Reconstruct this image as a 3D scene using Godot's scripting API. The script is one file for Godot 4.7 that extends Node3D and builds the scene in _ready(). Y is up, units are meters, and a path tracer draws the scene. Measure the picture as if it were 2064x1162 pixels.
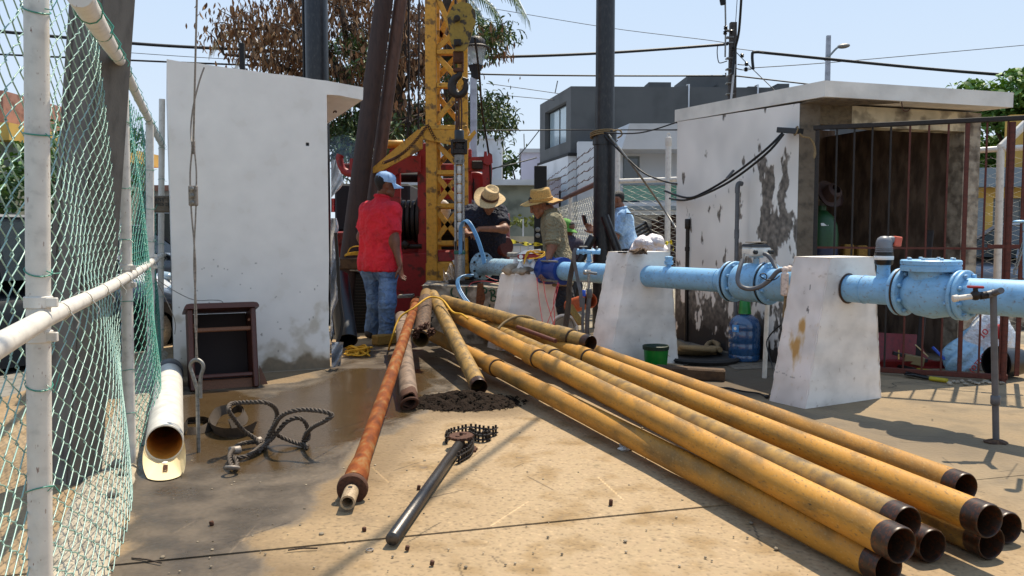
extends Node3D
# A well yard seen from the height of a crouching photographer: x right, y up, the camera looks along -z.

const F := 1700.0                       # focal length of the photograph in its own pixels
const EYE := Vector3(0, 1.1, 0)
var pitch := Basis(Vector3.RIGHT, deg_to_rad(-3.74))
var rng := RandomNumberGenerator.new()
var off := {}                           # where the own axes of each thing start
var counts := {}
var mats := {}
var texs := {}
var M := {}

func ray(px: float, py: float) -> Vector3:
	return pitch * Vector3((px - 1032.0) / F, (581.0 - py) / F, -1.0)

func gp(px: float, py: float, h := 0.0) -> Vector3:      # the point at height h
	var r := ray(px, py)
	return EYE + r * ((h - EYE.y) / r.y)

func at(px: float, py: float, d: float) -> Vector3:      # the point d metres in front
	var r := ray(px, py)
	return EYE + r * (d / -r.z)

func rn(a: float, b: float) -> float:
	return rng.randf_range(a, b)

# ---------------------------------------------------------------- meshes
class MB:
	var V := PackedVector3Array()
	var N := PackedVector3Array()
	var U := PackedVector2Array()
	var C := PackedColorArray()
	var I := PackedInt32Array()
	var col := Color.WHITE
	var tinted := false

	func vert(p: Vector3, n: Vector3, uv := Vector2.ZERO) -> int:
		V.append(p); N.append(n); U.append(uv); C.append(col)
		return V.size() - 1

	func tri(a: int, b: int, c: int) -> void:             # clockwise as seen from the side the normals point to
		var g := (V[b] - V[a]).cross(V[c] - V[a])
		if g.dot(N[a] + N[b] + N[c]) > 0.0:
			I.append(a); I.append(c); I.append(b)
		else:
			I.append(a); I.append(b); I.append(c)

	func q4(a: int, b: int, c: int, d: int) -> void:
		tri(a, b, c); tri(a, c, d)

	func face(pts: Array, inside: Vector3) -> void:       # a flat convex face that looks away from a point
		var n: Vector3 = (pts[1] - pts[0]).cross(pts[2] - pts[0]).normalized()
		if n.dot(pts[0] - inside) < 0.0: n = -n
		var e: Vector3 = (pts[1] - pts[0]).normalized()
		var f := n.cross(e)
		var ids := []
		for p in pts:
			ids.append(vert(p, n, Vector2((p - pts[0]).dot(e), (p - pts[0]).dot(f))))
		for k in range(1, pts.size() - 1):
			tri(ids[0], ids[k], ids[k + 1])

	func quad(a: Vector3, b: Vector3, c: Vector3, d: Vector3) -> void:
		face([a, b, c, d], a - (b - a).cross(d - a))

	func box(c: Vector3, size: Vector3, bs := Basis(), ch := 0.0) -> void:
		var h := size / 2.0
		ch = minf(ch, minf(h.x, minf(h.y, h.z)) * 0.8)
		var pts := {}
		for sx in [-1, 1]:
			for sy in [-1, 1]:
				for sz in [-1, 1]:
					pts[[sx, sy, sz, 0]] = c + bs * Vector3(sx * h.x, sy * (h.y - ch), sz * (h.z - ch))
					pts[[sx, sy, sz, 1]] = c + bs * Vector3(sx * (h.x - ch), sy * h.y, sz * (h.z - ch))
					pts[[sx, sy, sz, 2]] = c + bs * Vector3(sx * (h.x - ch), sy * (h.y - ch), sz * h.z)
		for s in [-1, 1]:
			face([pts[[s, -1, -1, 0]], pts[[s, 1, -1, 0]], pts[[s, 1, 1, 0]], pts[[s, -1, 1, 0]]], c)
			face([pts[[-1, s, -1, 1]], pts[[1, s, -1, 1]], pts[[1, s, 1, 1]], pts[[-1, s, 1, 1]]], c)
			face([pts[[-1, -1, s, 2]], pts[[1, -1, s, 2]], pts[[1, 1, s, 2]], pts[[-1, 1, s, 2]]], c)
		if ch <= 0.0: return
		for s in [-1, 1]:
			for t in [-1, 1]:
				face([pts[[s, t, -1, 0]], pts[[s, t, 1, 0]], pts[[s, t, 1, 1]], pts[[s, t, -1, 1]]], c)
				face([pts[[s, -1, t, 0]], pts[[s, 1, t, 0]], pts[[s, 1, t, 2]], pts[[s, -1, t, 2]]], c)
				face([pts[[-1, s, t, 1]], pts[[1, s, t, 1]], pts[[1, s, t, 2]], pts[[-1, s, t, 2]]], c)
				for w in [-1, 1]:
					face([pts[[s, t, w, 0]], pts[[s, t, w, 1]], pts[[s, t, w, 2]]], c)

	func beam(a: Vector3, b: Vector3, w: float, t: float, ch := 0.0, up := Vector3.UP) -> void:   # a square bar; w across, t along up
		var y := (b - a).normalized()
		var x := y.cross(up)
		if x.length() < 0.01: x = y.cross(Vector3(0, 0, 1))
		x = x.normalized()
		box((a + b) / 2.0, Vector3(w, (b - a).length(), t), Basis(x, y, x.cross(y)), ch)

	func hull8(lo: Array, hi: Array) -> void:             # four corners below, four above
		var c := Vector3.ZERO
		for p in lo + hi: c += p / 8.0
		face(lo, c); face(hi, c)
		for k in 4:
			var m := (k + 1) % 4
			face([lo[k], lo[m], hi[m], hi[k]], c)

	func tube(pts: Array, r, sides := 8, caps := true, closed := false) -> void:
		var n := pts.size()
		var along := 0.0
		var t := Vector3.ZERO
		var x := Vector3.ZERO
		var first := V.size()
		var rows := n + 1 if closed else n
		for k in rows:
			var i := k % n
			var p: Vector3 = pts[i]
			var a: Vector3 = pts[(i - 1 + n) % n] if closed or i > 0 else p
			var b: Vector3 = pts[(i + 1) % n] if closed or i < n - 1 else p
			var t2 := (b - a).normalized()
			if t2 == Vector3.ZERO: t2 = t
			if k == 0:
				x = t2.cross(Vector3.UP)
				if x.length() < 0.05: x = t2.cross(Vector3(0.3, 0, 1))
			else:
				x = x - t2 * x.dot(t2)
				if x.length() < 0.0001: x = t2.cross(Vector3(0.3, 0.1, 1))
				along += (p - pts[(i - 1 + n) % n]).length()
			x = x.normalized()
			t = t2
			var y := t.cross(x)
			var rr: float = r if r is float else r[i]
			for s in sides + 1:
				var an := TAU * s / sides
				var nn := x * cos(an) + y * sin(an)
				vert(p + nn * rr, nn, Vector2(float(s) / sides, along))
		for k in rows - 1:
			for s in sides:
				var a := first + k * (sides + 1) + s
				q4(a, a + 1, a + sides + 2, a + sides + 1)
		if caps and not closed:
			for e in [0, n - 1]:
				var p: Vector3 = pts[e]
				var q: Vector3 = pts[1] if e == 0 else pts[n - 2]
				var nn := (p - q).normalized()
				var ids := []
				for s in sides:
					ids.append(vert(V[first + e * (sides + 1) + s], nn))
				for s in range(1, sides - 1): tri(ids[0], ids[s], ids[s + 1])

	func lathe(prof: Array, xf := Transform3D(), sides := 24, a0 := 0.0, a1 := TAU, wob := 0.0, seed_ := 0) -> void:
		# prof: Vector2(radius, height); outer skin runs upwards, inner skin downwards
		var n := prof.size()
		var sn := []
		for k in n - 1:
			var d: Vector2 = prof[k + 1] - prof[k]
			sn.append(Vector2(d.y, -d.x).normalized())
		var nb := xf.basis.inverse().transposed()
		var run := 0.0
		for k in n - 1:
			var na: Vector2 = sn[k]
			var nc: Vector2 = sn[k]
			if k > 0 and sn[k - 1].dot(sn[k]) > 0.7: na = (sn[k - 1] + sn[k]).normalized()
			if k < n - 2 and sn[k + 1].dot(sn[k]) > 0.7: nc = (sn[k + 1] + sn[k]).normalized()
			var first := V.size()
			var seg: float = (prof[k + 1] - prof[k]).length()
			for s in sides + 1:
				var an := lerpf(a0, a1, float(s) / sides)
				var cs := Vector3(cos(an), 0, sin(an))
				var w := 1.0 + wob * (sin(an * 3.0 + seed_) + 0.6 * sin(an * 5.0 + seed_ * 2.1))
				for e in 2:
					var p: Vector2 = prof[k + e]
					var m := na if e == 0 else nc
					vert(xf * (cs * p.x * w + Vector3(0, p.y, 0)), (nb * (cs * m.x + Vector3(0, m.y, 0))).normalized(), Vector2(float(s) / sides, run + seg * e))
			run += seg
			for s in sides:
				var a := first + s * 2
				q4(a, a + 1, a + 3, a + 2)

	func pipe(a: Vector3, b: Vector3, ro: float, ri: float, sides := 24, depth := 0.0) -> void:   # open at both ends
		var l := (b - a).length()
		var dp := l if depth <= 0.0 else depth
		lathe([Vector2(ri, dp), Vector2(ri, 0), Vector2(ro, 0), Vector2(ro, l), Vector2(ri, l), Vector2(ri, l - dp)], MB.axis(a, b), sides)

	static func axis(a: Vector3, b: Vector3) -> Transform3D:   # y runs from a to b
		var y := (b - a).normalized()
		var x := y.cross(Vector3.UP)
		if x.length() < 0.01: x = y.cross(Vector3(0, 0, 1))
		x = x.normalized()
		return Transform3D(Basis(x, y, x.cross(y)), a)

	func cyl(a: Vector3, b: Vector3, r: float, sides := 16, ch := 0.0) -> void:
		var l := (b - a).length()
		lathe([Vector2(0, 0), Vector2(r - ch, 0), Vector2(r, ch), Vector2(r, l - ch), Vector2(r - ch, l), Vector2(0, l)] if ch > 0.0 else [Vector2(0, 0), Vector2(r, 0), Vector2(r, l), Vector2(0, l)], MB.axis(a, b), sides)

	func ball(c: Vector3, rad: Vector3, bs := Basis(), rings := 8, sides := 12, wob := 0.0, seed_ := 0.0) -> void:
		var first := V.size()
		for k in rings + 1:
			var ph := PI * k / rings - PI / 2
			for s in sides + 1:
				var an := TAU * s / sides
				var d := Vector3(cos(ph) * cos(an), sin(ph), cos(ph) * sin(an))
				var w := 1.0 + wob * (sin(d.x * 5.0 + seed_) * sin(d.y * 4.0 + seed_ * 1.7) + 0.5 * sin(d.z * 9.0 + seed_ * 2.3 + d.x * 3.0))
				vert(c + bs * (d * rad * w), (bs * (d / rad)).normalized(), Vector2(float(s) / sides, float(k) / rings))
		for k in rings:
			for s in sides:
				var a := first + k * (sides + 1) + s
				q4(a, a + 1, a + sides + 2, a + sides + 1)

	func prism(poly: Array, xf: Transform3D, depth: float) -> void:     # a flat outline in x, y given the thickness depth along z
		var p2 := PackedVector2Array(poly)
		if Geometry2D.is_polygon_clockwise(p2): p2.reverse()
		var ix := Geometry2D.triangulate_polygon(p2)
		for s in [-1.0, 1.0]:
			var n := (xf.basis * Vector3(0, 0, s)).normalized()
			var first := V.size()
			for p in p2: vert(xf * Vector3(p.x, p.y, s * depth / 2.0), n, p)
			for k in range(0, ix.size(), 3): tri(first + ix[k], first + ix[k + 1], first + ix[k + 2])
		for k in p2.size():
			var a := p2[k]
			var b := p2[(k + 1) % p2.size()]
			var e := (b - a).normalized()
			var n := (xf.basis * Vector3(e.y, -e.x, 0)).normalized()
			var i := vert(xf * Vector3(a.x, a.y, -depth / 2), n)
			vert(xf * Vector3(b.x, b.y, -depth / 2), n, Vector2((b - a).length(), 0))
			vert(xf * Vector3(b.x, b.y, depth / 2), n, Vector2((b - a).length(), depth))
			vert(xf * Vector3(a.x, a.y, depth / 2), n, Vector2(0, depth))
			q4(i, i + 1, i + 2, i + 3)

	func sheet(fn: Callable, nu: int, nv: int, us := 1.0, vs := 1.0) -> void:
		var first := V.size()
		for j in nv + 1:
			for i in nu + 1:
				vert(fn.call(float(i) / nu, float(j) / nv), Vector3.ZERO, Vector2(us * i / nu, vs * j / nv))
		soft(first, nu, nv)

	func soft(first: int, nu: int, nv: int) -> void:
		var quads := []
		for j in nv:
			for i in nu:
				var a := first + j * (nu + 1) + i
				var n := (V[a + 1] - V[a]).cross(V[a + nu + 1] - V[a]) + (V[a + nu + 1] - V[a + nu + 2]).cross(V[a + 1] - V[a + nu + 2])
				for k in [a, a + 1, a + nu + 1, a + nu + 2]: N[k] += n
				quads.append(a)
		for k in range(first, V.size()): N[k] = N[k].normalized() if N[k].length() > 0.0 else Vector3.UP
		for a in quads: q4(a, a + 1, a + nu + 2, a + nu + 1)

	# a body: tapered bones joined by a smooth minimum, meshed as surface nets
	# bone: [a, b, ra, rb, flat end at b (optional), squash axis and factor (optional)]
	func blob(bones: Array, cell: float, k := 0.04, cuts := []) -> void:
		var lo := Vector3.ONE * 1e9
		var hi := -lo
		for b in bones:
			var r: float = maxf(b[2], b[3]) + cell * 2.5
			for e in 2:
				lo = lo.min(b[e] - Vector3.ONE * r)
				hi = hi.max(b[e] + Vector3.ONE * r)
		var nx := int((hi.x - lo.x) / cell) + 2
		var ny := int((hi.y - lo.y) / cell) + 2
		var nz := int((hi.z - lo.z) / cell) + 2
		var f := PackedFloat32Array()
		f.resize(nx * ny * nz)
		f.fill(9.0)
		for b in bones:
			var a: Vector3 = b[0]
			var ba: Vector3 = b[1] - a
			var bb := maxf(ba.length_squared(), 1e-8)
			var dir := ba.normalized()
			var ra: float = b[2]
			var rb: float = b[3]
			var flat: bool = b.size() > 4 and b[4]
			var m := maxf(ra, rb) + k + cell * 2.0
			var l3: Vector3 = (a.min(b[1]) - Vector3.ONE * m - lo) / cell
			var h3: Vector3 = (a.max(b[1]) + Vector3.ONE * m - lo) / cell
			for z in range(maxi(0, int(l3.z)), mini(nz, int(h3.z) + 1)):
				for y in range(maxi(0, int(l3.y)), mini(ny, int(h3.y) + 1)):
					var at := (z * ny + y) * nx
					for x in range(maxi(0, int(l3.x)), mini(nx, int(h3.x) + 1)):
						var p := lo + Vector3(x, y, z) * cell - a
						var h := clampf(p.dot(ba) / bb, 0.0, 1.0)
						var d := (p - ba * h).length() - lerpf(ra, rb, h)
						if flat: d = maxf(d, (p - ba).dot(dir))
						if d > k * 2.0 + cell * 3.0: continue
						var o := f[at + x]
						var e := maxf(k - absf(o - d), 0.0) / k
						f[at + x] = minf(o, d) - e * e * k * 0.25
		for c in cuts:
			var cp: Vector3 = c[0]
			var cn: Vector3 = c[1]
			for z in nz:
				for y in ny:
					for x in nx:
						var q := (z * ny + y) * nx + x
						if f[q] < 1.0: f[q] = maxf(f[q], (lo + Vector3(x, y, z) * cell - cp).dot(cn))
		var id := PackedInt32Array()
		id.resize(f.size())
		id.fill(-1)
		var first := V.size()
		var sx := 1
		var sy := nx
		var sz := nx * ny
		var lim := cell * 1.9
		var used := PackedInt32Array()
		var steps := [0, 1, sy, sy + 1, sz, sz + 1, sz + sy, sz + sy + 1]
		var edges := [[0, 1], [2, 3], [4, 5], [6, 7], [0, 2], [1, 3], [4, 6], [5, 7], [0, 4], [1, 5], [2, 6], [3, 7]]
		for z in nz - 1:
			for y in ny - 1:
				var row := (z * ny + y) * nx
				for x in nx - 1:
					var q := row + x
					if absf(f[q]) > lim: continue
					var neg := 0
					for s in 8:
						if f[q + steps[s]] < 0.0: neg += 1
					if neg == 0 or neg == 8: continue
					var sum := Vector3.ZERO
					var n := 0
					for e in edges:
						var fa := f[q + steps[e[0]]]
						var fb := f[q + steps[e[1]]]
						if (fa < 0.0) == (fb < 0.0): continue
						var t := fa / (fa - fb)
						var pa := Vector3(e[0] & 1, (e[0] >> 1) & 1, e[0] >> 2)
						var pb := Vector3(e[1] & 1, (e[1] >> 1) & 1, e[1] >> 2)
						sum += pa.lerp(pb, t)
						n += 1
					id[q] = vert(lo + (Vector3(x, y, z) + sum / n) * cell, Vector3.ZERO)
					used.append(q)
		var tris := PackedInt32Array()
		for q in used:
			var f0 := f[q]
			for axis in 3:
				var st: int = [sx, sy, sz][axis]
				var u: int = [sy, sz, sx][axis]
				var w: int = [sz, sx, sy][axis]
				if (f0 < 0.0) == (f[q + st] < 0.0): continue
				if q - u - w < 0: continue
				var a := id[q]
				var b := id[q - u]
				var c := id[q - u - w]
				var d := id[q - w]
				if b < 0 or c < 0 or d < 0: continue
				if f0 < 0.0: tris.append_array([a, b, c, a, c, d])
				else: tris.append_array([a, c, b, a, d, c])
		for t in range(0, tris.size(), 3):
			var n := (V[tris[t + 1]] - V[tris[t]]).cross(V[tris[t + 2]] - V[tris[t]])
			for e in 3: N[tris[t + e]] += n
		for i in range(first, V.size()): N[i] = N[i].normalized()
		for t in range(0, tris.size(), 3):
			I.append(tris[t]); I.append(tris[t + 2]); I.append(tris[t + 1])

	func ruffle(amp: float, n: FastNoiseLite) -> void:     # folds of cloth pushed in and out along the normals
		for i in V.size():
			var p := V[i]
			var a := n.get_noise_3d(p.x * 100.0, p.y * 55.0 + p.x * 25.0, p.z * 100.0)
			V[i] = p + N[i] * amp * (1.0 - 2.6 * absf(a))
		N.fill(Vector3.ZERO)
		for t in range(0, I.size(), 3):
			var g := (V[I[t + 2]] - V[I[t]]).cross(V[I[t + 1]] - V[I[t]])
			for e in 3: N[I[t + e]] += g
		for i in N.size(): N[i] = N[i].normalized()

	func mesh(o := Vector3.ZERO) -> ArrayMesh:
		var a := []
		a.resize(Mesh.ARRAY_MAX)
		if o != Vector3.ZERO:
			for k in V.size(): V[k] -= o
		a[Mesh.ARRAY_VERTEX] = V
		a[Mesh.ARRAY_NORMAL] = N
		a[Mesh.ARRAY_TEX_UV] = U
		if tinted: a[Mesh.ARRAY_COLOR] = C
		a[Mesh.ARRAY_INDEX] = I
		var m := ArrayMesh.new()
		m.add_surface_from_arrays(Mesh.PRIMITIVE_TRIANGLES, a)
		return m

# ---------------------------------------------------------------- things and parts
func numbered(called: String, parent: Node) -> String:
	var key := [parent.get_instance_id(), called]
	var n: int = counts.get(key, 0)
	counts[key] = n + 1
	return called if n == 0 else "%s_%03d" % [called, n]

func tag(o: Node3D, label: String, category: String, group := "", kind := "") -> Node3D:
	if label: o.set_meta("label", label)
	if category: o.set_meta("category", category)
	if group: o.set_meta("group", group)
	if kind: o.set_meta("kind", kind)
	return o

func thing(called: String, label: String, category: String, base := Vector3.ZERO, group := "") -> Node3D:
	var o := Node3D.new()
	o.name = numbered(called, self)
	add_child(o, true)
	o.position = base
	off[o] = base
	return tag(o, label, category, group)

func part(parent: Node3D, called: String, b: MB, m: Material, label := "") -> MeshInstance3D:   # shapes are given in world axes and moved to the thing's own
	var o := MeshInstance3D.new()
	o.name = numbered(called, parent)
	var shift: Vector3 = off.get(parent, Vector3.ZERO)
	o.mesh = b.mesh(shift)
	o.mesh.surface_set_material(0, m)
	parent.add_child(o, true)
	off[o] = shift
	if label: o.set_meta("label", label)
	return o

func solo(called: String, label: String, category: String, b: MB, m: Material, base := Vector3.ZERO, group := "") -> MeshInstance3D:
	var o := MeshInstance3D.new()
	o.name = numbered(called, self)
	o.mesh = b.mesh(base)
	o.mesh.surface_set_material(0, m)
	o.position = base
	add_child(o, true)
	off[o] = base
	tag(o, label, category, group)
	return o

func struct(called: String, b: MB, m: Material) -> MeshInstance3D:
	var o := solo(called, "", "", b, m)
	o.set_meta("kind", "structure")
	return o

func many(parent: Node3D, called: String, mesh: Mesh, xs: Array, cols: Array, m: Material) -> MultiMeshInstance3D:
	var mm := MultiMesh.new()
	mm.transform_format = MultiMesh.TRANSFORM_3D
	mm.use_colors = cols.size() > 0
	mm.mesh = mesh
	mm.instance_count = xs.size()
	var shift: Vector3 = off.get(parent, Vector3.ZERO)
	for k in xs.size():
		var x: Transform3D = xs[k]
		x.origin -= shift
		mm.set_instance_transform(k, x)
		if cols: mm.set_instance_color(k, cols[k])
	var o := MultiMeshInstance3D.new()
	o.name = numbered(called, parent)
	o.multimesh = mm
	o.material_override = m
	o.set_meta("kind", "stuff")
	parent.add_child(o, true)
	return o

func sag(a: Vector3, b: Vector3, drop: float, n := 12) -> Array:
	var out := []
	for k in n + 1:
		var t := float(k) / n
		out.append(a.lerp(b, t) - Vector3(0, 4.0 * drop * t * (1.0 - t), 0))
	return out

func curve(pts: Array, step := 6) -> Array:                # a smooth line through the points
	var out := []
	for k in pts.size() - 1:
		var p0: Vector3 = pts[maxi(k - 1, 0)]
		var p1: Vector3 = pts[k]
		var p2: Vector3 = pts[k + 1]
		var p3: Vector3 = pts[mini(k + 2, pts.size() - 1)]
		for s in step: out.append(p1.cubic_interpolate(p2, p0, p3, float(s) / step))
	out.append(pts[-1])
	return out

func roundish(c: Vector3, x: Vector3, y: Vector3, n := 24, a0 := 0.0, a1 := TAU) -> Array:
	var out := []
	for k in n: out.append(c + x * cos(lerpf(a0, a1, float(k) / n)) + y * sin(lerpf(a0, a1, float(k) / n)))
	return out

func letters(parent: Node3D, called: String, text: String, height: float, xf: Transform3D, m: Material, font_name := "Droid Sans", depth := 0.002) -> MeshInstance3D:
	var font := SystemFont.new()
	font.font_names = PackedStringArray([font_name])
	font.font_weight = 700
	var t := TextMesh.new()
	t.text = text
	t.font = font
	t.font_size = 32
	t.pixel_size = height / 24.0
	t.depth = depth
	t.curve_step = 2.0
	var o := MeshInstance3D.new()
	o.name = numbered(called, parent)
	o.mesh = t
	t.material = m
	o.transform = xf
	o.position -= off.get(parent, Vector3.ZERO)
	parent.add_child(o, true)
	return o

# ---------------------------------------------------------------- materials
func noise(freq: float, oct := 4, seed_ := 1, type := FastNoiseLite.TYPE_SIMPLEX_SMOOTH) -> FastNoiseLite:
	var n := FastNoiseLite.new()
	n.noise_type = type
	n.frequency = freq
	n.fractal_octaves = oct
	n.fractal_type = FastNoiseLite.FRACTAL_FBM if oct > 1 else FastNoiseLite.FRACTAL_NONE
	n.seed = seed_
	return n

func ntex(key: String, freq: float, stops: Array, oct := 4, size := 512, seed_ := 1, type := FastNoiseLite.TYPE_SIMPLEX_SMOOTH) -> NoiseTexture2D:
	if texs.has(key): return texs[key]
	var t := NoiseTexture2D.new()
	t.width = size
	t.height = size
	t.seamless = true
	t.noise = noise(freq, oct, seed_, type)
	t.generate_mipmaps = false
	if stops:
		var g := Gradient.new()
		var o := PackedFloat32Array()
		var c := PackedColorArray()
		for s in stops:
			o.append(s[0]); c.append(s[1] if s[1] is Color else Color(s[1], s[1], s[1]))
		g.offsets = o
		g.colors = c
		t.color_ramp = g
	texs[key] = t
	return t

func v3(x) -> Vector3:
	return x if x is Vector3 else Vector3.ONE * x

func mt(hex: String, rough := 0.8, metal := 0.0, o := {}) -> StandardMaterial3D:
	var m := StandardMaterial3D.new()
	m.albedo_color = Color(hex)
	m.roughness = rough
	m.metallic = metal
	if o.has("spec"): m.metallic_specular = o.spec
	if o.has("tex"):
		m.albedo_texture = o.tex
		m.uv1_triplanar = not o.has("uv")
		m.uv1_scale = v3(o.get("s", 1.0))
	if o.has("det"):
		m.detail_enabled = true
		m.detail_albedo = o.det
		m.detail_blend_mode = BaseMaterial3D.BLEND_MODE_MIX
		m.detail_uv_layer = BaseMaterial3D.DETAIL_UV_2
		m.uv2_triplanar = true
		m.uv2_scale = v3(o.get("ds", 1.0))
	if o.has("bump"):
		m.heightmap_enabled = true
		m.heightmap_texture = o.bump
		m.heightmap_scale = o.get("bh", 0.3)
		if not o.has("tex"):
			m.uv1_triplanar = not o.has("uv")
			m.uv1_scale = v3(o.get("s", 1.0))
	if o.has("rt"): m.roughness_texture = o.rt
	if o.has("back"):
		m.backlight_enabled = true
		m.backlight = Color(o.back)
	if o.has("rim"):
		m.rim_enabled = true
		m.rim = o.rim
		m.rim_tint = 0.7
	if o.has("coat"):
		m.clearcoat_enabled = true
		m.clearcoat = o.coat
		m.clearcoat_roughness = 0.2
	if o.has("alpha"):
		m.transparency = BaseMaterial3D.TRANSPARENCY_ALPHA
		m.albedo_color.a = o.alpha
	if o.has("vc"): m.vertex_color_use_as_albedo = true
	m.cull_mode = BaseMaterial3D.CULL_DISABLED
	return m

func grey_image(n: FastNoiseLite, w: int, h: int, sx := 1.0, sy := 1.0) -> PackedFloat32Array:
	var out := PackedFloat32Array()
	out.resize(w * h)
	for y in h:
		for x in w: out[y * w + x] = n.get_noise_2d(x * sx, y * sy)
	return out

func picture(w: int, h: int, fn: Callable) -> ImageTexture:      # fn(u, v) gives a colour in sRGB, v down
	var im := Image.create_empty(w, h, false, Image.FORMAT_RGBA8)
	for y in h:
		for x in w: im.set_pixel(x, y, fn.call((x + 0.5) / w, (y + 0.5) / h))
	return ImageTexture.create_from_image(im)

func materials() -> void:
	var mott := ntex("mottle", 0.012, [[0.0, 0.62], [0.45, 0.92], [1.0, 1.0]], 5)
	var soft := ntex("soft", 0.006, [[0.0, 0.8], [0.6, 0.97], [1.0, 1.0]], 4, 512, 5)
	var speck := ntex("speck", 0.05, [[0.0, 0.25], [0.2, 0.55], [0.33, 0.95], [1.0, 1.0]], 4, 512, 9)
	var grain := ntex("grain", 0.16, [[0.0, 0.0], [1.0, 1.0]], 3, 512, 3)
	var lump := ntex("lump", 0.03, [[0.0, 0.0], [1.0, 1.0]], 4, 512, 4)
	var fold := ntex("fold", 0.012, [[0.0, 0.0], [1.0, 1.0]], 3, 512, 14)
	var rust := ntex("rust", 0.022, [[0.0, Color(0.22, 0.1, 0.05, 1)], [0.26, Color(0.35, 0.16, 0.07, 1)], [0.31, Color(0.45, 0.22, 0.08, 0.0)], [1.0, Color(0.5, 0.3, 0.1, 0)]], 5, 512, 21)
	var chips := ntex("chips", 0.04, [[0.0, Color(0.2, 0.17, 0.15, 1)], [0.2, Color(0.3, 0.26, 0.22, 1)], [0.235, Color(0.4, 0.35, 0.3, 0.0)], [1.0, Color(0.5, 0.4, 0.3, 0)]], 4, 512, 33)
	var grime := ntex("grime", 0.01, [[0.0, Color(0.16, 0.11, 0.07, 0.9)], [0.36, Color(0.22, 0.15, 0.09, 0.55)], [0.55, Color(0.3, 0.22, 0.13, 0.0)], [1.0, Color(0.3, 0.22, 0.13, 0)]], 5, 512, 41)
	var dirt := ntex("dirt", 0.012, [[0.0, Color(0.1, 0.07, 0.05, 0.85)], [0.25, Color(0.16, 0.11, 0.07, 0.6)], [0.36, Color(0.2, 0.14, 0.09, 0.0)], [1.0, Color(0.2, 0.14, 0.09, 0)]], 5, 512, 43)
	var scuff := ntex("scuff", 0.035, [[0.0, Color(0.16, 0.11, 0.07, 1)], [0.21, Color(0.26, 0.18, 0.1, 0.95)], [0.26, Color(0.4, 0.3, 0.15, 0.35)], [0.36, Color(0.5, 0.4, 0.2, 0.0)], [0.74, Color(0.85, 0.7, 0.45, 0.0)], [0.82, Color(0.8, 0.66, 0.42, 0.4)]], 5, 512, 35)
	var ochre := ntex("ochre", 0.008, [[0.0, Color(0.38, 0.31, 0.17)], [0.32, Color(0.6, 0.44, 0.15)], [0.5, Color(0.81, 0.57, 0.155)], [1.0, Color(0.87, 0.635, 0.22)]], 5, 512, 52)
	var olive := ntex("olive", 0.012, [[0.0, Color(0.36, 0.28, 0.16)], [0.35, Color(0.58, 0.47, 0.26)], [0.6, Color(0.76, 0.6, 0.29)], [1.0, Color(0.8, 0.65, 0.36)]], 5, 512, 53)
	var orange := ntex("orange", 0.012, [[0.0, Color(0.28, 0.15, 0.08)], [0.4, Color(0.5, 0.25, 0.09)], [0.6, Color(0.6, 0.32, 0.11)], [0.75, Color(0.6, 0.44, 0.28)], [1.0, Color(0.68, 0.56, 0.42)]], 5, 512, 57)
	var mud := ntex("mud", 0.02, [[0.0, Color(0.13, 0.08, 0.05)], [0.5, Color(0.3, 0.2, 0.12)], [1.0, Color(0.52, 0.42, 0.32)]], 5, 512, 61)
	var wood := ntex("wood", 0.03, [[0.0, Color(0.55, 0.5, 0.45)], [1.0, Color(1, 1, 1)]], 4, 512, 62)
	var paint := ntex("paint", 0.014, [[0.0, 0.78], [0.35, 0.94], [1.0, 1.0]], 5, 512, 71)
	M.white_pipe = mt("d8d2c8", 0.45, 0.0, {"tex": paint, "s": 2.0, "det": ntex("post_rust", 0.03, [[0.0, Color(0.2, 0.16, 0.14, 1)], [0.1, Color(0.42, 0.2, 0.08, 1)], [0.14, Color(0.5, 0.3, 0.15, 0.0)], [1.0, Color(0.5, 0.3, 0.1, 0)]], 4, 512, 77), "ds": Vector3(5, 1.6, 5), "bump": grain, "bh": 0.03})
	M.wire = mt("86ab9d", 0.35, 0.0, {"spec": 0.8})
	M.wire_teal = mt("12806a", 0.35, 0.0, {"spec": 0.7})
	M.wire_grey = mt("b9b7ad", 0.45, 0.6)
	M.galv = mt("8f8c86", 0.5, 0.5, {"tex": mott, "s": 6.0})
	M.cable = mt("9a8f84", 0.55, 0.4, {"tex": mott, "s": 9.0})
	M.cable_dirty = mt("5d5146", 0.75, 0.15, {"tex": mott, "s": 9.0})
	M.black_wire = mt("0b0b0d", 0.6)
	M.conc = mt("b0a390", 0.9, 0.0, {"tex": mott, "s": 1.7, "det": grime, "ds": 0.9, "bump": lump, "bh": 0.5})
	M.conc_dark = mt("776a5a", 0.92, 0.0, {"tex": mott, "s": 2.0, "bump": lump, "bh": 0.6})
	M.conc_pole = mt("716c65", 0.9, 0.0, {"tex": mott, "s": Vector3(2, 0.7, 2), "bump": grain, "bh": 0.15})
	M.pier = mt("f3ebe1", 0.75, 0.0, {"tex": soft, "s": 1.1, "det": ntex("pier_marks", 0.018, [[0.0, Color(0.36, 0.29, 0.23, 0.8)], [0.08, Color(0.42, 0.33, 0.25, 0.55)], [0.11, Color(0.6, 0.5, 0.4, 0.15)], [0.3, Color(0.66, 0.56, 0.44, 0.0)], [1.0, Color(0.5, 0.4, 0.3, 0)]], 4, 512, 81), "ds": 1.2, "bump": lump, "bh": 0.12})
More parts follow.
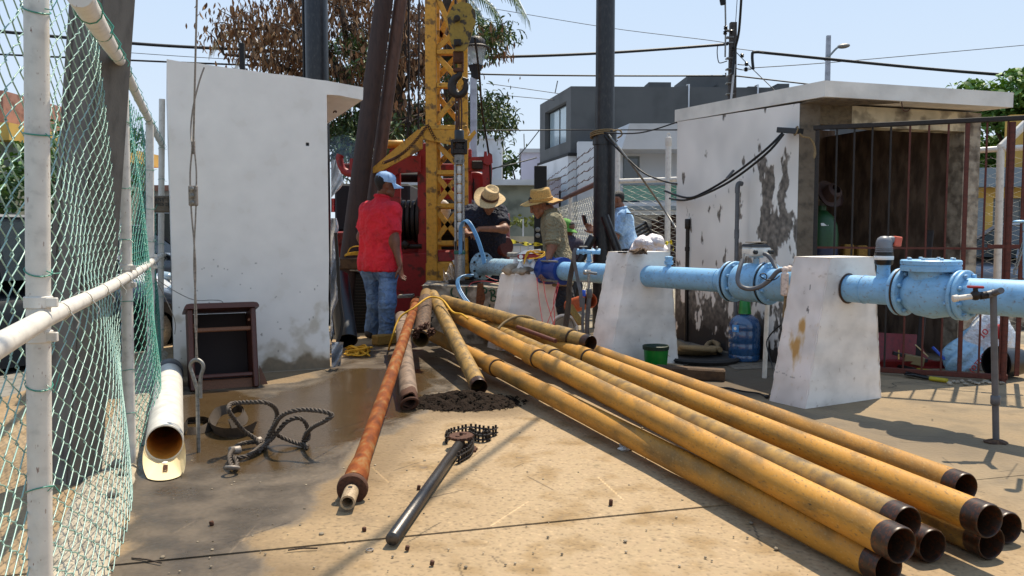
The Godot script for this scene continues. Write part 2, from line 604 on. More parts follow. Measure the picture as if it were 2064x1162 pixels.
	M.blue = mt("84b6da", 0.46, 0.0, {"tex": paint, "s": 1.6, "det": ntex("blue_rust", 0.03, [[0.0, Color(0.3, 0.16, 0.09, 1)], [0.17, Color(0.36, 0.2, 0.1, 1)], [0.2, Color(0.45, 0.36, 0.28, 0.35)], [0.34, Color(0.5, 0.45, 0.4, 0.0)], [1.0, Color(0.5, 0.4, 0.3, 0)]], 4, 512, 86), "ds": 2.1, "bump": grain, "bh": 0.04})
	M.blue_pale = mt("9dbdce", 0.52, 0.0, {"tex": paint, "s": 2.0, "det": rust, "ds": 2.6, "bump": grain, "bh": 0.05})
	M.navy_part = mt("173a86", 0.4, 0.0, {"tex": paint, "s": 4.0})
	M.ochre = mt("dedad4", 0.62, 0.0, {"tex": ochre, "s": Vector3(1.5, 1.5, 0.5), "det": scuff, "ds": Vector3(4.5, 4.5, 1.5), "bump": grain, "bh": 0.05})
	M.ochre_wet = mt("d8cfb8", 0.5, 0.0, {"tex": olive, "s": Vector3(2, 2, 1.2), "det": chips, "ds": Vector3(4.0, 4.0, 2.0), "bump": grain, "bh": 0.05})
	M.olive = mt("dcd8d0", 0.66, 0.0, {"tex": olive, "s": Vector3(2, 2, 1.2), "det": ntex("scab", 0.03, [[0.0, Color(0.13, 0.1, 0.07, 1)], [0.28, Color(0.24, 0.19, 0.12, 1)], [0.33, Color(0.4, 0.35, 0.2, 0.0)], [1.0, Color(0.5, 0.4, 0.3, 0)]], 4, 512, 91), "ds": Vector3(3.5, 3.5, 1.6), "bump": grain, "bh": 0.06})
	M.orange = mt("dcd8c8", 0.75, 0.0, {"spec": 0.3, "tex": orange, "s": Vector3(2.2, 2.2, 0.9), "bump": grain, "bh": 0.08})
	M.muddy = mt("ffffff", 0.8, 0.0, {"tex": mud, "s": 2.5, "bump": lump, "bh": 0.6})
	M.collar = mt("3b2a1f", 0.38, 0.3, {"tex": mott, "s": 6.0, "det": rust, "ds": 4.0})
	M.inner = mt("80602e", 0.75, 0.1, {"tex": mott, "s": 5.0})
	M.steel = mt("5b5754", 0.36, 0.8, {"tex": mott, "s": 8.0, "bump": grain, "bh": 0.03})
	M.rusty = mt("5a3826", 0.85, 0.2, {"tex": mott, "s": 9.0, "bump": lump, "bh": 0.12})
	M.rust_red = mt("5e2a1c", 0.7, 0.1, {"tex": mott, "s": 5.0, "bump": grain, "bh": 0.05})
	M.gate_dark = mt("2d2622", 0.7, 0.2, {"tex": mott, "s": 5.0})
	M.pvc_white = mt("e6e0d4", 0.35, 0.0, {"tex": soft, "s": 3.0})
	M.pvc_inside = mt("e3a64a", 0.5, 0.0, {"tex": soft, "s": 3.0})
	M.pvc_grey = mt("5b5a5c", 0.5, 0.0, {"tex": soft, "s": 4.0})
	M.black_pipe = mt("15161b", 0.38, 0.0, {"tex": mott, "s": Vector3(3, 1, 3), "det": ntex("dust", 0.02, [[0.0, Color(0.34, 0.3, 0.27, 0.5)], [0.3, Color(0.3, 0.27, 0.25, 0.2)], [0.5, Color(0.3, 0.3, 0.3, 0.0)], [1.0, Color(0.3, 0.3, 0.3, 0)]], 5, 512, 95), "ds": Vector3(3, 1, 3)})
	M.brown_pipe = mt("3f2a20", 0.7, 0.2, {"tex": mott, "s": Vector3(4, 0.8, 4), "bump": grain, "bh": 0.08})
	M.rig_red = mt("981f1d", 0.5, 0.0, {"tex": paint, "s": 2.5, "det": dirt, "ds": 0.9, "bump": grain, "bh": 0.03})
	M.rig_yellow = mt("cb9022", 0.5, 0.0, {"tex": paint, "s": 2.5, "det": dirt, "ds": 1.1, "bump": grain, "bh": 0.03})
	M.block_yellow = mt("8e7220", 0.55, 0.1, {"tex": paint, "s": 3.0, "det": ntex("grease", 0.016, [[0.0, Color(0.1, 0.07, 0.04, 1)], [0.3, Color(0.16, 0.11, 0.06, 0.9)], [0.38, Color(0.3, 0.2, 0.1, 0.0)], [1.0, Color(0.3, 0.2, 0.1, 0)]], 5, 512, 97), "ds": 0.75})
	M.grease = mt("2a211b", 0.5, 0.35, {"tex": mott, "s": 7.0, "bump": lump, "bh": 0.1})
	M.dark = mt("131211", 0.75, 0.0, {"tex": mott, "s": 4.0})
	M.silver = mt("a5a3a0", 0.4, 0.7, {"tex": mott, "s": 6.0})
	M.white_filler = mt("dcd8d0", 0.6, 0.0, {"tex": soft, "s": 8.0})
	M.hose_blue = mt("5f93bd", 0.4, 0.0, {"tex": soft, "s": 5.0})
	M.cabinet = mt("5f2c1c", 0.4, 0.0, {"tex": wood, "s": Vector3(14, 3, 14), "bump": grain, "bh": 0.02})
	M.cabinet_pale = mt("8a5a3c", 0.6, 0.0, {"tex": wood, "s": Vector3(14, 3, 14)})
	M.timber = mt("6b5238", 0.85, 0.0, {"tex": wood, "s": Vector3(9, 9, 2), "det": grime, "ds": 1.5, "bump": grain, "bh": 0.1})
	M.timber_yellow = mt("b08a3c", 0.8, 0.0, {"tex": wood, "s": Vector3(3, 9, 9), "bump": grain, "bh": 0.1})
	M.leather = mt("4a3d30", 0.85, 0.0, {"tex": mott, "s": 8.0, "bump": lump, "bh": 0.15})
	M.rope_yellow = mt("d9a423", 0.8, 0.0, {"tex": mott, "s": 20.0})
	M.rope_tan = mt("8a7350", 0.9, 0.0, {"tex": mott, "s": 14.0})
	M.rubber = mt("25211e", 0.85, 0.0, {"tex": mott, "s": 6.0, "bump": grain, "bh": 0.05})
	M.green_plastic = mt("0e7a2a", 0.35, 0.0, {"tex": soft, "s": 4.0})
	M.green_dark = mt("0d2c17", 0.6, 0.0, {"tex": mott, "s": 6.0})
	M.bag = mt("dfe3e8", 0.3, 0.0, {"tex": soft, "s": 3.0, "bump": fold, "bh": 1.6, "back": "555555"})
	M.bag_blue = mt("9cc4de", 0.25, 0.0, {"bump": fold, "bh": 1.6, "s": 3.0, "back": "445566"})
	M.film = mt("a9adb4", 0.28, 0.2, {"bump": fold, "bh": 2.0, "s": 2.5})
	M.red_plastic = mt("a01f24", 0.45, 0.0, {"tex": soft, "s": 4.0})
	M.red_box = mt("7d1417", 0.5, 0.0, {"tex": mott, "s": 4.0})
	M.cyl_green = mt("1d4a26", 0.45, 0.0, {"tex": paint, "s": 4.0})
	M.white_wall = mt("d9d4cc", 0.85, 0.0, {"tex": soft, "s": 0.5, "bump": lump, "bh": 0.2})
	M.white_far = mt("cfd0d2", 0.85, 0.0, {"tex": soft, "s": 0.16})
	M.lilac_far = mt("c9c6d6", 0.85, 0.0, {"tex": soft, "s": 0.16})
	M.grey_house = mt("585959", 0.85, 0.0, {"tex": soft, "s": 0.2})
	M.sage_wall = mt("95988a", 0.9, 0.0, {"tex": mott, "s": 0.2})
	M.beige_wall = mt("bdb39c", 0.9, 0.0, {"tex": mott, "s": 0.3})
	M.yellow_house = mt("d8ac55", 0.85, 0.0, {"tex": soft, "s": 0.3})
	M.grey_trim = mt("7f888c", 0.85)
	M.brick_far = mt("a87a6a", 0.9, 0.0, {"tex": mott, "s": 0.4})
	M.glass = mt("2a3338", 0.06, 0.0, {"spec": 1.0})
	M.glass_pale = mt("8fa0a8", 0.1, 0.0, {"spec": 1.0})
	M.glass_green = mt("3f7a62", 0.12, 0.0, {"spec": 1.0})
	M.door_wood = mt("4c2c22", 0.6, 0.0, {"tex": wood, "s": Vector3(8, 1, 8)})
	M.lamp_glass = mt("cfdbe0", 0.1, 0.0, {"alpha": 0.35, "spec": 1.0})
	M.lamp_pole = mt("a7aab2", 0.5, 0.0, {"tex": soft, "s": 2.0})
	M.bark = mt("4c3f33", 0.95, 0.0, {"tex": mott, "s": Vector3(3, 1, 3), "bump": lump, "bh": 1.5})
	M.leaf_dead = mt("ffffff", 0.8, 0.0, {"vc": 1, "back": "6a5030"})
	M.leaf_green = mt("ffffff", 0.6, 0.0, {"vc": 1, "back": "707030"})
	M.asphalt = mt("6b6864", 0.95, 0.0, {"tex": mott, "s": 0.6, "bump": grain, "bh": 0.2})
	M.paving = mt("8a847a", 0.9, 0.0, {"tex": mott, "s": 1.2, "bump": grain, "bh": 0.2})
	M.far_ground = mt("8f8470", 0.95, 0.0, {"tex": mott, "s": 0.2})
	M.tape = mt("e3cf22", 0.4)
	M.black_plastic = mt("0c0c0e", 0.35)
	M.car_grey = mt("6f7680", 0.3, 0.4, {"coat": 0.8})
	M.car_white = mt("d5d8dc", 0.3, 0.0, {"coat": 0.8})
	M.car_dark = mt("1c2027", 0.3, 0.2, {"coat": 0.8})
	M.skin = mt("8a5a40", 0.55, 0.0, {"tex": soft, "s": 6.0})
	M.skin_dark = mt("6f4430", 0.55, 0.0, {"tex": soft, "s": 6.0})
	M.hair = mt("120e0c", 0.6, 0.0, {"bump": grain, "bh": 0.4, "s": 8.0})
	M.shirt_red = mt("d61f33", 0.85, 0.0, {"tex": soft, "s": 1.3, "bump": fold, "bh": 4.0, "rim": 0.3})
	M.shirt_navy = mt("141a2e", 0.85, 0.0, {"tex": soft, "s": 3.0, "bump": fold, "bh": 3.0, "rim": 0.3})
	M.shirt_khaki = mt("857b60", 0.9, 0.0, {"tex": soft, "s": 3.0, "det": texs.pier_marks, "ds": 2.4, "bump": fold, "bh": 3.0, "rim": 0.3})
	M.shirt_blue = mt("9cc0e2", 0.85, 0.0, {"tex": soft, "s": 1.3, "bump": fold, "bh": 4.0, "rim": 0.3})
	M.jeans = mt("6a86ac", 0.9, 0.0, {"tex": ntex("denim", 0.012, [[0.0, Color(0.5, 0.55, 0.62)], [0.5, Color(0.85, 0.88, 0.92)], [1.0, Color(1.25, 1.2, 1.15)]], 4, 256, 99), "s": 2.2, "bump": fold, "bh": 3.0, "rim": 0.2})
	M.trousers = mt("23252c", 0.9, 0.0, {"bump": fold, "bh": 3.0, "s": 3.0})
	M.shoe = mt("332a24", 0.7)
	M.straw = mt("d3b585", 0.85, 0.0, {"tex": mott, "s": 9.0, "bump": ntex("weave", 0.3, [], 1, 256, 5, FastNoiseLite.TYPE_CELLULAR), "bh": 0.15})
	M.straw_gold = mt("c59a55", 0.85, 0.0, {"tex": mott, "s": 9.0, "bump": ntex("weave", 0.3, [], 1, 256, 5, FastNoiseLite.TYPE_CELLULAR), "bh": 0.15})
	M.cap_blue = mt("9cbce0", 0.8, 0.0, {"tex": soft, "s": 5.0})
	M.cap_green = mt("5d9a3a", 0.8, 0.0, {"tex": mott, "s": 9.0})
	M.green_paint = mt("123d22", 0.7)
	M.red_ink = mt("a8242c", 0.5)
	M.dark_ink = mt("2a2d2c", 0.6)
	M.white_paint = mt("e4e2dc", 0.5)

# ---------------------------------------------------------------- the place
const SUN_TO := Vector3(-0.50, 0, 0.866)      # where shadows fall
const SUN_HIGH := 63.0

func _ready() -> void:
	rng.seed = 20
	var cam := Camera3D.new()
	cam.name = "camera"
	cam.position = EYE
	cam.basis = pitch
	cam.fov = rad_to_deg(2.0 * atan(581.0 / F))
	cam.near = 0.05
	cam.far = 900.0
	add_child(cam)
	var env := Environment.new()
	env.background_mode = Environment.BG_SKY
	var sky := ProceduralSkyMaterial.new()
	sky.sky_top_color = Color(0.585, 0.69, 0.83)
	sky.sky_horizon_color = Color(0.755, 0.80, 0.835)
	sky.sky_curve = 0.26
	sky.ground_bottom_color = Color(0.5, 0.45, 0.37)
	sky.ground_horizon_color = Color(0.7, 0.7, 0.68)
	sky.sun_angle_max = 1.0
	sky.sky_energy_multiplier = 1.0
	env.sky = Sky.new()
	env.sky.sky_material = sky
	env.tonemap_mode = Environment.TONE_MAPPER_LINEAR
	env.tonemap_exposure = 1.5
	env.sdfgi_enabled = true
	env.ssao_enabled = true
	env.ssil_enabled = true
	env.volumetric_fog_enabled = true
	env.volumetric_fog_density = 0.0
	var we := WorldEnvironment.new()
	we.name = "world_environment"
	we.environment = env
	add_child(we)
	var sun := DirectionalLight3D.new()
	sun.name = "sun"
	sun.light_color = Color(1.0, 0.955, 0.87)
	sun.light_energy = 1.4
	sun.light_angular_distance = 0.5
	sun.shadow_enabled = true
	add_child(sun)
	var to := SUN_TO * cos(deg_to_rad(SUN_HIGH)) - Vector3(0, sin(deg_to_rad(SUN_HIGH)), 0)
	sun.look_at_from_position(Vector3(0, 20, 0), Vector3(0, 20, 0) + to, Vector3.UP)
	materials()
	ground()
	left_fence()
	street()
	background()
	left_hut()
	right_hut()
	wires()
	rig()
	blue_line()
	drill_pipes()
	tools()
	yard_clutter()
	people()

const GX0 := -3.6
const GD0 := 1.6
const GS := 8.0

func mask(poly: Array, n: int, blur: int) -> PackedFloat32Array:      # 1 inside the outline (given on the ground), soft edges
	var p2 := PackedVector2Array()
	for p in poly:
		var q := gp(p[0], p[1])
		p2.append(Vector2(q.x, -q.z))
	var low := Image.create_empty(128, 128, false, Image.FORMAT_L8)
	for y in 128:
		for x in 128:
			if Geometry2D.is_point_in_polygon(Vector2(GX0 + GS * (x + 0.5) / 128, GD0 + GS * (y + 0.5) / 128), p2): low.set_pixel(x, y, Color.WHITE)
	low.resize(blur, blur, Image.INTERPOLATE_TRILINEAR)
	low.resize(n, n, Image.INTERPOLATE_CUBIC)
	var out := PackedFloat32Array()
	out.resize(n * n)
	var by := low.get_data()
	for k in n * n: out[k] = by[k] / 255.0
	return out

func nbytes(freq: float, oct: int, seed_: int, n: int, type := FastNoiseLite.TYPE_SIMPLEX_SMOOTH) -> PackedByteArray:
	return noise(freq, oct, seed_, type).get_seamless_image(n, n).get_data()

func slab_sheet(poly: Array, y: float, thick: float) -> MB:           # a slab with its outline in x, d
	var b := MB.new()
	var p2 := PackedVector2Array(poly)
	var ix := Geometry2D.triangulate_polygon(p2)
	for p in p2: b.vert(Vector3(p.x, y, -p.y), Vector3.UP, Vector2((p.x - GX0) / GS, (p.y - GD0) / GS))
	for k in range(0, ix.size(), 3): b.tri(ix[k], ix[k + 1], ix[k + 2])
	var c := Vector2.ZERO
	for p in p2: c += p / p2.size()
	for k in p2.size():
		var a := p2[k]
		var e := p2[(k + 1) % p2.size()]
		var n := Vector2(e.y - a.y, a.x - e.x).normalized()
		if n.dot(a - c) < 0.0: n = -n
		var ids := []
		for q in [[a, 0.0], [e, 0.0], [e, thick], [a, thick]]:
			ids.append(b.vert(Vector3(q[0].x, y - q[1], -q[0].y), Vector3(n.x, 0, -n.y), Vector2((q[0].x - GX0) / GS, (q[0].y - GD0) / GS)))
		b.q4(ids[0], ids[1], ids[2], ids[3])
	return b

func ground() -> void:
	var n := 1280
	var wet := mask([[250, 800], [330, 768], [420, 785], [520, 778], [610, 768], [690, 725], [760, 690], [900, 690], [930, 760], [890, 805], [850, 830], [800, 868], [730, 890], [680, 950], [610, 1010], [560, 1060], [520, 1100], [545, 1170], [240, 1170], [240, 900]], n, 60)
	var deep := mask([[330, 800], [450, 790], [560, 800], [700, 745], [880, 745], [870, 810], [840, 835], [720, 870], [680, 900], [600, 960], [470, 960], [360, 930]], n, 40)
	var damp := mask([[240, 780], [690, 700], [1000, 690], [1050, 830], [900, 850], [800, 930], [700, 1010], [640, 1090], [640, 1170], [240, 1170]], n, 26)
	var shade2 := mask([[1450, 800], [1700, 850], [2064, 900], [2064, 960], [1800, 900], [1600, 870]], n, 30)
	var damp2 := mask([[1240, 745], [1420, 690], [1620, 735], [1570, 800], [1420, 800], [1300, 790]], n, 24)  # damp ground and the shade before the right hut, both painted dark brown
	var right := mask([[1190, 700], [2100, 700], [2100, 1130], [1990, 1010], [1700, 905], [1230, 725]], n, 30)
	var big := nbytes(0.006, 4, 3, 512)
	var mid := nbytes(0.02, 5, 8, 512)
	var fine := nbytes(0.11, 4, 15, 512)
	var cell := nbytes(0.05, 2, 4, 512, FastNoiseLite.TYPE_CELLULAR)
	var alb := PackedByteArray()
	alb.resize(n * n * 3)
	var rou := PackedByteArray()
	rou.resize(n * n)
	var bmp := PackedByteArray()
	bmp.resize(n * n)
	for y in n:
		for x in n:
			var k := y * n + x
			var q := ((y * 2) & 511) * 512 + ((x * 2) & 511)
			var q2 := ((y * 5 / 3) & 511) * 512 + ((x * 5 / 3 + y / 7) & 511)
			var a := big[(y / 3 & 511) * 512 + (x / 3 & 511)] / 255.0
			var m := mid[(y & 511) * 512 + ((x + 91) & 511)] / 255.0
			var f := fine[q] / 255.0
			var f2 := fine[q2] / 255.0
			var w := clampf((wet[k] + (m - 0.5) * 0.8 + (f - 0.5) * 0.3 - 0.3) * 2.3, 0.0, 1.0)
			var dw := clampf((deep[k] + (m - 0.5) * 1.0 - 0.36) * 2.6, 0.0, 1.0)
			var dp := clampf((damp[k] + (a - 0.5) * 0.8 - 0.3) * 1.8, 0.0, 1.0)
			# dry slab: tan cement, orange stains, dark grit
			var o := clampf((m - 0.55) * 3.0, 0.0, 1.0) * clampf((a - 0.35) * 3.0, 0.0, 1.0)
			var r := 0.59 + (a - 0.5) * 0.1 - o * 0.015
			var g := 0.497 + (a - 0.5) * 0.1 - o * 0.04
			var bl := 0.372 + (a - 0.5) * 0.1 - o * 0.08
			var grit := 1.0 - clampf((0.3 - f) * 1.6, 0.0, 0.2) - clampf((0.26 - f2) * 1.6, 0.0, 0.18) + clampf((f2 - 0.66) * 0.7, 0.0, 0.18)
			r *= grit; g *= grit; bl *= grit
			var t := dp * 0.5
			r = lerpf(r, 0.37, t); g = lerpf(g, 0.3, t); bl = lerpf(bl, 0.21, t)
			var wr := 0.315 + (m - 0.5) * 0.16 + (f - 0.5) * 0.06
			r = lerpf(r, wr, w); g = lerpf(g, wr * 0.86, w); bl = lerpf(bl, wr * 0.69, w)
			r = lerpf(r, 0.27, dw * 0.8); g = lerpf(g, 0.205, dw * 0.8); bl = lerpf(bl, 0.115, dw * 0.8)
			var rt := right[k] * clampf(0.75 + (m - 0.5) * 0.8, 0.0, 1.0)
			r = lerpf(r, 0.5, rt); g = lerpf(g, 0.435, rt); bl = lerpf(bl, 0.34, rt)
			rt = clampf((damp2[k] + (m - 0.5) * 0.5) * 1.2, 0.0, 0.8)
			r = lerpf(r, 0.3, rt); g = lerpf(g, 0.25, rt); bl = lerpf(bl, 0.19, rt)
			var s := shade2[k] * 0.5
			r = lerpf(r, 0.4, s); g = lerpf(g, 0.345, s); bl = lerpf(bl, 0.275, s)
			# mud that dried in pale crumbs on the wet ground
			var cr := clampf((f - 0.6) * 5.0, 0.0, 1.0) * w * (1.0 - dw) * clampf((a - 0.4) * 3.0, 0.0, 1.0)
			r = lerpf(r, 0.5, cr * 0.7); g = lerpf(g, 0.43, cr * 0.7); bl = lerpf(bl, 0.33, cr * 0.7)
			alb[k * 3] = int(clampf(r, 0.0, 1.0) * 255)
			alb[k * 3 + 1] = int(clampf(g, 0.0, 1.0) * 255)
			alb[k * 3 + 2] = int(clampf(bl, 0.0, 1.0) * 255)
			var ro := lerpf(0.93, 0.42 + (m - 0.5) * 0.5, w)
			ro = lerpf(ro, 0.13 + f * 0.16, dw)
			rou[k] = int(clampf(ro, 0.05, 1.0) * 255)
			bmp[k] = int(clampf(lerpf(f * 0.5 + f2 * 0.35 + (1.0 - cell[q] / 255.0) * 0.15, 0.42 + m * 0.12 + f * 0.05, maxf(dw, w * 0.6)), 0.0, 1.0) * 255)
	# scrapes, drag marks, oil spots and hairline cracks
	for k in 150:
		var p := Vector2(rn(-1.6, 3.8), rn(2.2, 7.0))
		var an := rn(0.9, 1.5) if k % 3 else rn(0, TAU)
		var crack := k % 25 == 0
		var ln := rn(0.05, 0.35) if not crack else rn(0.6, 1.4)
		var spot := k % 6 == 1
		var dark := rn(0.72, 0.93) if not crack else 0.6
		if k % 7 == 0: dark = 1.12
		for s in (int(ln / 0.003) if not spot else 220):
			p += Vector2(cos(an), sin(an)) * 0.003 if not spot else Vector2(rn(-1, 1), rn(-1, 1)) * 0.006
			if crack: an += rn(-0.25, 0.25)
			var q := (int((p.y - GD0) / GS * n) * n + int((p.x - GX0) / GS * n))
			if q < 0 or q >= n * n: continue
			for c in 3: alb[q * 3 + c] = int(clampf(alb[q * 3 + c] * (dark if not spot else 0.985), 0, 255))
	var m1 := StandardMaterial3D.new()
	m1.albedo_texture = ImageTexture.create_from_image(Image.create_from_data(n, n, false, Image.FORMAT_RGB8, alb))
	m1.roughness = 1.0
	m1.roughness_texture = ImageTexture.create_from_image(Image.create_from_data(n, n, false, Image.FORMAT_L8, rou))
	m1.heightmap_enabled = true
	m1.heightmap_texture = ImageTexture.create_from_image(Image.create_from_data(n, n, false, Image.FORMAT_L8, bmp))
	m1.heightmap_scale = 0.7
	var j0 := gp(250, 1137)
	var j1 := gp(1460, 1018)
	var dir := Vector2(j1.x - j0.x, -j1.z + j0.z).normalized()
	var base := Vector2(j0.x, -j0.z)
	var l := base - dir * 2.2
	var r_ := base + dir * 6.6
	var gap := Vector2(-dir.y, dir.x) * 0.0035
	var e1 := base + dir * 3.35                 # a second joint runs off to the front right
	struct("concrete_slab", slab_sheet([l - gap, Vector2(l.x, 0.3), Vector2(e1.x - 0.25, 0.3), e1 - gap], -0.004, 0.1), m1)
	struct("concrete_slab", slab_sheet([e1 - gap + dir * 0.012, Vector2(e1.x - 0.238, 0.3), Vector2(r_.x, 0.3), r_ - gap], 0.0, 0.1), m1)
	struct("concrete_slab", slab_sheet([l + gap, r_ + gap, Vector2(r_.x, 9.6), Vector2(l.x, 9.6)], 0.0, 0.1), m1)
	var b := MB.new()
	for q in [[-3.7, 9.6, 6.2, 40.0, -0.006], [r_.x, 0.3, 9.0, 9.6, -0.01]]:
		b.quad(Vector3(q[0], q[4], -q[1]), Vector3(q[2], q[4], -q[1]), Vector3(q[2], q[4], -q[3]), Vector3(q[0], q[4], -q[3]))
	struct("yard_ground", b, M.far_ground)
	b = MB.new()
	b.quad(Vector3(-400, -0.16, 60), Vector3(400, -0.16, 60), Vector3(400, -0.16, -700), Vector3(-400, -0.16, -700))
	struct("ground", b, M.asphalt)
	# loose grit, pebbles and washers lying on the slab
	var xs := []
	var cs := []
	for k in 170:
		var p := gp(rn(240, 1700), rn(800, 1160))
		if p.x < -0.45 + p.z * 0.34 + 0.2: continue
		var s := rn(0.002, 0.006) * (1.0 if k % 9 else 1.8)
		xs.append(Transform3D(Basis.from_euler(Vector3(rn(0, 6), rn(0, 6), rn(0, 6))).scaled(Vector3(s, s * 0.6, s * 1.2)), p + Vector3(0, s * 0.3, 0)))
		var t := rn(0.08, 0.35)
		cs.append(Color(t, t * 0.8, t * 0.55))
	var pb := MB.new()
	pb.ball(Vector3.ZERO, Vector3.ONE, Basis(), 3, 5)
	var gr := Node3D.new()
	gr.name = "grit"
	add_child(gr)
	tag(gr, "small stones and crumbs scattered over the sunlit concrete", "grit", "", "stuff")
	many(gr, "stones", pb.mesh(), xs, cs, mt("ffffff", 0.9, 0.0, {"vc": 1}))

# ---------------------------------------------------------------- the fence on the left
var fp := []        # feet of its posts

func fence_point(s: float, h: float, bulge := 1.0) -> Vector3:      # s in posts, 0 at the near post
	var k := clampi(int(floor(s)), 0, 2)
	var a: Vector3 = fp[k]
	var b: Vector3 = fp[k + 1]
	var p := a.lerp(b, s - k)
	var n := (b - a).normalized().cross(Vector3.UP)
	var fr: float = s - floor(s)
	var low := clampf(1.0 - h / 0.95, 0.0, 1.0)
	var o := -0.018 + ((0.1 if k == 0 else 0.06) * sin(PI * fr) * pow(low, 0.8) + 0.012 * sin(s * 9.0 + h * 5.0) * (1.0 - low * 0.5)) * bulge
	if k == 1: o += 0.07 * sin(PI * fr) * clampf(1.2 - absf(h - 0.5), 0.0, 1.0) * bulge
	return p + n * o + Vector3(0, h, 0)

func weave(b: MB, fn: Callable, s0: float, s1: float, len_m: float, h0: float, h1: float, w: float, r: float, sides := 4, jit := 0.0) -> void:
	var n := int(len_m / w)
	var rows := int((h1 - h0) / (w * 0.5))
	for i in n:
		var pts := []
		var wob := rn(-1, 1) * jit
		for j in rows:
			var sg := 1.0 if (i + j) % 2 else -1.0
			for e in 2:
				var x := (i + 0.5 + sg * 0.5 * (0.93 if e else 1.0)) / n + wob / n * 0.3 * sin(j * 0.8 + i)
				var h := h0 + (j + (0.14 if e else -0.14)) * w * 0.5 + wob * w * 0.12 * sin(j * 1.7)
				var p: Vector3 = fn.call(lerpf(s0, s1, x), maxf(h, h0))
				var q: Vector3 = fn.call(lerpf(s0, s1, x) + 0.001, maxf(h, h0))
				var nn := (q - p).normalized().cross(Vector3.UP)
				pts.append(p + nn * r * (1.1 if (e == 0) == (sg > 0.0) else -1.1))
		b.tube(pts, r, sides, false)

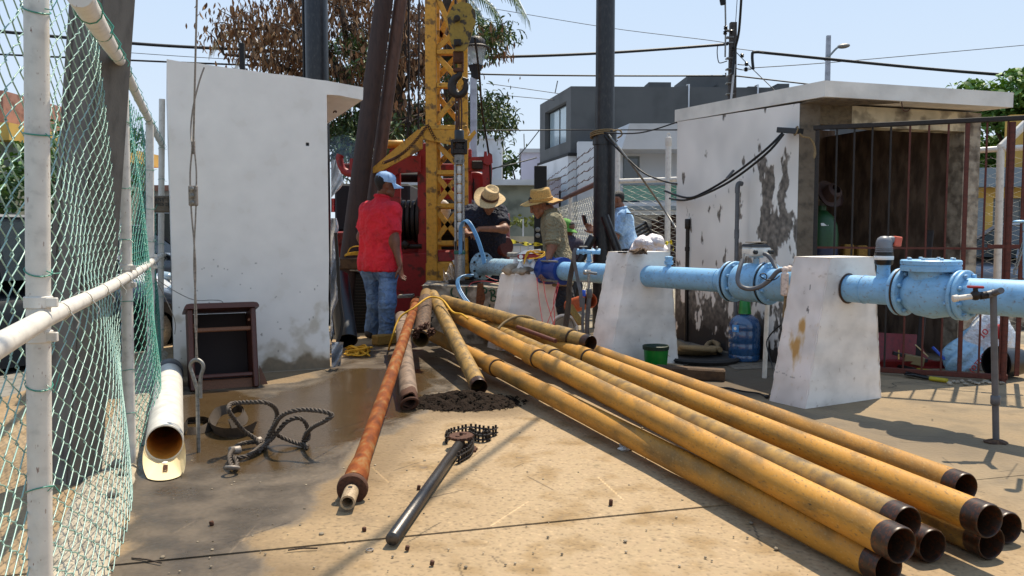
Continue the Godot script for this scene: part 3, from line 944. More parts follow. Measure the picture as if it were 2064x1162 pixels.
func left_fence() -> void:
	var p2 := gp(262, 943)
	var p3 := gp(304, 782)
	p2.y = 0.0; p3.y = 0.0
	var st := (p3 - p2)
	var p1 := at(83, 1429, 1.95)
	p1.y = 0.0
	fp = [p1, p2, p3, p3 + st * 0.86]
	var t := thing("chain_link_fence", "chain link fence of white pipe posts and teal wire along the left edge", "fence", fp[1])
	var tops := [at(72, -60, -fp[0].z), at(245, 128, -fp[1].z), at(301, 245, -fp[2].z), at(326, 200, -fp[3].z)]
	for k in 4:
		var b := MB.new()
		b.tube([fp[k] - Vector3(0, 0.05, 0), fp[k].lerp(tops[k], 0.5), tops[k]], 0.0265, 16)
		var post := part(t, "post", b, M.white_pipe)
		for h in ([0.86, 0.94] if k < 3 else [0.9]):
			b = MB.new()
			var c: Vector3 = fp[k].lerp(tops[k], h / (tops[k].y))
			b.lathe([Vector2(0.027, -0.014), Vector2(0.031, -0.012), Vector2(0.031, 0.012), Vector2(0.027, 0.014)], Transform3D(Basis(), c), 16)
			b.box(c + Vector3(0.035, 0, 0.01), Vector3(0.03, 0.022, 0.012), Basis(), 0.002)
			part(post, "rail_clamp", b, M.white_pipe)
		for j in 7:
			b = MB.new()
			var h := 0.22 + j * 0.27 + rn(-0.04, 0.04)
			var c: Vector3 = fp[k].lerp(tops[k], h / tops[k].y)
			var tilt := rn(-0.01, 0.01)
			b.tube(roundish(c, Vector3(0.029, tilt, 0), Vector3(0, tilt, 0.029), 14), 0.0016, 4, false, true)
			b.tube([c + Vector3(0.026, 0, 0.012), c + Vector3(0.045, rn(-0.02, 0.02), 0.02), c + Vector3(0.05, rn(-0.03, 0.03), 0.0)], 0.0015, 4)
			part(post, "tie_wire", b, M.wire_teal)
	for k in 3:
		for h in [0.9, 1.9]:
			var b := MB.new()
			var a: Vector3 = fp[k].lerp(tops[k], h / tops[k].y) if h < 1.5 else Vector3(tops[k].x, minf(tops[k].y, 1.9), tops[k].z)
			var e: Vector3 = fp[k + 1].lerp(tops[k + 1], h / tops[k + 1].y)
			if h > 1.5 and k < 2: e = tops[k + 1]
			if k == 0 and h > 1.5: a = at(158, -12, -fp[0].z - 0.45)
			var in_ := Vector3(0.012, 0, 0) if h < 1.5 else Vector3.ZERO
			var pts := [a + in_, (a + e) / 2.0 + in_ - Vector3(0, 0.006, 0), e + in_]
			b.tube(pts, 0.0225, 14)
			var rl := part(t, "mid_rail" if h < 1.5 else "top_rail", b, M.white_pipe)
			for j in 5:
				b = MB.new()
				var c: Vector3 = a.lerp(e, (j + 0.5) / 5.0) + in_
				var d: Vector3 = (e - a).normalized()
				var x := d.cross(Vector3.UP).normalized()
				b.tube(roundish(c, x * 0.026, d.cross(x) * 0.026 + d * 0.02, 12), 0.0016, 4, false, true)
				b.tube([c + x * 0.024, c + x * 0.045 + Vector3(0, -0.03, 0), c + x * 0.03 + Vector3(0.01, -0.045, 0)], 0.0016, 4)
				part(rl, "tie_wire", b, M.wire_grey if h < 1.5 else M.wire_teal)
	# the rail reaches on past the near post
	var b0 := MB.new()
	var j0: Vector3 = fp[0].lerp(tops[0], 0.9 / tops[0].y) + Vector3(0.012, 0, 0)
	b0.tube([j0, j0 - st * 0.3, j0 - st * 0.6], 0.0225, 14)
	part(t, "mid_rail", b0, M.white_pipe)
	var mlen := st.length()
	for k in 3:
		var b := MB.new()
		var hi := 1.93 if k else 1.98
		weave(b, fence_point, float(k), float(k + 1), mlen if k < 2 else mlen * 0.86, 0.0, hi, 0.066, 0.0019, 4, 0.5)
		var ln := part(t, "chain_link_mesh", b, [M.wire, M.wire_teal, M.wire_teal][k])
		ln.set_meta("kind", "stuff")
	var bn := MB.new()
	weave(bn, func(s, h): return fence_point(0.0, h, 0.6) - st * (1.0 - s) * 0.5 + Vector3(0.0, 0, 0), 0.0, 1.0, mlen * 0.5, 0.0, 1.98, 0.066, 0.0018, 4, 0.5)
	part(t, "chain_link_mesh", bn, M.wire).set_meta("kind", "stuff")
	# broken footing along the fence
	var b := MB.new()
	var far: Vector3 = fp[3]
	var near: Vector3 = fp[0] - st * 0.7
	var nn := st.normalized().cross(Vector3.UP)
	var edge := noise(0.05, 3, 6)
	b.sheet(func(u, v): 
		var q := near.lerp(far, u) + nn * lerpf(-0.16, 0.075 + 0.02 * edge.get_noise_1d(u * 700.0), v)
		return Vector3(q.x, (0.03 + 0.012 * edge.get_noise_2d(u * 900.0, v * 40.0)) * clampf(sin(PI * v) * 2.6, 0.0, 1.0) - 0.01, q.z), 140, 8)
	solo("fence_footing", "rough broken concrete footing under the left chain link fence", "kerb", b, mt("b5a892", 0.95, 0.0, {"tex": texs.mottle, "s": 2.0, "det": texs.chips, "ds": 3.0, "bump": texs.lump, "bh": 1.2}))
	for q in [[238, 950, 0.03, "white"], [262, 936, 0.025, "flat"], [250, 965, 0.02, "smallest"], [228, 1010, 0.022, "grey"]]:
		var p := gp(q[0], q[1])
		var r := MB.new()
		r.ball(p + Vector3(0, q[2] * 0.4 + 0.02, 0), Vector3(q[2] * 1.3, q[2] * 0.7, q[2]), Basis(), 6, 9, 0.25, q[0])
		solo("stone", {"white": "largest pale stone of the four by the footing of the left fence", "flat": "flat pale stone touching the second post of the left fence", "smallest": "smallest pale stone just in front of the second fence post", "grey": "pale stone on the footing nearest the camera, left of the white pipe"}[q[3]], "stone", r, M.conc, Vector3.ZERO, "stones by the fence footing")
	# two wires that stick out from the far post
	b = MB.new()
	var w0: Vector3 = fp[2] + Vector3(0.05, 0.78, 0)
	b.tube(curve([w0, w0 + Vector3(0.1, -0.1, -0.1), w0 + Vector3(0.2, -0.17, -0.2), w0 + Vector3(0.33, -0.17, -0.2), w0 + Vector3(0.4, -0.18, -0.2), w0 + Vector3(0.42, -0.24, -0.2)]), 0.003, 5)
	b.tube(curve([w0, w0 + Vector3(0.05, -0.12, -0.02), w0 + Vector3(0.11, -0.3, -0.05), w0 + Vector3(0.12, -0.4, -0.02)]), 0.003, 5)
	solo("loose_wire", "two loose curling wires hanging from the third white fence post", "wire", b, M.cable)
	# the gauge box between fence and hut
	var gb := at(327, 412, 7.4)
	var gt := thing("control_box", "dark grey box with scribbled writing between the fence and the white hut", "box", gb)
	b = MB.new()
	b.box(gb, Vector3(0.15, 0.145, 0.1), Basis(), 0.012)
	part(gt, "case", b, M.conc_dark)
	b = MB.new()
	b.beam(gb + Vector3(0.065, 0.12, -0.06), Vector3(gb.x + 0.065, 0, gb.z - 0.06), 0.05, 0.04, 0.004)
	part(gt, "post", b, M.grease)
	letters(gt, "lettering", "DANY", 0.03, Transform3D(Basis(), gb + Vector3(-0.02, 0.035, 0.052)), M.dark_ink, "Droid Serif")
	letters(gt, "lettering", "MARES 28", 0.026, Transform3D(Basis(), gb + Vector3(-0.005, -0.002, 0.052)), M.dark_ink, "Droid Serif")

# ---------------------------------------------------------------- the street beyond the fence
func car(called: String, label: String, m: Material, pos: Vector3, turn: float) -> void:
	var t := thing(called, label, "car", pos)
	t.rotation.y = turn
	off[t] = Vector3.ZERO
	var b := MB.new()
	# loft of the body: stations along x, each half width, sill, belt
	var st := [[-2.0, 0.55, 0.35, 0.62], [-1.9, 0.72, 0.26, 0.78], [-1.2, 0.82, 0.22, 0.9], [-0.5, 0.84, 0.2, 0.93], [0.6, 0.84, 0.2, 0.92], [1.3, 0.82, 0.22, 0.86], [1.85, 0.74, 0.25, 0.72], [2.0, 0.58, 0.34, 0.58]]
	b.sheet(func(u, v):
		var k := clampi(int(u * 7.0), 0, 6)
		var f: float = u * 7.0 - k
		var q := []
		for e in 4: q.append(lerpf(st[k][e], st[k + 1][e], f))
		var an: float = PI * v
		var y: float = lerpf(q[2], q[3], pow(sin(an), 0.45))
		return Vector3(q[0], y, -cos(an) * q[1] * (1.0 if absf(cos(an)) < 0.8 else lerpf(1.0, 0.97, (absf(cos(an)) - 0.8) * 5.0))), 28, 16)
	for e in [0, 7]:
		b.box(Vector3(st[e][0] * 0.985, (st[e][2] + st[e][3]) / 2, 0), Vector3(0.06, 0.28, st[e][1] * 2.0), Basis(), 0.02)
	b.box(Vector3(0, 0.3, 0), Vector3(3.7, 0.2, 1.4), Basis(), 0.02)
	part(t, "body", b, m)
	b = MB.new()
	b.hull8([Vector3(-1.35, 0.88, -0.74), Vector3(0.95, 0.88, -0.74), Vector3(0.95, 0.88, 0.74), Vector3(-1.35, 0.88, 0.74)], [Vector3(-0.95, 1.36, -0.58), Vector3(0.2, 1.38, -0.58), Vector3(0.2, 1.38, 0.58), Vector3(-0.95, 1.36, 0.58)])
	part(t, "window", b, M.glass)
	b = MB.new()
	b.box(Vector3(-0.38, 1.385, 0), Vector3(1.2, 0.05, 1.18), Basis(), 0.02)
	for z in [-1.0, 1.0]:
		b.beam(Vector3(0.96, 0.88, 0.735 * z), Vector3(0.2, 1.37, 0.585 * z), 0.06, 0.05)
		b.beam(Vector3(-1.36, 0.88, 0.735 * z), Vector3(-0.96, 1.37, 0.585 * z), 0.08, 0.05)
		b.beam(Vector3(-0.35, 0.88, 0.75 * z), Vector3(-0.33, 1.37, 0.595 * z), 0.06, 0.03)
	part(t, "roof", b, m)
	for x in [-1.25, 1.25]:
		for z in [-1.0, 1.0]:
			b = MB.new()
			b.lathe([Vector2(0.19, -0.09), Vector2(0.29, -0.09), Vector2(0.31, -0.06), Vector2(0.31, 0.06), Vector2(0.29, 0.09), Vector2(0.19, 0.09)], Transform3D(Basis(Vector3.RIGHT, PI / 2), Vector3(x, 0.31, 0.77 * z)), 20)
			var w := part(t, "wheel", b, M.rubber)
			b = MB.new()
			b.cyl(Vector3(x, 0.31, 0.7 * z), Vector3(x, 0.31, 0.83 * z), 0.19, 14, 0.02)
			part(w, "rim", b, M.silver)
	for z in [-1.0, 1.0]:
		b = MB.new()
		b.ball(Vector3(1.9, 0.66, 0.52 * z), Vector3(0.1, 0.07, 0.15), Basis(), 5, 8)
		part(t, "headlight", b, M.glass_pale)

func broad_tree(called: String, label: String, foot: Vector3, h: float, r: float, nleaf: int, leaf: float, c0: Color, c1: Color, group := "", low := 0.5) -> void:
	var t := thing(called, label, "tree", foot, group)
	var b := MB.new()
	var top := foot + Vector3(rn(-0.3, 0.3), h * 0.62, rn(-0.3, 0.3))
	b.tube(curve([foot, foot.lerp(top, 0.5) + Vector3(rn(-0.2, 0.2), 0, 0), top], 4), [h * 0.035, h * 0.033, h * 0.03, h * 0.028, h * 0.026, h * 0.024, h * 0.022, h * 0.018, h * 0.012], 8)
	var hubs := []
	for k in 9:
		var an := TAU * k / 9.0 + rn(-0.3, 0.3)
		var q := foot + Vector3(cos(an) * r * rn(0.4, 0.8), h * rn(low, 0.92), sin(an) * r * rn(0.4, 0.8))
		b.tube([foot.lerp(top, rn(0.5, 0.95)), foot.lerp(top, 0.9).lerp(q, 0.6), q], [h * 0.012, h * 0.008, h * 0.003], 5)
		hubs.append(q)
	part(t, "trunk", b, M.bark)
	var lf := MB.new()
	lf.sheet(func(u, v): return Vector3((u - 0.5) * sin(PI * clampf(v, 0.08, 0.97)) * 0.6, 0.08 * sin(PI * v), v - 0.5), 2, 3)
	var xs := []
	var cs := []
	for k in nleaf:
		var hb: Vector3 = hubs[k % hubs.size()]
		var d := Vector3(clampf(rng.randfn(), -1.5, 1.5), clampf(rng.randfn(), -1.5, 1.5) * 0.75, clampf(rng.randfn(), -1.5, 1.5)) * r * 0.26
		var bs := Basis.from_euler(Vector3(rn(-1, 1), rn(0, TAU), rn(-1, 1))).scaled_local(Vector3.ONE * leaf * rn(0.6, 1.3))
		xs.append(Transform3D(bs, hb + d))
		cs.append(c0.lerp(c1, rn(0, 1)))
	many(t, "crown", lf.mesh(), xs, cs, M.leaf_green)

func block(b: MB, x0: float, x1: float, y0: float, y1: float, d0: float, d1: float, ch := 0.0) -> void:      # a box from x0 to x1, y0 to y1, d0 to d1 metres away
	b.box(Vector3((x0 + x1) / 2, (y0 + y1) / 2, -(d0 + d1) / 2), Vector3(x1 - x0, y1 - y0, d1 - d0), Basis(), ch)

func street() -> void:
	var b := MB.new()
	b.quad(Vector3(-2.0, -0.012, 1), Vector3(-0.75, -0.012, -0.5), Vector3(-4.6, -0.012, -12), Vector3(-6.2, -0.012, -12))
	struct("pavement", b, M.paving)
	b = MB.new()
	for k in 10:                                        # kerb stones painted yellow
		var a := Vector3(-2.0, -0.07, 1).lerp(Vector3(-6.2, -0.07, -12), k / 10.0)
		var e := Vector3(-2.0, -0.07, 1).lerp(Vector3(-6.2, -0.07, -12), (k + 0.985) / 10.0)
		var kb := MB.new()
		kb.beam(a - Vector3(0.08, 0, 0), e - Vector3(0.08, 0, 0), 0.15, 0.17, 0.015)
		if k == 0: b = kb
		else:
			b.V.append_array(kb.V); b.N.append_array(kb.N); b.U.append_array(kb.U); b.C.append_array(kb.C)
			for i in kb.I: b.I.append(i + b.V.size() - kb.V.size())
	struct("kerb", b, mt("b89a48", 0.9, 0.0, {"tex": texs.mottle, "s": 1.5, "det": texs.grime, "ds": 1.0}))
	# the leaning concrete pole
	var f := at(133, 900, 3.72)
	f.y = -0.02
	var q := at(206, 0, 3.6)
	var up := f + (q - f) * 3.9
	var t := thing("concrete_pole", "thick leaning grey concrete utility pole just behind the chain link fence", "utility pole", f)
	b = MB.new()
	var tw := Basis(Vector3.UP, -0.38)
	var lo := []
	var hi := []
	for c in [[-1, -1], [1, -1], [1, 1], [-1, 1]]:
		lo.append(f + tw * Vector3(c[0] * 0.108, 0, c[1] * 0.085))
		hi.append(up + tw * Vector3(c[0] * 0.07, 0, c[1] * 0.055))
	b.hull8(lo, hi)
	part(t, "shaft", b, M.conc_pole)
	for s in [-1.0, 1.0]:
		b = MB.new()
		b.hull8([lo[0] + tw * Vector3(0.02 if s < 0 else 0.175, 0, 0.176), lo[0] + tw * Vector3(0.04 if s < 0 else 0.2, 0, 0.176), lo[0] + tw * Vector3(0.04 if s < 0 else 0.2, 0, 0.168), lo[0] + tw * Vector3(0.02 if s < 0 else 0.175, 0, 0.168)],
			[hi[0] + tw * Vector3(0.01 if s < 0 else 0.118, 0, 0.116), hi[0] + tw * Vector3(0.025 if s < 0 else 0.135, 0, 0.116), hi[0] + tw * Vector3(0.025 if s < 0 else 0.135, 0, 0.108), hi[0] + tw * Vector3(0.01 if s < 0 else 0.118, 0, 0.108)])
		part(t, "edge_strip", b, M.conc_pole)
	# guy anchor with its wire
	var e0 := gp(400, 912)
	var e1 := at(396, 735, -e0.z)
	t = thing("guy_wire", "steel guy wire with bolted clamp and eye rod anchored in the wet concrete", "guy wire", e0)
	b = MB.new()
	var rod := (e1 - e0).normalized()
	b.tube([e0 - rod * 0.1, e0.lerp(e1, 0.5), e1 + rod * -0.11], 0.0095, 10)
	var px := Vector3(1, 0, 0.1).normalized()
	var eye := [e1 - rod * 0.17 + px * 0.016, e1 - rod * 0.1 + px * 0.016, e1 - rod * 0.06 + px * 0.02, e1 - rod * 0.02 + px * 0.033, e1 + rod * 0.008 + px * 0.028, e1 + rod * 0.024, e1 + rod * 0.008 - px * 0.028, e1 - rod * 0.02 - px * 0.033, e1 - rod * 0.06 - px * 0.02, e1 - rod * 0.12 - px * 0.003]
	b.tube(curve(eye, 4), 0.0095, 10)
	part(t, "eye_rod", b, M.galv)
	b = MB.new()
	var c0 := at(389, 395, -e0.z + 0.02)
	var c1 := at(389, 298, -e0.z + 0.03)
	var s_ := up - Vector3(0, 0.2, 0)
	for s in [-1.0, 1.0]:
		var pts := []
		for k in 40:
			var h := k / 39.0
			var p := (e1 + rod * 0.012).lerp(c0, h)
			var an := h * 10.0 + (PI if s > 0 else 0.0)
			var rr := 0.004 + 0.01 * clampf((h - 0.72) * 4.0, 0.0, 1.0)
			var hold := clampf((h - 0.6) * 3.0, 0.0, 1.0)
			pts.append(p + px * (cos(an) * (1.0 - hold) + s * hold) * rr + Vector3(0, 0, sin(an) * 0.004 * (1.0 - hold)))
		pts.append(c0 + px * s * 0.014)
		pts.append_array(curve([c0 + px * s * 0.014, c0.lerp(c1, 0.5) + px * s * 0.016, c1 + px * s * 0.005], 5))
		b.tube(pts, 0.0042, 6)
	b.tube([c1, s_], 0.005, 6, false)
	b.tube(curve([c1 + px * -0.004, at(384, 262, 4.26), at(389, 215, 4.26), at(401, 165, 4.26), at(411, 136, 4.27)], 6), 0.004, 6)
	part(t, "strand", b, M.cable)
	b = MB.new()
	for k in 9:
		b.tube(roundish(c1 + Vector3(0, (k - 4) * 0.007, 0), Vector3(0.008, 0.001, 0), Vector3(0, 0, 0.008), 10), 0.003, 5, false, true)
	part(t, "wire_serving", b, M.cable)
	b = MB.new()
	b.box(c0, Vector3(0.044, 0.1, 0.02), Basis(), 0.004)
	var cl := part(t, "clamp", b, M.cable)
	for k in 3:
		b = MB.new()
		b.cyl(c0 + Vector3(0, (k - 1) * 0.034, 0.008), c0 + Vector3(0, (k - 1) * 0.034, 0.024), 0.011, 8, 0.003)
		part(cl, "bolt", b, M.galv)
	# parked cars and houses across the street
	car("parked_car", "white car parked behind the fence near the left edge", M.car_white, Vector3(-5.9, -0.16, -10.0), 1.25)
	car("parked_car", "dark car parked nearest behind the left end of the fence", M.car_dark, Vector3(-4.6, -0.16, -7.2), 1.25)
	car("parked_car", "dark car parked farther up the street, seen right of the concrete pole", M.car_dark, Vector3(-7.5, -0.16, -16), 1.25)
	t = thing("corner_house", "two storey street house with yellow eaves and brick red upper wall", "house", Vector3(-15.5, -0.16, -24))
	b = MB.new(); block(b, -19, -13.2, -0.16, 3.5, 22.5, 31)
	part(t, "wall", b, M.sage_wall)
	b = MB.new(); block(b, -19.4, -13.0, 3.5, 3.95, 22.0, 31.4)
	part(t, "yellow_band", b, M.yellow_house)
	b = MB.new(); block(b, -18.8, -13.6, 3.95, 4.9, 22.8, 30)
	part(t, "upper_wall", b, M.brick_far)
	for k in 3:
		b = MB.new(); block(b, -18.2 + k * 1.6, -17.2 + k * 1.6, 0.9, 2.2, 22.38, 22.55, 0.02)
		var wn := part(t, "window", b, M.white_far)
		b = MB.new(); block(b, -18.1 + k * 1.6, -17.3 + k * 1.6, 1.0, 2.1, 22.35, 22.4)
		part(wn, "pane", b, M.glass)
	t = thing("row_house", "long low pale house behind the parked cars on the left", "house", Vector3(-12, -0.16, -32))
	b = MB.new(); block(b, -16, -8.4, -0.16, 2.6, 30.5, 36)
	part(t, "wall", b, M.white_far)
	b = MB.new(); block(b, -16.3, -8.2, 2.6, 2.8, 30.2, 36.2)
	part(t, "roof", b, M.brick_far)
	for k in 4:
		b = MB.new(); block(b, -14.5 + k * 1.5, -13.6 + k * 1.5, 0.5, 1.8, 30.4, 30.6)
		part(t, "window", b, M.glass)
	broad_tree("street_tree", "green tree behind the leaning concrete pole", Vector3(-11.4, -0.16, -22), 4.2, 1.6, 1500, 0.2, Color(0.03, 0.08, 0.015), Color(0.1, 0.2, 0.04))
	broad_tree("street_tree", "low green tree beside the corner house at the far left", Vector3(-13.2, -0.16, -20), 3.0, 1.3, 1200, 0.2, Color(0.03, 0.07, 0.015), Color(0.09, 0.17, 0.04))

# ---------------------------------------------------------------- behind the yard
func run_box(b: MB, a: Vector2, e: Vector2, y0: float, y1: float, thick: float, s0 := 0.0, s1 := -1.0, set_ := 0.0) -> void:   # a piece of a wall that runs from a to e (x, d); set_ moves it back
	var u := (e - a).normalized()
	if s1 < 0.0: s1 = (e - a).length()
	var n := Vector2(-u.y, u.x)
	var c := a + u * (s0 + s1) / 2.0 + n * (set_ + thick / 2.0)
	b.box(Vector3(c.x, (y0 + y1) / 2.0, -c.y), Vector3(s1 - s0, y1 - y0, thick), Basis(Vector3(u.x, 0, -u.y), Vector3.UP, Vector3(u.y, 0, u.x)))

func hole_wall(b: MB, a: Vector2, e: Vector2, y0: float, y1: float, thick: float, s0: float, s1: float, h0: float, h1: float) -> void:
	var l := (e - a).length()
	run_box(b, a, e, y0, y1, thick, 0.0, s0)
	run_box(b, a, e, y0, y1, thick, s1, l)
	run_box(b, a, e, y0, h0, thick, s0, s1)
	run_box(b, a, e, h1, y1, thick, s0, s1)

func window(t: Node3D, a: Vector2, e: Vector2, s0: float, s1: float, h0: float, h1: float, set_: float, bars: int, frame: Material, glass: Material) -> void:
	var b := MB.new()
	run_box(b, a, e, h0, h0 + 0.06, 0.06, s0, s1, set_)
	run_box(b, a, e, h1 - 0.06, h1, 0.06, s0, s1, set_)
	for k in bars + 2:
		var s := lerpf(s0, s1 - 0.05, float(k) / (bars + 1))
		run_box(b, a, e, h0 + 0.06, h1 - 0.06, 0.05, s, s + 0.05, set_)
	var w := part(t, "window", b, frame)
	for k in bars + 1:
		b = MB.new()
		run_box(b, a, e, h0 + 0.06, h1 - 0.06, 0.012, lerpf(s0, s1 - 0.05, float(k) / (bars + 1)) + 0.05, lerpf(s0, s1 - 0.05, float(k + 1) / (bars + 1)), set_ + 0.02)
		part(w, "pane", b, glass)

func background() -> void:
	var b := MB.new()
	# dark grey modern house
	var fc := Vector2(1.05, 32.0)
	var n := Vector2(1.93, 28.0)
	var rr := Vector2(12.5, 28.4)
	var t := thing("modern_house", "dark grey cubic modern house with white ground floor and big corner window", "house", Vector3(1.9, -0.16, -28))
	hole_wall(b, fc, n, 3.72, 5.9, 0.25, 0.75, 3.55, 4.15, 5.5)
	run_box(b, n, rr, 3.0, 5.9, 0.25)
	run_box(b, n, rr, 5.6, 5.75, 4.0, 0.3, 10.3, 0.2)
	run_box(b, fc + Vector2(0.2, 0), n + Vector2(0.3, 0.2), 3.72, 3.9, 3.0)
	part(t, "upper_wall", b, M.grey_house)
	window(t, fc, n, 0.75, 3.55, 4.15, 5.5, 0.16, 1, M.dark, M.glass_pale)
	b = MB.new()
	run_box(b, fc, n, 4.18, 5.47, 0.05, 0.8, 3.5, 0.5)
	part(t, "curtain", b, M.white_far)
	b = MB.new()
	run_box(b, fc + Vector2(-0.1, 0.1), n + Vector2(-0.1, -0.25), 3.63, 3.717, 0.4)
	part(t, "ledge", b, M.dark)
	b = MB.new()
	hole_wall(b, fc + Vector2(-0.1, 0), n + Vector2(-0.1, -0.15), -0.16, 3.62, 0.3, 0.7, 3.4, 0.2, 3.0)
	run_box(b, n + Vector2(0.2, -0.5), n + Vector2(1.5, -0.5), -0.16, 4.05, 0.5)
	part(t, "lower_wall", b, M.white_far)
	window(t, fc, n, 1.9, 3.2, 0.4, 2.6, 0.22, 1, M.dark, M.glass)
	for q in [[2.65, 0.75, 5.9, 6.12], [5.0, 0.5, 5.9, 6.1], [6.0, 0.35, 5.9, 6.0], [7.0, 0.4, 5.9, 6.1]]:
		b = MB.new()
		run_box(b, n, rr, q[2] - 0.05, q[3], 0.8, q[0], q[0] + q[1], 0.4)
		part(t, "roof_box", b, M.grey_house)
	b = MB.new()
	run_box(b, n, rr, 5.75, 6.45, 2.0, 4.1, 5.5, 1.0)
	part(t, "roof_tower", b, M.grey_house)
	for s in [4.6, 6.9]:
		b = MB.new()
		var p: Vector2 = n + (rr - n).normalized() * (s - 0.7)
		b.tube([Vector3(p.x, 5.2, -p.y + 0.03), Vector3(p.x, 5.98, -p.y + 0.03), Vector3(p.x, 6.0, -p.y - 0.3)], 0.03, 6)
		part(t, "drain_pipe", b, M.white_far)
	# white house with the green glass balcony
	t = thing("balcony_house", "white house with a green glass balcony and a round arched wooden door", "house", Vector3(4.1, -0.16, -24))
	var a := Vector2(2.9, 24.9)
	var e := Vector2(6.2, 24.9)
	b = MB.new()
	hole_wall(b, a, e, 1.9, 3.5, 0.25, 0.35, 0.85, 1.9, 3.35)
	run_box(b, a, e, -0.16, 1.65, 0.25, 0.0, 3.3)
	part(t, "wall", b, M.white_far)
	b = MB.new()
	b.hull8([Vector3(2.95, 3.42, -25.4), Vector3(3.05, 3.42, -23.6), Vector3(6.2, 3.42, -23.6), Vector3(6.2, 3.42, -25.4)], [Vector3(2.95, 4.12, -25.4), Vector3(3.25, 4.12, -23.55), Vector3(6.2, 4.12, -23.5), Vector3(6.2, 4.12, -25.4)])
	part(t, "canopy", b, M.white_far)
	b = MB.new(); block(b, 2.9, 6.2, 1.66, 1.95, 23.5, 24.89)
	part(t, "balcony", b, M.white_far)
	b = MB.new(); block(b, 3.1, 4.6, 2.0, 2.42, 23.6, 23.63)
	part(t, "balcony_glass", b, M.glass_green)
	b = MB.new(); block(b, 3.05, 4.7, 2.425, 2.48, 23.57, 23.66, 0.01)
	part(t, "handrail", b, M.grey_trim)
	window(t, a, e, 0.35, 0.85, 1.96, 3.35, 0.1, 0, M.grey_trim, M.glass)
	b = MB.new()
	var arch := [Vector2(-0.72, 0), Vector2(0.72, 0)]
	for k in 13: arch.append(Vector2(0.72 * cos(PI * k / 12.0), 0.85 + 0.72 * sin(PI * k / 12.0)))
	b.prism(arch, Transform3D(Basis(), Vector3(4.63, -0.1, -24.87)), 0.1)
	var dr := part(t, "arched_door", b, M.door_wood)
	for k in 8:
		b = MB.new()
		var x := -0.63 + k * 0.18
		b.box(Vector3(4.63 + x, -0.1 + 0.42 + sqrt(maxf(0.0, 0.5 - x * x)) * 0.5 + 0.2, -24.8), Vector3(0.16, 0.85 + sqrt(maxf(0.02, 0.5 - x * x)) + 0.0, 0.04), Basis(), 0.01)
		part(dr, "plank", b, M.door_wood)
	b = MB.new(); block(b, 3.55, 3.85, 1.1, 1.25, 24.8, 24.9, 0.01)
	part(t, "meter_plate", b, M.grey_trim)
	b = MB.new(); block(b, 2.95, 3.35, -0.16, 1.2, 24.83, 24.9, 0.01)
	part(t, "door", b, M.dark)
	b = MB.new(); block(b, 3.1, 4.6, 1.73, 1.85, 23.45, 23.5, 0.005)
	part(t, "trim", b, M.grey_trim)
	# white and sage blocks far behind the rig
	for q in [["tall pale grey blank building far behind the rig", -4.0, -0.42, 5.06, 35.0, 42.0, M.white_far, "far_building"], ["small lilac white rooftop building left of the dark grey house", 0.38, 2.4, 4.35, 33.4, 38.0, M.lilac_far, "far_building"]]:
		t = thing(q[7], q[0], "building", Vector3(q[1], -0.16, -q[4]))
		b = MB.new(); block(b, q[1], q[2], -0.16, q[3], q[4], q[5])
		part(t, "wall", b, q[6])
		b = MB.new(); block(b, q[1] - 0.08, q[2] + 0.05, q[3] - 0.1, q[3] + 0.05, q[4] - 0.08, q[5] + 0.05)
		part(t, "roof_edge", b, M.white_far)
	b = MB.new()
	b.tube([at(1057, 303, 33.5), at(1056, 270, 33.5)], 0.02, 5)
	solo("antenna", "thin aerial rod standing on the small lilac white building", "antenna", b, M.galv)
	b = MB.new()
	b.tube([at(1119, 187, 29.5), at(1124, 163, 29.5)], 0.02, 5)
	solo("antenna", "thin aerial rod on the roof corner of the dark grey house", "antenna", b, M.galv)
	t = thing("sage_house", "low grey green house with flat slab roof behind the two men in straw hats", "house", Vector3(0, -0.16, -26))
	b = MB.new(); block(b, -4.5, 0.85, 0.9, 2.55, 26, 32); block(b, -4.5, -0.1, -0.16, 0.9, 26.4, 32); block(b, -0.1, 0.85, -0.16, 0.9, 27.5, 32)
	part(t, "wall", b, M.sage_wall)
	b = MB.new(); block(b, -4.7, 0.95, 2.55, 2.72, 25.7, 32.3)
	part(t, "roof", b, M.white_far)
	b = MB.new(); block(b, -3.5, 0.85, -0.16, 1.0, 24.2, 24.4)
	part(t, "garden_wall", b, M.beige_wall)
	for k in 5:
		b = MB.new(); block(b, -1.5 + k * 0.45, -1.46 + k * 0.45, 1.0, 1.5, 24.28, 24.32)
		part(t, "grille_bar", b, M.white_far)
	b = MB.new()
	var xs := []
	var cs := []
	for k in 500:
		xs.append(Transform3D(Basis.from_euler(Vector3(rn(0, 6), rn(0, 6), rn(0, 6))).scaled(Vector3.ONE * rn(0.05, 0.1)), Vector3(rn(-2.5, 0.8), 1.42 + rng.randfn() * 0.07, -24.8 + rn(-0.2, 0.2))))
		cs.append(Color(0.1, 0.12, 0.03).lerp(Color(0.25, 0.28, 0.08), rn(0, 1)))
	b.quad(Vector3(-0.5, 0, -0.5), Vector3(0.5, 0, -0.5), Vector3(0.5, 0.1, 0.5), Vector3(-0.5, 0.1, 0.5))
	var v := Node3D.new()
	v.name = "creeper"
	add_child(v)
	tag(v, "strip of yellow green creeper along the garden wall of the sage house", "plant", "", "stuff")
	many(v, "leaves", b.mesh(), xs, cs, M.leaf_green)
	t = thing("driveway_gate", "white metal driveway gate of upright boards behind the khaki shirted man", "gate", Vector3(0, -0.16, -21))
	for k in 12:
		b = MB.new(); block(b, -1.3 + k * 0.19, -1.3 + k * 0.19 + 0.17, -0.1, 0.78, 21, 21.03, 0.006)
		part(t, "board", b, M.white_far)
	b = MB.new(); block(b, -1.35, 1.0, 0.78, 0.84, 20.98, 21.05); block(b, -0.2, -0.1, -0.16, 0.9, 20.94, 20.99)
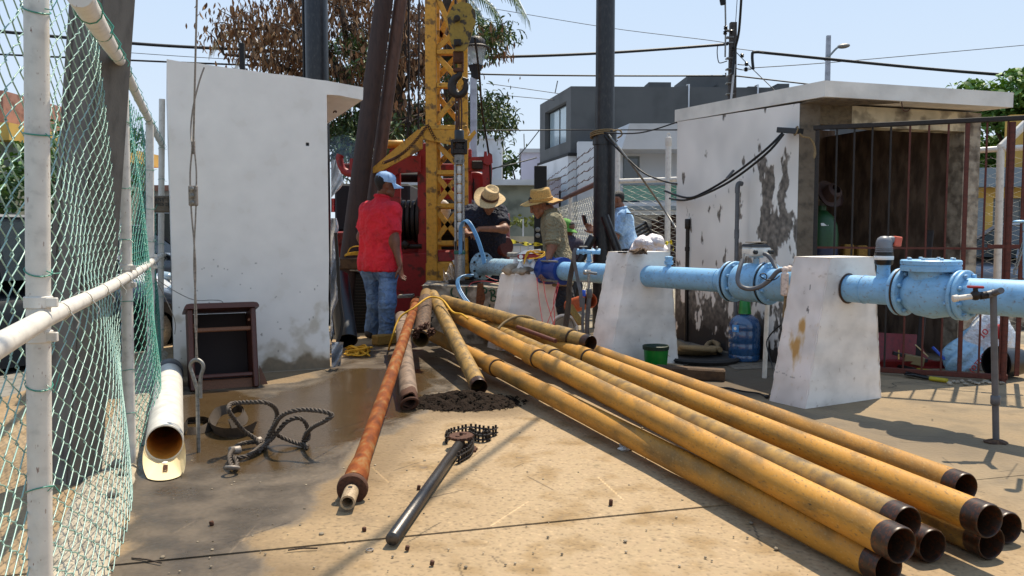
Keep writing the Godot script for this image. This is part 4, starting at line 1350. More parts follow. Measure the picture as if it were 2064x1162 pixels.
	part(t, "frame", b, M.grey_trim)
	t = thing("meter_panel", "tall black panel with two round meters left of the khaki shirted man", "panel", Vector3(0.6, -0.16, -19))
	b = MB.new(); block(b, 0.5, 0.78, -0.16, 2.6, 19, 19.2, 0.01)
	part(t, "case", b, M.dark)
	for k in 2:
		b = MB.new()
		b.cyl(at(1084, 463 + k * 12, 18.98), at(1084, 463 + k * 12, 18.9), 0.055, 14, 0.01)
		part(t, "dial", b, M.galv)
	broad_tree("distant_tree", "dark green tree between the pale far buildings", Vector3(0.1, -0.16, -39), 5.0, 1.4, 1400, 0.26, Color(0.03, 0.07, 0.02), Color(0.1, 0.17, 0.05))
	# fence behind the workers
	var c := Vector2(1.49, 12.0)
	var p1 := Vector2(2.3, 11.6)
	var p2 := Vector2(1.07, 25.0)
	t = thing("back_fence", "white post and chain link fence behind the man in the light blue shirt", "fence", Vector3(c.x, 0, -c.y))
	for q in [[c, 2.3], [Vector2(0.1841 * 11.8, 11.8), 2.42], [p2, 2.45], [c.lerp(p2, 0.5), 1.95]]:
		b = MB.new()
		b.tube([Vector3(q[0].x, -0.1, -q[0].y), Vector3(q[0].x, q[1], -q[0].y)], 0.04, 12)
		if q[1] > 2.4 and q[0] != p2:
			b.tube(roundish(Vector3(q[0].x, q[1] + 0.03, -q[0].y), Vector3(0.022, 0, 0), Vector3(0, 0.03, 0), 12), 0.008, 5, false, true)
			b.lathe([Vector2(0.04, q[1] - 0.12), Vector2(0.046, q[1] - 0.11), Vector2(0.046, q[1]), Vector2(0.02, q[1] + 0.01)], Transform3D(Basis(), Vector3(q[0].x, 0, -q[0].y)), 12)
		part(t, "post", b, M.white_pipe)
	b = MB.new(); b.tube([Vector3(c.x, 1.83, -c.y), Vector3(2.17, 1.84, -11.8), Vector3(2.45, 1.85, -11.7)], 0.035, 10)
	part(t, "top_rail", b, M.white_pipe)
	b = MB.new(); b.tube([Vector3(c.x - 0.02, 1.92, -c.y - 0.1), Vector3(p2.x, 1.9, -p2.y)], 0.05, 8)
	part(t, "top_rail", b, M.rust_red, "rust red rail of the part that runs away")
	b = MB.new(); b.tube([Vector3(p2.x - 0.0, 2.2, -24.9), Vector3(1.14, 1.95, -22.0)], 0.045, 6)
	part(t, "brace", b, M.white_pipe)
	for k in 4:
		b = MB.new()
		var pts := []
		for i in 20: pts.append(Vector3(c.x, 2.08 + k * 0.16, -c.y).lerp(Vector3(p2.x, 2.12 + k * 0.19, -p2.y), i / 19.0) - Vector3(0, 0.02 * (i % 3), 0))
		b.tube(pts, 0.008, 4)
		for i in 14:
			var q: Vector3 = Vector3(c.x, 2.07 + k * 0.16, -c.y).lerp(Vector3(p2.x, 2.11 + k * 0.19, -p2.y), (i + 0.5) / 14.0)
			b.tube([q - Vector3(0.02, 0.03, 0.06), q + Vector3(0.02, 0.03, 0.06)], 0.007, 4)
		part(t, "barbed_wire", b, M.rusty)
	for q in [[c, p2, 13.0, 0.15], [c, Vector2(2.45, 11.7), 1.0, 0.08]]:
		b = MB.new()
		var qa: Vector2 = q[0]
		var qb: Vector2 = q[1]
		weave(b, func(s, h): return Vector3(lerpf(qa.x, qb.x, s), h, -lerpf(qa.y, qb.y, s)), 0.0, 1.0, q[2], 0.02, 1.85, q[3], 0.0024 if q[3] < 0.1 else 0.0045, 3)
		part(t, "chain_link_mesh", b, M.wire_grey).set_meta("kind", "stuff")
	# caution tape
	for q in [[[at(950, 480, 11), at(1030, 487, 12), at(1062, 492, 12.5), at(1090, 493, 12.8), at(1150, 497, 12.6)], "yellow caution tape stretched behind the navy and khaki shirted men"], [[at(1240, 500, 11.2), at(1272, 497, 11.1), at(1330, 493, 11.0), at(1345, 490, 11.2), at(1352, 488, 11.3), at(1358, 496, 11.3), at(1356, 506, 11.2)], "yellow caution tape tied to the white post by the sacks"]]:
		b = MB.new()
		var cp := curve(q[0], 5)
		b.sheet(func(u, v2):
			var f: float = u * (cp.size() - 1.001)
			var i := int(f)
			return cp[i].lerp(cp[i + 1], f - i) + Vector3(0, (v2 - 0.5) * 0.06 * (0.6 + 0.4 * sin(u * 30.0)), (v2 - 0.5) * 0.04 * sin(u * 21.0)), 40, 1)
		var tp := solo("caution_tape", q[1], "tape", b, M.tape, Vector3.ZERO, "caution tapes")
		b = MB.new()
		for i in range(2, cp.size() - 3, 2):
			var d: Vector3 = cp[i + 1] - cp[i]
			for w in 3: b.box(cp[i] + d * (0.15 + w * 0.3) + Vector3(0, 0, 0.012), Vector3(d.length() * 0.17, 0.02, 0.002))
		part(tp, "print", b, M.black_plastic)
	# sacks in front of the fence
	b = MB.new()
	for q in [[1306, 498, 0.17, 0.13], [1320, 489, 0.13, 0.11], [1296, 491, 0.12, 0.1], [1318, 508, 0.19, 0.14]]:
		b.ball(at(q[0], q[1], 10.9), Vector3(q[2], q[3], 0.18), Basis(), 12, 18, 0.1, q[0])
	for q in [[1300, 500, 0.2, 0.6]]: b.ball(at(q[0], 530, 11.0), Vector3(0.28, 0.3, 0.2), Basis(), 12, 18, 0.16, 3.0)
	b.ball(Vector3(1.75, 0.3, -11.0), Vector3(0.4, 0.42, 0.3), Basis(), 12, 18, 0.16, 3.0)
	solo("plastic_sack", "heaped crumpled white plastic sack behind the middle white pier", "sack", b, mt("e6dedd", 0.35, 0.0, {"bump": texs.fold, "bh": 2.5, "s": 2.0}), Vector3(1.75, 0, -11))
	t = thing("black_crate", "black crate tipped against the fence behind the blue shirted man", "crate", at(1287, 470, 11.6))
	b = MB.new()
	for k in 4: b.box(at(1287, 470, 11.6) + Basis(Vector3(0, 0, 1), 0.5) * Vector3(0, (k - 1.5) * 0.05, 0), Vector3(0.3, 0.025, 0.2), Basis(Vector3(0, 0, 1), 0.5), 0.004)
	for s in [-1, 1]: b.box(at(1287, 470, 11.6) + Basis(Vector3(0, 0, 1), 0.5) * Vector3(s * 0.14, 0, 0), Vector3(0.03, 0.2, 0.2), Basis(Vector3(0, 0, 1), 0.5), 0.004)
	part(t, "slats", b, M.black_plastic)
	b = MB.new(); b.tube([at(1287, 475, 11.65), Vector3(1.75, 0.0, -11.75)], 0.03, 6)
	part(t, "prop", b, M.dark)
	# utility pole at the back
	var up := at(1471, 470, 20)
	up.y = -0.16
	t = thing("utility_pole", "dark concrete utility pole with insulators and cables above the right hut", "utility pole", up)
	b = MB.new()
	b.hull8([up + Vector3(-0.11, 0, 0.1), up + Vector3(0.11, 0, 0.1), up + Vector3(0.11, 0, -0.1), up + Vector3(-0.11, 0, -0.1)], [up + Vector3(-0.072, 6.15, 0.07), up + Vector3(0.072, 6.15, 0.07), up + Vector3(0.072, 6.15, -0.07), up + Vector3(-0.072, 6.15, -0.07)])
	part(t, "shaft", b, mt("4f4741", 0.9, 0.0, {"tex": texs.mottle, "s": 2.0, "bump": texs.grain, "bh": 0.2}))
	b = MB.new()
	b.tube([at(1462, 115, 19.85), at(1463, 52, 19.85), at(1461, -60, 19.85)], 0.022, 6)
	b.tube([at(1463, 147, 19.8), at(1464, 155, 19.8), at(1475, 148, 19.8)], 0.02, 6)
	part(t, "mast", b, M.galv)
	b = MB.new()
	b.box(at(1457, 3, 19.85), Vector3(0.12, 0.16, 0.1), Basis(Vector3(0, 0, 1), 0.2), 0.02)
	part(t, "lamp_box", b, M.dark)
	for q in [[1479, 98], [1481, 110], [1480, 124], [1480, 137], [1496, 112], [1505, 129], [1504, 140], [1463, 56], [1474, 64], [1462, 66]]:
		b = MB.new()
		var ip := at(q[0], q[1], 19.85)
		b.lathe([Vector2(0.01, -0.05), Vector2(0.035, -0.045), Vector2(0.05, -0.01), Vector2(0.03, 0.0), Vector2(0.05, 0.02), Vector2(0.02, 0.05), Vector2(0.0, 0.055)], Transform3D(Basis(), ip), 8)
		part(t, "insulator", b, M.black_plastic)
	for y in [62, 76, 87, 118, 140, 168, 190]:
		b = MB.new()
		b.box(at(1471, y, 20), Vector3(0.17, 0.03, 0.17), Basis(), 0.004)
		part(t, "band", b, M.galv)
	b = MB.new()
	b.tube([at(1481, 130, 19.8), at(1478, 160, 19.82), at(1474, 200, 19.85), at(1473, 260, 19.85)], 0.025, 6)
	part(t, "downpipe", b, M.white_far)
	# street lamp far right
	var sl := at(1661, 470, 25)
	sl.y = -0.16
	t = thing("street_lamp", "grey concrete street lamp with curved arm rising behind the right hut", "street lamp", sl)
	b = MB.new()
	b.hull8([sl + Vector3(-0.1, 0, 0.08), sl + Vector3(0.1, 0, 0.08), sl + Vector3(0.1, 0, -0.08), sl + Vector3(-0.1, 0, -0.08)], [sl + Vector3(-0.055, 7.0, 0.05), sl + Vector3(0.055, 7.0, 0.05), sl + Vector3(0.055, 7.0, -0.05), sl + Vector3(-0.055, 7.0, -0.05)])
	part(t, "pole", b, M.lamp_pole)
	b = MB.new()
	b.tube(curve([at(1662, 122, 24.9), at(1672, 113, 24.85), at(1686, 98, 24.8), at(1692, 95, 24.8)], 4), 0.03, 8)
	part(t, "arm", b, M.grey_trim)
	b = MB.new()
	b.ball(at(1701, 93, 24.8), Vector3(0.19, 0.07, 0.1), Basis(Vector3(0, 0, 1), 0.12), 8, 14)
	part(t, "lamp_head", b, M.galv)
	# right side: white fence, yellow house, tree, car
	b = MB.new(); b.box(at(488, 120, 9.5), Vector3(0.05, 0.36, 0.05), Basis(), 0.005); b.box(Vector3(at(488, 120, 9.5).x, at(488, 120, 9.5).y / 2 - 0.1, -9.5), Vector3(0.045, at(488, 120, 9.5).y - 0.2, 0.045), Basis(), 0.005)
	solo("metal_post", "square black post peeping over the roof of the left white hut", "post", b, M.dark)
	t = thing("yellow_house", "sand yellow house with grey beam behind the right gate", "house", Vector3(9, -0.16, -16))
	b = MB.new(); hole_wall(b, Vector2(8.5, 16), Vector2(14, 15), -0.16, 1.95, 0.25, 0.55, 1.1, 0.75, 1.75)
	run_box(b, Vector2(9.3, 15.9), Vector2(14, 15), 2.3, 3.3, 0.25, 0.0, 4.8)
	part(t, "wall", b, M.yellow_house)
	b = MB.new(); run_box(b, Vector2(8.4, 15.7), Vector2(14, 14.7), 1.95, 2.3, 0.6)
	part(t, "beam", b, M.grey_trim)
	window(t, Vector2(8.5, 16), Vector2(14, 15), 0.55, 1.1, 0.75, 1.75, 0.1, 0, M.grey_trim, M.glass)
	b = MB.new(); run_box(b, Vector2(8.5, 15.93), Vector2(14, 14.93), 0.75, 1.75, 0.06, 0.15, 0.35)
	part(t, "shutter", b, M.grey_trim)
	b = MB.new(); run_box(b, Vector2(9.3, 15.8), Vector2(14, 14.9), 2.75, 3.2, 0.08, 0.3, 0.7)
	part(t, "wall_vent", b, M.dark)
	broad_tree("leafy_tree", "bright green leafy tree behind the roof of the right hut", Vector3(10.5, -0.16, -17.6), 4.7, 1.2, 6500, 0.16, Color(0.05, 0.12, 0.02), Color(0.16, 0.3, 0.06), "", 0.58)
	car("parked_car", "grey car parked behind the gate of the right hut", M.car_grey, Vector3(8.3, -0.16, -13.4), 1.9)
	t = thing("right_fence", "white post and rail fence with thin chain link right of the hut", "fence", Vector3(4.6, 0, -8))
	b = MB.new(); b.tube([Vector3(4.62, -0.05, -8.0), Vector3(4.6, 1.93, -8.0)], 0.034, 12)
	part(t, "post", b, M.white_pipe)
	b = MB.new(); b.tube([Vector3(4.25, 1.88, -8.25), Vector3(4.6, 1.89, -8.0), Vector3(6.2, 1.9, -6.9)], 0.028, 10)
	part(t, "top_rail", b, M.white_pipe)
	b = MB.new(); b.tube([Vector3(4.6, 1.9, -8.0), Vector3(5.0, 2.3, -8.0)], 0.04, 8)
	part(t, "barb_arm", b, M.white_pipe)
	b = MB.new()
	weave(b, func(s, h): return Vector3(4.25, h, -8.28).lerp(Vector3(6.2, h, -6.93), s), 0.0, 1.0, 2.4, 0.02, 1.88, 0.09, 0.0011, 3)
	part(t, "chain_link_mesh", b, M.wire_grey).set_meta("kind", "stuff")
	b = MB.new(); block(b, 4.2, 8.5, -0.16, 0.35, 9.6, 9.8)
	solo("low_wall", "low pale concrete wall behind the white fence on the right", "wall", b, M.conc)

# ---------------------------------------------------------------- the two huts
func left_hut() -> void:
	var a := Vector2(-2.564, 6.353)
	var e := Vector2(-1.476, 6.8)
	var u := (e - a).normalized()
	var s := Vector2(-u.y, u.x)
	var l := (e - a).length()
	var mid := noise(0.03, 5, 7)
	var fin := noise(0.12, 3, 8)
	var pic := picture(208, 320, func(x, y):
		var m := mid.get_noise_2d(x * 208, y * 320)
		var f := fin.get_noise_2d(x * 208, y * 320)
		var h: float = y * 2.5
		var c := Color(0.94, 0.91, 0.87).darkened(clampf(0.03 + m * 0.03, 0.0, 0.2))
		var g := clampf((0.11 + m * 0.13 - h) * 22.0, 0.0, 1.0)
		c = c.lerp(Color(0.33, 0.26, 0.18).darkened(f * 0.3), g * 0.85)
		c = c.lerp(Color(0.66, 0.6, 0.5), clampf((0.32 + m * 0.5 - h) * 2.2, 0.0, 0.45))
		c = c.lerp(Color(0.75, 0.66, 0.52), clampf((m - 0.4) * 2.0, 0.0, 0.05))
		if f > 0.66 and h < 0.9: c = c.lerp(Color(0.5, 0.46, 0.42), 0.7)
		if Vector2(x * 1.6 - 1.02, h - 1.8).length() < 0.014: c = Color(0.05, 0.05, 0.05)
		return c)
	var wall := StandardMaterial3D.new()
	wall.albedo_texture = pic
	wall.uv1_scale = Vector3(1.0 / 1.6, 1.0 / 2.5, 1)
	wall.roughness = 0.85
	wall.heightmap_enabled = true
	wall.heightmap_texture = pic
	wall.heightmap_scale = 0.5
	var t := thing("white_hut", "plain white plastered hut with overhanging roof slab on the left", "hut", Vector3(a.x, 0, -a.y))
	var outline := [Vector2(0, -0.05)]
	for k in 9: outline.append(Vector2(l + (0.0 if k == 0 else rn(-0.012, 0.004)), k * 0.07 - (0.05 if k == 0 else 0.0)))
	outline.append(Vector2(l, 0.9))
	outline.append_array([Vector2(l, 2.2), Vector2(l + 0.1, 2.2), Vector2(l + 0.2, 2.185), Vector2(l + 0.29, 2.175), Vector2(l + 0.295, 2.275)])
	for k in 12: outline.append(Vector2(l * (1.0 - k / 11.0), lerpf(2.31, 2.385, k / 11.0) + rn(-0.004, 0.004)))
	var b := MB.new()
	var c := (a + s * 0.95)
	b.prism(outline, Transform3D(Basis(Vector3(u.x, 0, -u.y), Vector3.UP, Vector3(-s.x, 0, s.y)), Vector3(c.x, 0, -c.y)), 1.9)
	part(t, "wall", b, wall)
	b = MB.new()
	b.tube(curve([at(672, 228, 7.2), at(673, 225, 7.2), at(677, 224, 7.2), at(677, 228, 7.2)], 3), 0.006, 5)
	part(t, "hook", b, M.rusty)

func right_hut() -> void:
	var c := Vector2(2.30, 6.816)
	var f := Vector2(0.953, 0.303)
	var l := Vector2(-0.303, 0.953)
	var t := thing("pump_hut", "peeling white hut with open barred front and dark interior", "hut", Vector3(c.x, 0, -c.y))
	var mid := noise(0.022, 5, 17)
	var fin := noise(0.1, 4, 18)
	var big := noise(0.009, 3, 3)
	var pic := picture(256, 288, func(x, y):
		var k: float = x * 2.0
		var h: float = y * 2.25
		var m := mid.get_noise_2d(x * 300, y * 170) + 0.35 * fin.get_noise_2d(x * 256, y * 140)
		var f2 := fin.get_noise_2d(x * 256, y * 288)
		var am := 0.0
		am = maxf(am, clampf((0.9 - h) * 1.5, 0.0, 0.85))
		am = maxf(am, 1.0 * exp(-pow((k - 0.34) / 0.27, 2) - pow((h - 1.3) / 0.48, 2)))
		am = maxf(am, 0.62 * exp(-pow((k - 0.65) / 0.35, 2) - pow((h - 0.8) / 0.4, 2)))
		am = maxf(am, 0.55 * exp(-pow((k - 0.0) / 0.07, 2)) * clampf(2.0 - h, 0.0, 1.0))
		am = maxf(am, 0.2 * clampf(1.4 - h, 0.0, 1.0))
		var col := Color(0.91, 0.88, 0.845).darkened(clampf(0.04 + big.get_noise_2d(x * 256, y * 288) * 0.1, 0.0, 0.3))
		col = col.lerp(Color(0.72, 0.62, 0.55), clampf((0.9 - h) * 0.3, 0.0, 0.25))
		col = col.lerp(Color(0.6, 0.58, 0.56), clampf((m * 0.8 + am - 0.5) * 1.2, 0.0, 0.45))
		var p := clampf((m * 1.1 + am * 1.15 - 0.56) * 9.0, 0.0, 1.0)
		var under := Color(0.42, 0.385, 0.35).darkened(f2 * 0.5).lerp(Color(0.2, 0.165, 0.14), clampf((0.42 - h) * 3.0, 0.0, 0.85))
		col = col.lerp(under, p)
		if h < 0.18 + m * 0.15: col = col.lerp(Color(0.17, 0.135, 0.11), 0.85)
		return col)
	var wall := StandardMaterial3D.new()
	wall.albedo_texture = pic
	wall.uv1_scale = Vector3(0.5, 1.0 / 2.25, 1)
	wall.roughness = 0.88
	wall.heightmap_enabled = true
	wall.heightmap_texture = pic
	wall.heightmap_scale = 0.8
	var b := MB.new()
	var cc := c + f * 0.06
	var xf := Transform3D(Basis(Vector3(l.x, 0, -l.y), Vector3.UP, Vector3(f.x, 0, -f.y)), Vector3(cc.x, 0, -cc.y))
	b.prism([Vector2(0, -0.05), Vector2(2.0, -0.05), Vector2(2.0, 2.235), Vector2(0, 2.135)], xf, 0.12)
	part(t, "side_wall", b, wall, "white paint peeling to grey plaster")
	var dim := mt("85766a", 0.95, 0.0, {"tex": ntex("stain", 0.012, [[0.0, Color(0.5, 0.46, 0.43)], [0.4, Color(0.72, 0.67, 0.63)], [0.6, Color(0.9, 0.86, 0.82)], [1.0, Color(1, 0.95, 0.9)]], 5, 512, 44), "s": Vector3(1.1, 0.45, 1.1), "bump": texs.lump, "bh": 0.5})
	var q := c + l * 1.9
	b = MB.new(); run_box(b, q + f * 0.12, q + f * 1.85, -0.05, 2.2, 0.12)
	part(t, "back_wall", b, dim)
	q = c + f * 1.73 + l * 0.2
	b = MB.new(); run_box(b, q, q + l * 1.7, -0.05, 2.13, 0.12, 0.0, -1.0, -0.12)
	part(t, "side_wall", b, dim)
	b = MB.new(); run_box(b, c + f * 0.003, c + f * 0.19, -0.05, 2.135, 0.16, 0.0, -1.0, -0.008)
	part(t, "pillar", b, mt("7b6e5e", 0.95, 0.0, {"tex": texs.mottle, "s": 1.6, "bump": texs.lump, "bh": 0.6}), "bare grey cement pillar")
	b = MB.new(); run_box(b, c + f * 1.67, c + f * 1.85, -0.05, 2.135, 0.18)
	part(t, "pillar", b, M.conc)
	b = MB.new(); run_box(b, c + f * 0.19, c + f * 0.5, 1.975, 2.135, 0.16, 0.0, -1.0, -0.004)
	part(t, "lintel", b, mt("74654f", 0.95, 0.0, {"tex": texs.mottle, "s": 2.2, "bump": texs.lump, "bh": 0.9}), "bare brown concrete end of the lintel")
	b = MB.new(); run_box(b, c + f * 0.5, c + f * 1.67, 1.97, 2.135, 0.165, 0.0, -1.0, -0.006)
	part(t, "lintel", b, mt("d2c5a8", 0.85, 0.0, {"tex": texs.soft, "s": 1.0, "det": texs.grime, "ds": 0.8}))
	b = MB.new()
	var lo := []
	var hi := []
	for z in [[0.0, -0.31, 0.0], [1.86, -0.31, 0.0], [1.86, 2.05, 0.1], [0.0, 2.05, 0.1]]:
		var p: Vector2 = c + f * (z[0] - 0.004) + l * z[1]
		lo.append(Vector3(p.x, 2.14 + z[2], -p.y))
		hi.append(Vector3(p.x, 2.262 + z[2], -p.y))
	b.hull8(lo, hi)
	part(t, "roof_slab", b, mt("e6dfd4", 0.85, 0.0, {"tex": texs.soft, "s": 0.6, "bump": texs.lump, "bh": 0.3}))
	b = MB.new()
	var sp := c + f * 0.02 - l * 0.28
	b.prism([Vector2(0, -0.25), Vector2(0.15, -0.28), Vector2(0.4, -0.29), Vector2(0.72, -0.27), Vector2(0.6, -0.15), Vector2(0.5, -0.1), Vector2(0.45, 0.0), Vector2(0.0, 0.0)], Transform3D(Basis(Vector3(f.x, 0, -f.y), Vector3(-l.x, 0, l.y) * -1.0, Vector3.UP), Vector3(sp.x + l.x * 0.285, 2.137, -sp.y - l.y * 0.285)), 0.012)
	part(t, "bare_patch", b, M.conc_dark, "patch where the plaster fell off the soffit")
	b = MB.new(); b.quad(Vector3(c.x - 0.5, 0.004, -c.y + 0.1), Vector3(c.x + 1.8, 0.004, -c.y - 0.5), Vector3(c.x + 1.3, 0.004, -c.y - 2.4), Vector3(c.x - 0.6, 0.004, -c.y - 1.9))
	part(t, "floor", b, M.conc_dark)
	b = MB.new()
	b.tube(curve([at(1818, 205, 6.7), at(1819, 214, 6.7), at(1822, 223, 6.7), at(1830, 224, 6.7), at(1835, 219, 6.7)], 4), 0.005, 5)
	part(t, "hook", b, M.rusty)
	# gate
	var g0 := Vector3(2.405, 0, -6.70)
	var g1 := Vector3(3.66, 0, -6.13)
	var gt := thing("barred_gate", "rust red barred iron gate standing open before the right hut", "gate", g0)
	var gd := (g1 - g0).normalized()
	var pl := [at(1643, 500, 6.7), at(2062, 500, 6.02)]
	var bars := [1643, 1682, 1717, 1753, 1790, 1828, 1866, 1905, 1943, 1982, 2024, 2060]
	for k in bars.size():
		# where the line of sight to this bar meets the gate's plane
		var r := ray(bars[k], 500)
		var nn := gd.cross(Vector3.UP)
		var p := EYE + r * ((g0 - EYE).dot(nn) / r.dot(nn))
		var thick := k in [0, 8, 11]
		b = MB.new()
		b.beam(Vector3(p.x, 0.055, p.z), Vector3(p.x, 1.905, p.z), 0.03 if thick else 0.014, 0.03 if thick else 0.014, 0.002, gd)
		part(gt, "bar", b, M.rust_red if k > 4 else M.gate_dark)
	b = MB.new(); b.beam(g0 + Vector3(0, 1.925, 0) - gd * 0.03, g0 + gd * 2.3 + Vector3(0, 1.925, 0), 0.04, 0.035, 0.004, Vector3.UP)
	part(gt, "top_rail", b, M.gate_dark)
	b = MB.new(); b.beam(g0 + Vector3(0, 0.985, 0), g0 + gd * 1.2 + Vector3(0, 0.985, 0), 0.016, 0.016)
	part(gt, "mid_rail", b, M.rust_red)
	b = MB.new(); b.beam(g0 + gd * 1.2 + Vector3(0, 1.0, 0), g0 + gd * 1.45 + Vector3(0, 1.0, 0), 0.03, 0.03)
	part(gt, "latch", b, M.rust_red)
	b = MB.new(); b.beam(g0 + Vector3(0, 0.04, 0) - gd * 0.02, g0 + gd * 1.36 + Vector3(0, 0.04, 0), 0.032, 0.04, 0.004)
	part(gt, "bottom_rail", b, M.rust_red)
	b = MB.new(); b.tube([g0 + gd * 1.33 + Vector3(0, 0.0, 0), g0 + gd * 1.33 + Vector3(0, 1.9, 0)], 0.022, 8)
	part(gt, "gate_post", b, M.rust_red)
	# chain and hanging loop at the right edge
	var ch := MB.new()
	for k in 14:
		var p := at(2046 + k * 1.6, 548 - k * 5.0, 5.7)
		var sd := Vector3(0.011, 0, 0) if k % 2 else Vector3(0, 0, 0.011)
		ch.tube(roundish(p, sd, Vector3(0.006, 0.02, 0), 10), 0.0035, 5, false, true)
	solo("chain", "steel chain hanging on the gate at the right edge", "chain", ch, M.galv)
	# things inside and on the hut
	t = thing("gas_cylinder", "green gas cylinder with dark blue lower half inside the barred hut", "gas cylinder", Vector3(2.62, 0, -7.15))
	var o := Transform3D(Basis(), Vector3(2.62, 0, -7.15))
	b = MB.new(); b.lathe([Vector2(0, 0), Vector2(0.125, 0), Vector2(0.135, 0.02), Vector2(0.135, 0.98)], o, 24)
	part(t, "lower_body", b, mt("1a2440", 0.45))
	b = MB.new(); b.lathe([Vector2(0.136, 0.98), Vector2(0.136, 1.08), Vector2(0.128, 1.16), Vector2(0.1, 1.23), Vector2(0.05, 1.28), Vector2(0.035, 1.29), Vector2(0.035, 1.33), Vector2(0, 1.33)], o, 24)
	part(t, "shoulder", b, M.cyl_green)
	b = MB.new(); b.cyl(Vector3(2.62, 1.33, -7.15), Vector3(2.62, 1.42, -7.15), 0.02, 10); b.cyl(Vector3(2.57, 1.38, -7.15), Vector3(2.67, 1.38, -7.15), 0.014, 8)
	part(t, "valve", b, M.galv)
	b = MB.new(); b.box(Vector3(2.60, 1.17, -7.03), Vector3(0.06, 0.025, 0.004), Basis(Vector3.RIGHT, -0.5))
	part(t, "sticker", b, M.white_paint)
	b = MB.new()
	var hb := Basis(Vector3(0, 0, 1), -0.6) * Basis(Vector3.RIGHT, 0.9)
	b.lathe([Vector2(0.05, 0.11), Vector2(0.085, 0.09), Vector2(0.1, 0.0), Vector2(0.15, -0.015), Vector2(0.165, 0.01), Vector2(0.15, -0.005), Vector2(0.09, 0.0), Vector2(0.0, 0.1)], Transform3D(hb.scaled(Vector3.ONE * 0.8), Vector3(2.67, 1.42, -7.12)), 20, 0, TAU, 0.04, 3)
	solo("brown_hat", "brown leather hat hung over the green gas cylinder", "hat", b, mt("3a2015", 0.7, 0.0, {"tex": texs.mottle, "s": 7.0}))
	t = thing("wooden_box", "small pale wooden box beside the gas cylinder in the hut", "box", Vector3(2.98, 0, -7.5))
	b = MB.new(); b.box(Vector3(2.98, 0.5, -7.5), Vector3(0.09, 1.0, 0.1), Basis(), 0.01); b.box(Vector3(3.1, 0.5, -7.5), Vector3(0.09, 0.98, 0.1), Basis(), 0.01)
	part(t, "side", b, M.timber_yellow)
	b = MB.new(); b.beam(Vector3(3.4, 0, -7.0), Vector3(3.62, 1.12, -7.3), 0.05, 0.035, 0.004)
	solo("leaning_bar", "dark bar leaning inside the barred hut behind the grey valve", "bar", b, M.gate_dark)
	# cables and pipe on the side wall
	t = thing("conduit", "grey conduit pipe with elbow running down the peeling hut wall", "conduit", gp(1487, 690))
	var w0 := at(1496, 371, 7.45)
	var w1 := at(1487, 378, 7.43)
	b = MB.new(); b.tube(curve([w0, w1.lerp(w0, 0.3) + Vector3(0, 0.025, 0), w1, w1 - Vector3(0, 0.05, 0)], 4), 0.022, 8); b.tube([w1, Vector3(w1.x, 0.0, w1.z)], 0.018, 10)
	part(t, "tube", b, M.pvc_grey)
	b = MB.new(); b.cyl(Vector3(w1.x, 1.05, w1.z), Vector3(w1.x, 1.13, w1.z), 0.022, 10)
	part(t, "coupling", b, M.pvc_grey)
	var w2 := gp(1383, 690)
	t = thing("conduit", "dark capped standpipe left of the conduit on the hut wall", "conduit", w2)
	b = MB.new(); b.tube([w2, Vector3(w2.x, 1.2, w2.z)], 0.018, 10)
	part(t, "tube", b, M.grease)
	b = MB.new(); b.cyl(Vector3(w2.x, 1.14, w2.z), Vector3(w2.x, 1.24, w2.z), 0.028, 10, 0.006)
	part(t, "cap", b, M.grease)
	b = MB.new(); b.cyl(Vector3(w2.x, 0.92, w2.z), Vector3(w2.x, 0.96, w2.z), 0.024, 10)
	part(t, "coupling", b, M.grease)
	t = thing("cable_bracket", "dark timber bracket with tied cables on the hut corner", "bracket", at(1590, 265, 6.8))
	b = MB.new(); b.beam(at(1570, 262, 6.95), at(1616, 265, 6.72), 0.05, 0.045, 0.004)
	part(t, "bracket_arm", b, M.black_plastic)
	b = MB.new()
	b.tube(curve([at(1612, 270, 6.7), at(1620, 276, 6.7), at(1632, 278, 6.7), at(1641, 290, 6.7), at(1644, 305, 6.7), at(1642, 320, 6.7)], 4), [0.008, 0.008, 0.008, 0.008, 0.008, 0.008, 0.008, 0.008, 0.008, 0.008, 0.008, 0.009, 0.009, 0.01, 0.011, 0.012, 0.013, 0.014, 0.015, 0.012, 0.006], 6)
	b.tube(roundish(at(1605, 264, 6.75), Vector3(0.01, 0.035, 0), Vector3(0, 0, 0.035), 10), 0.006, 5, false, true)
	part(t, "rag_tie", b, M.rope_tan)

func cable_run(pts: Array, r: float, lab: String, m: Material = null, cat := "cable") -> void:
	var b := MB.new()
	b.tube(curve(pts, 6), r, 5, false)
	solo("overhead_cable" if cat == "cable" else "wire", lab, cat, b, m if m else M.black_wire)

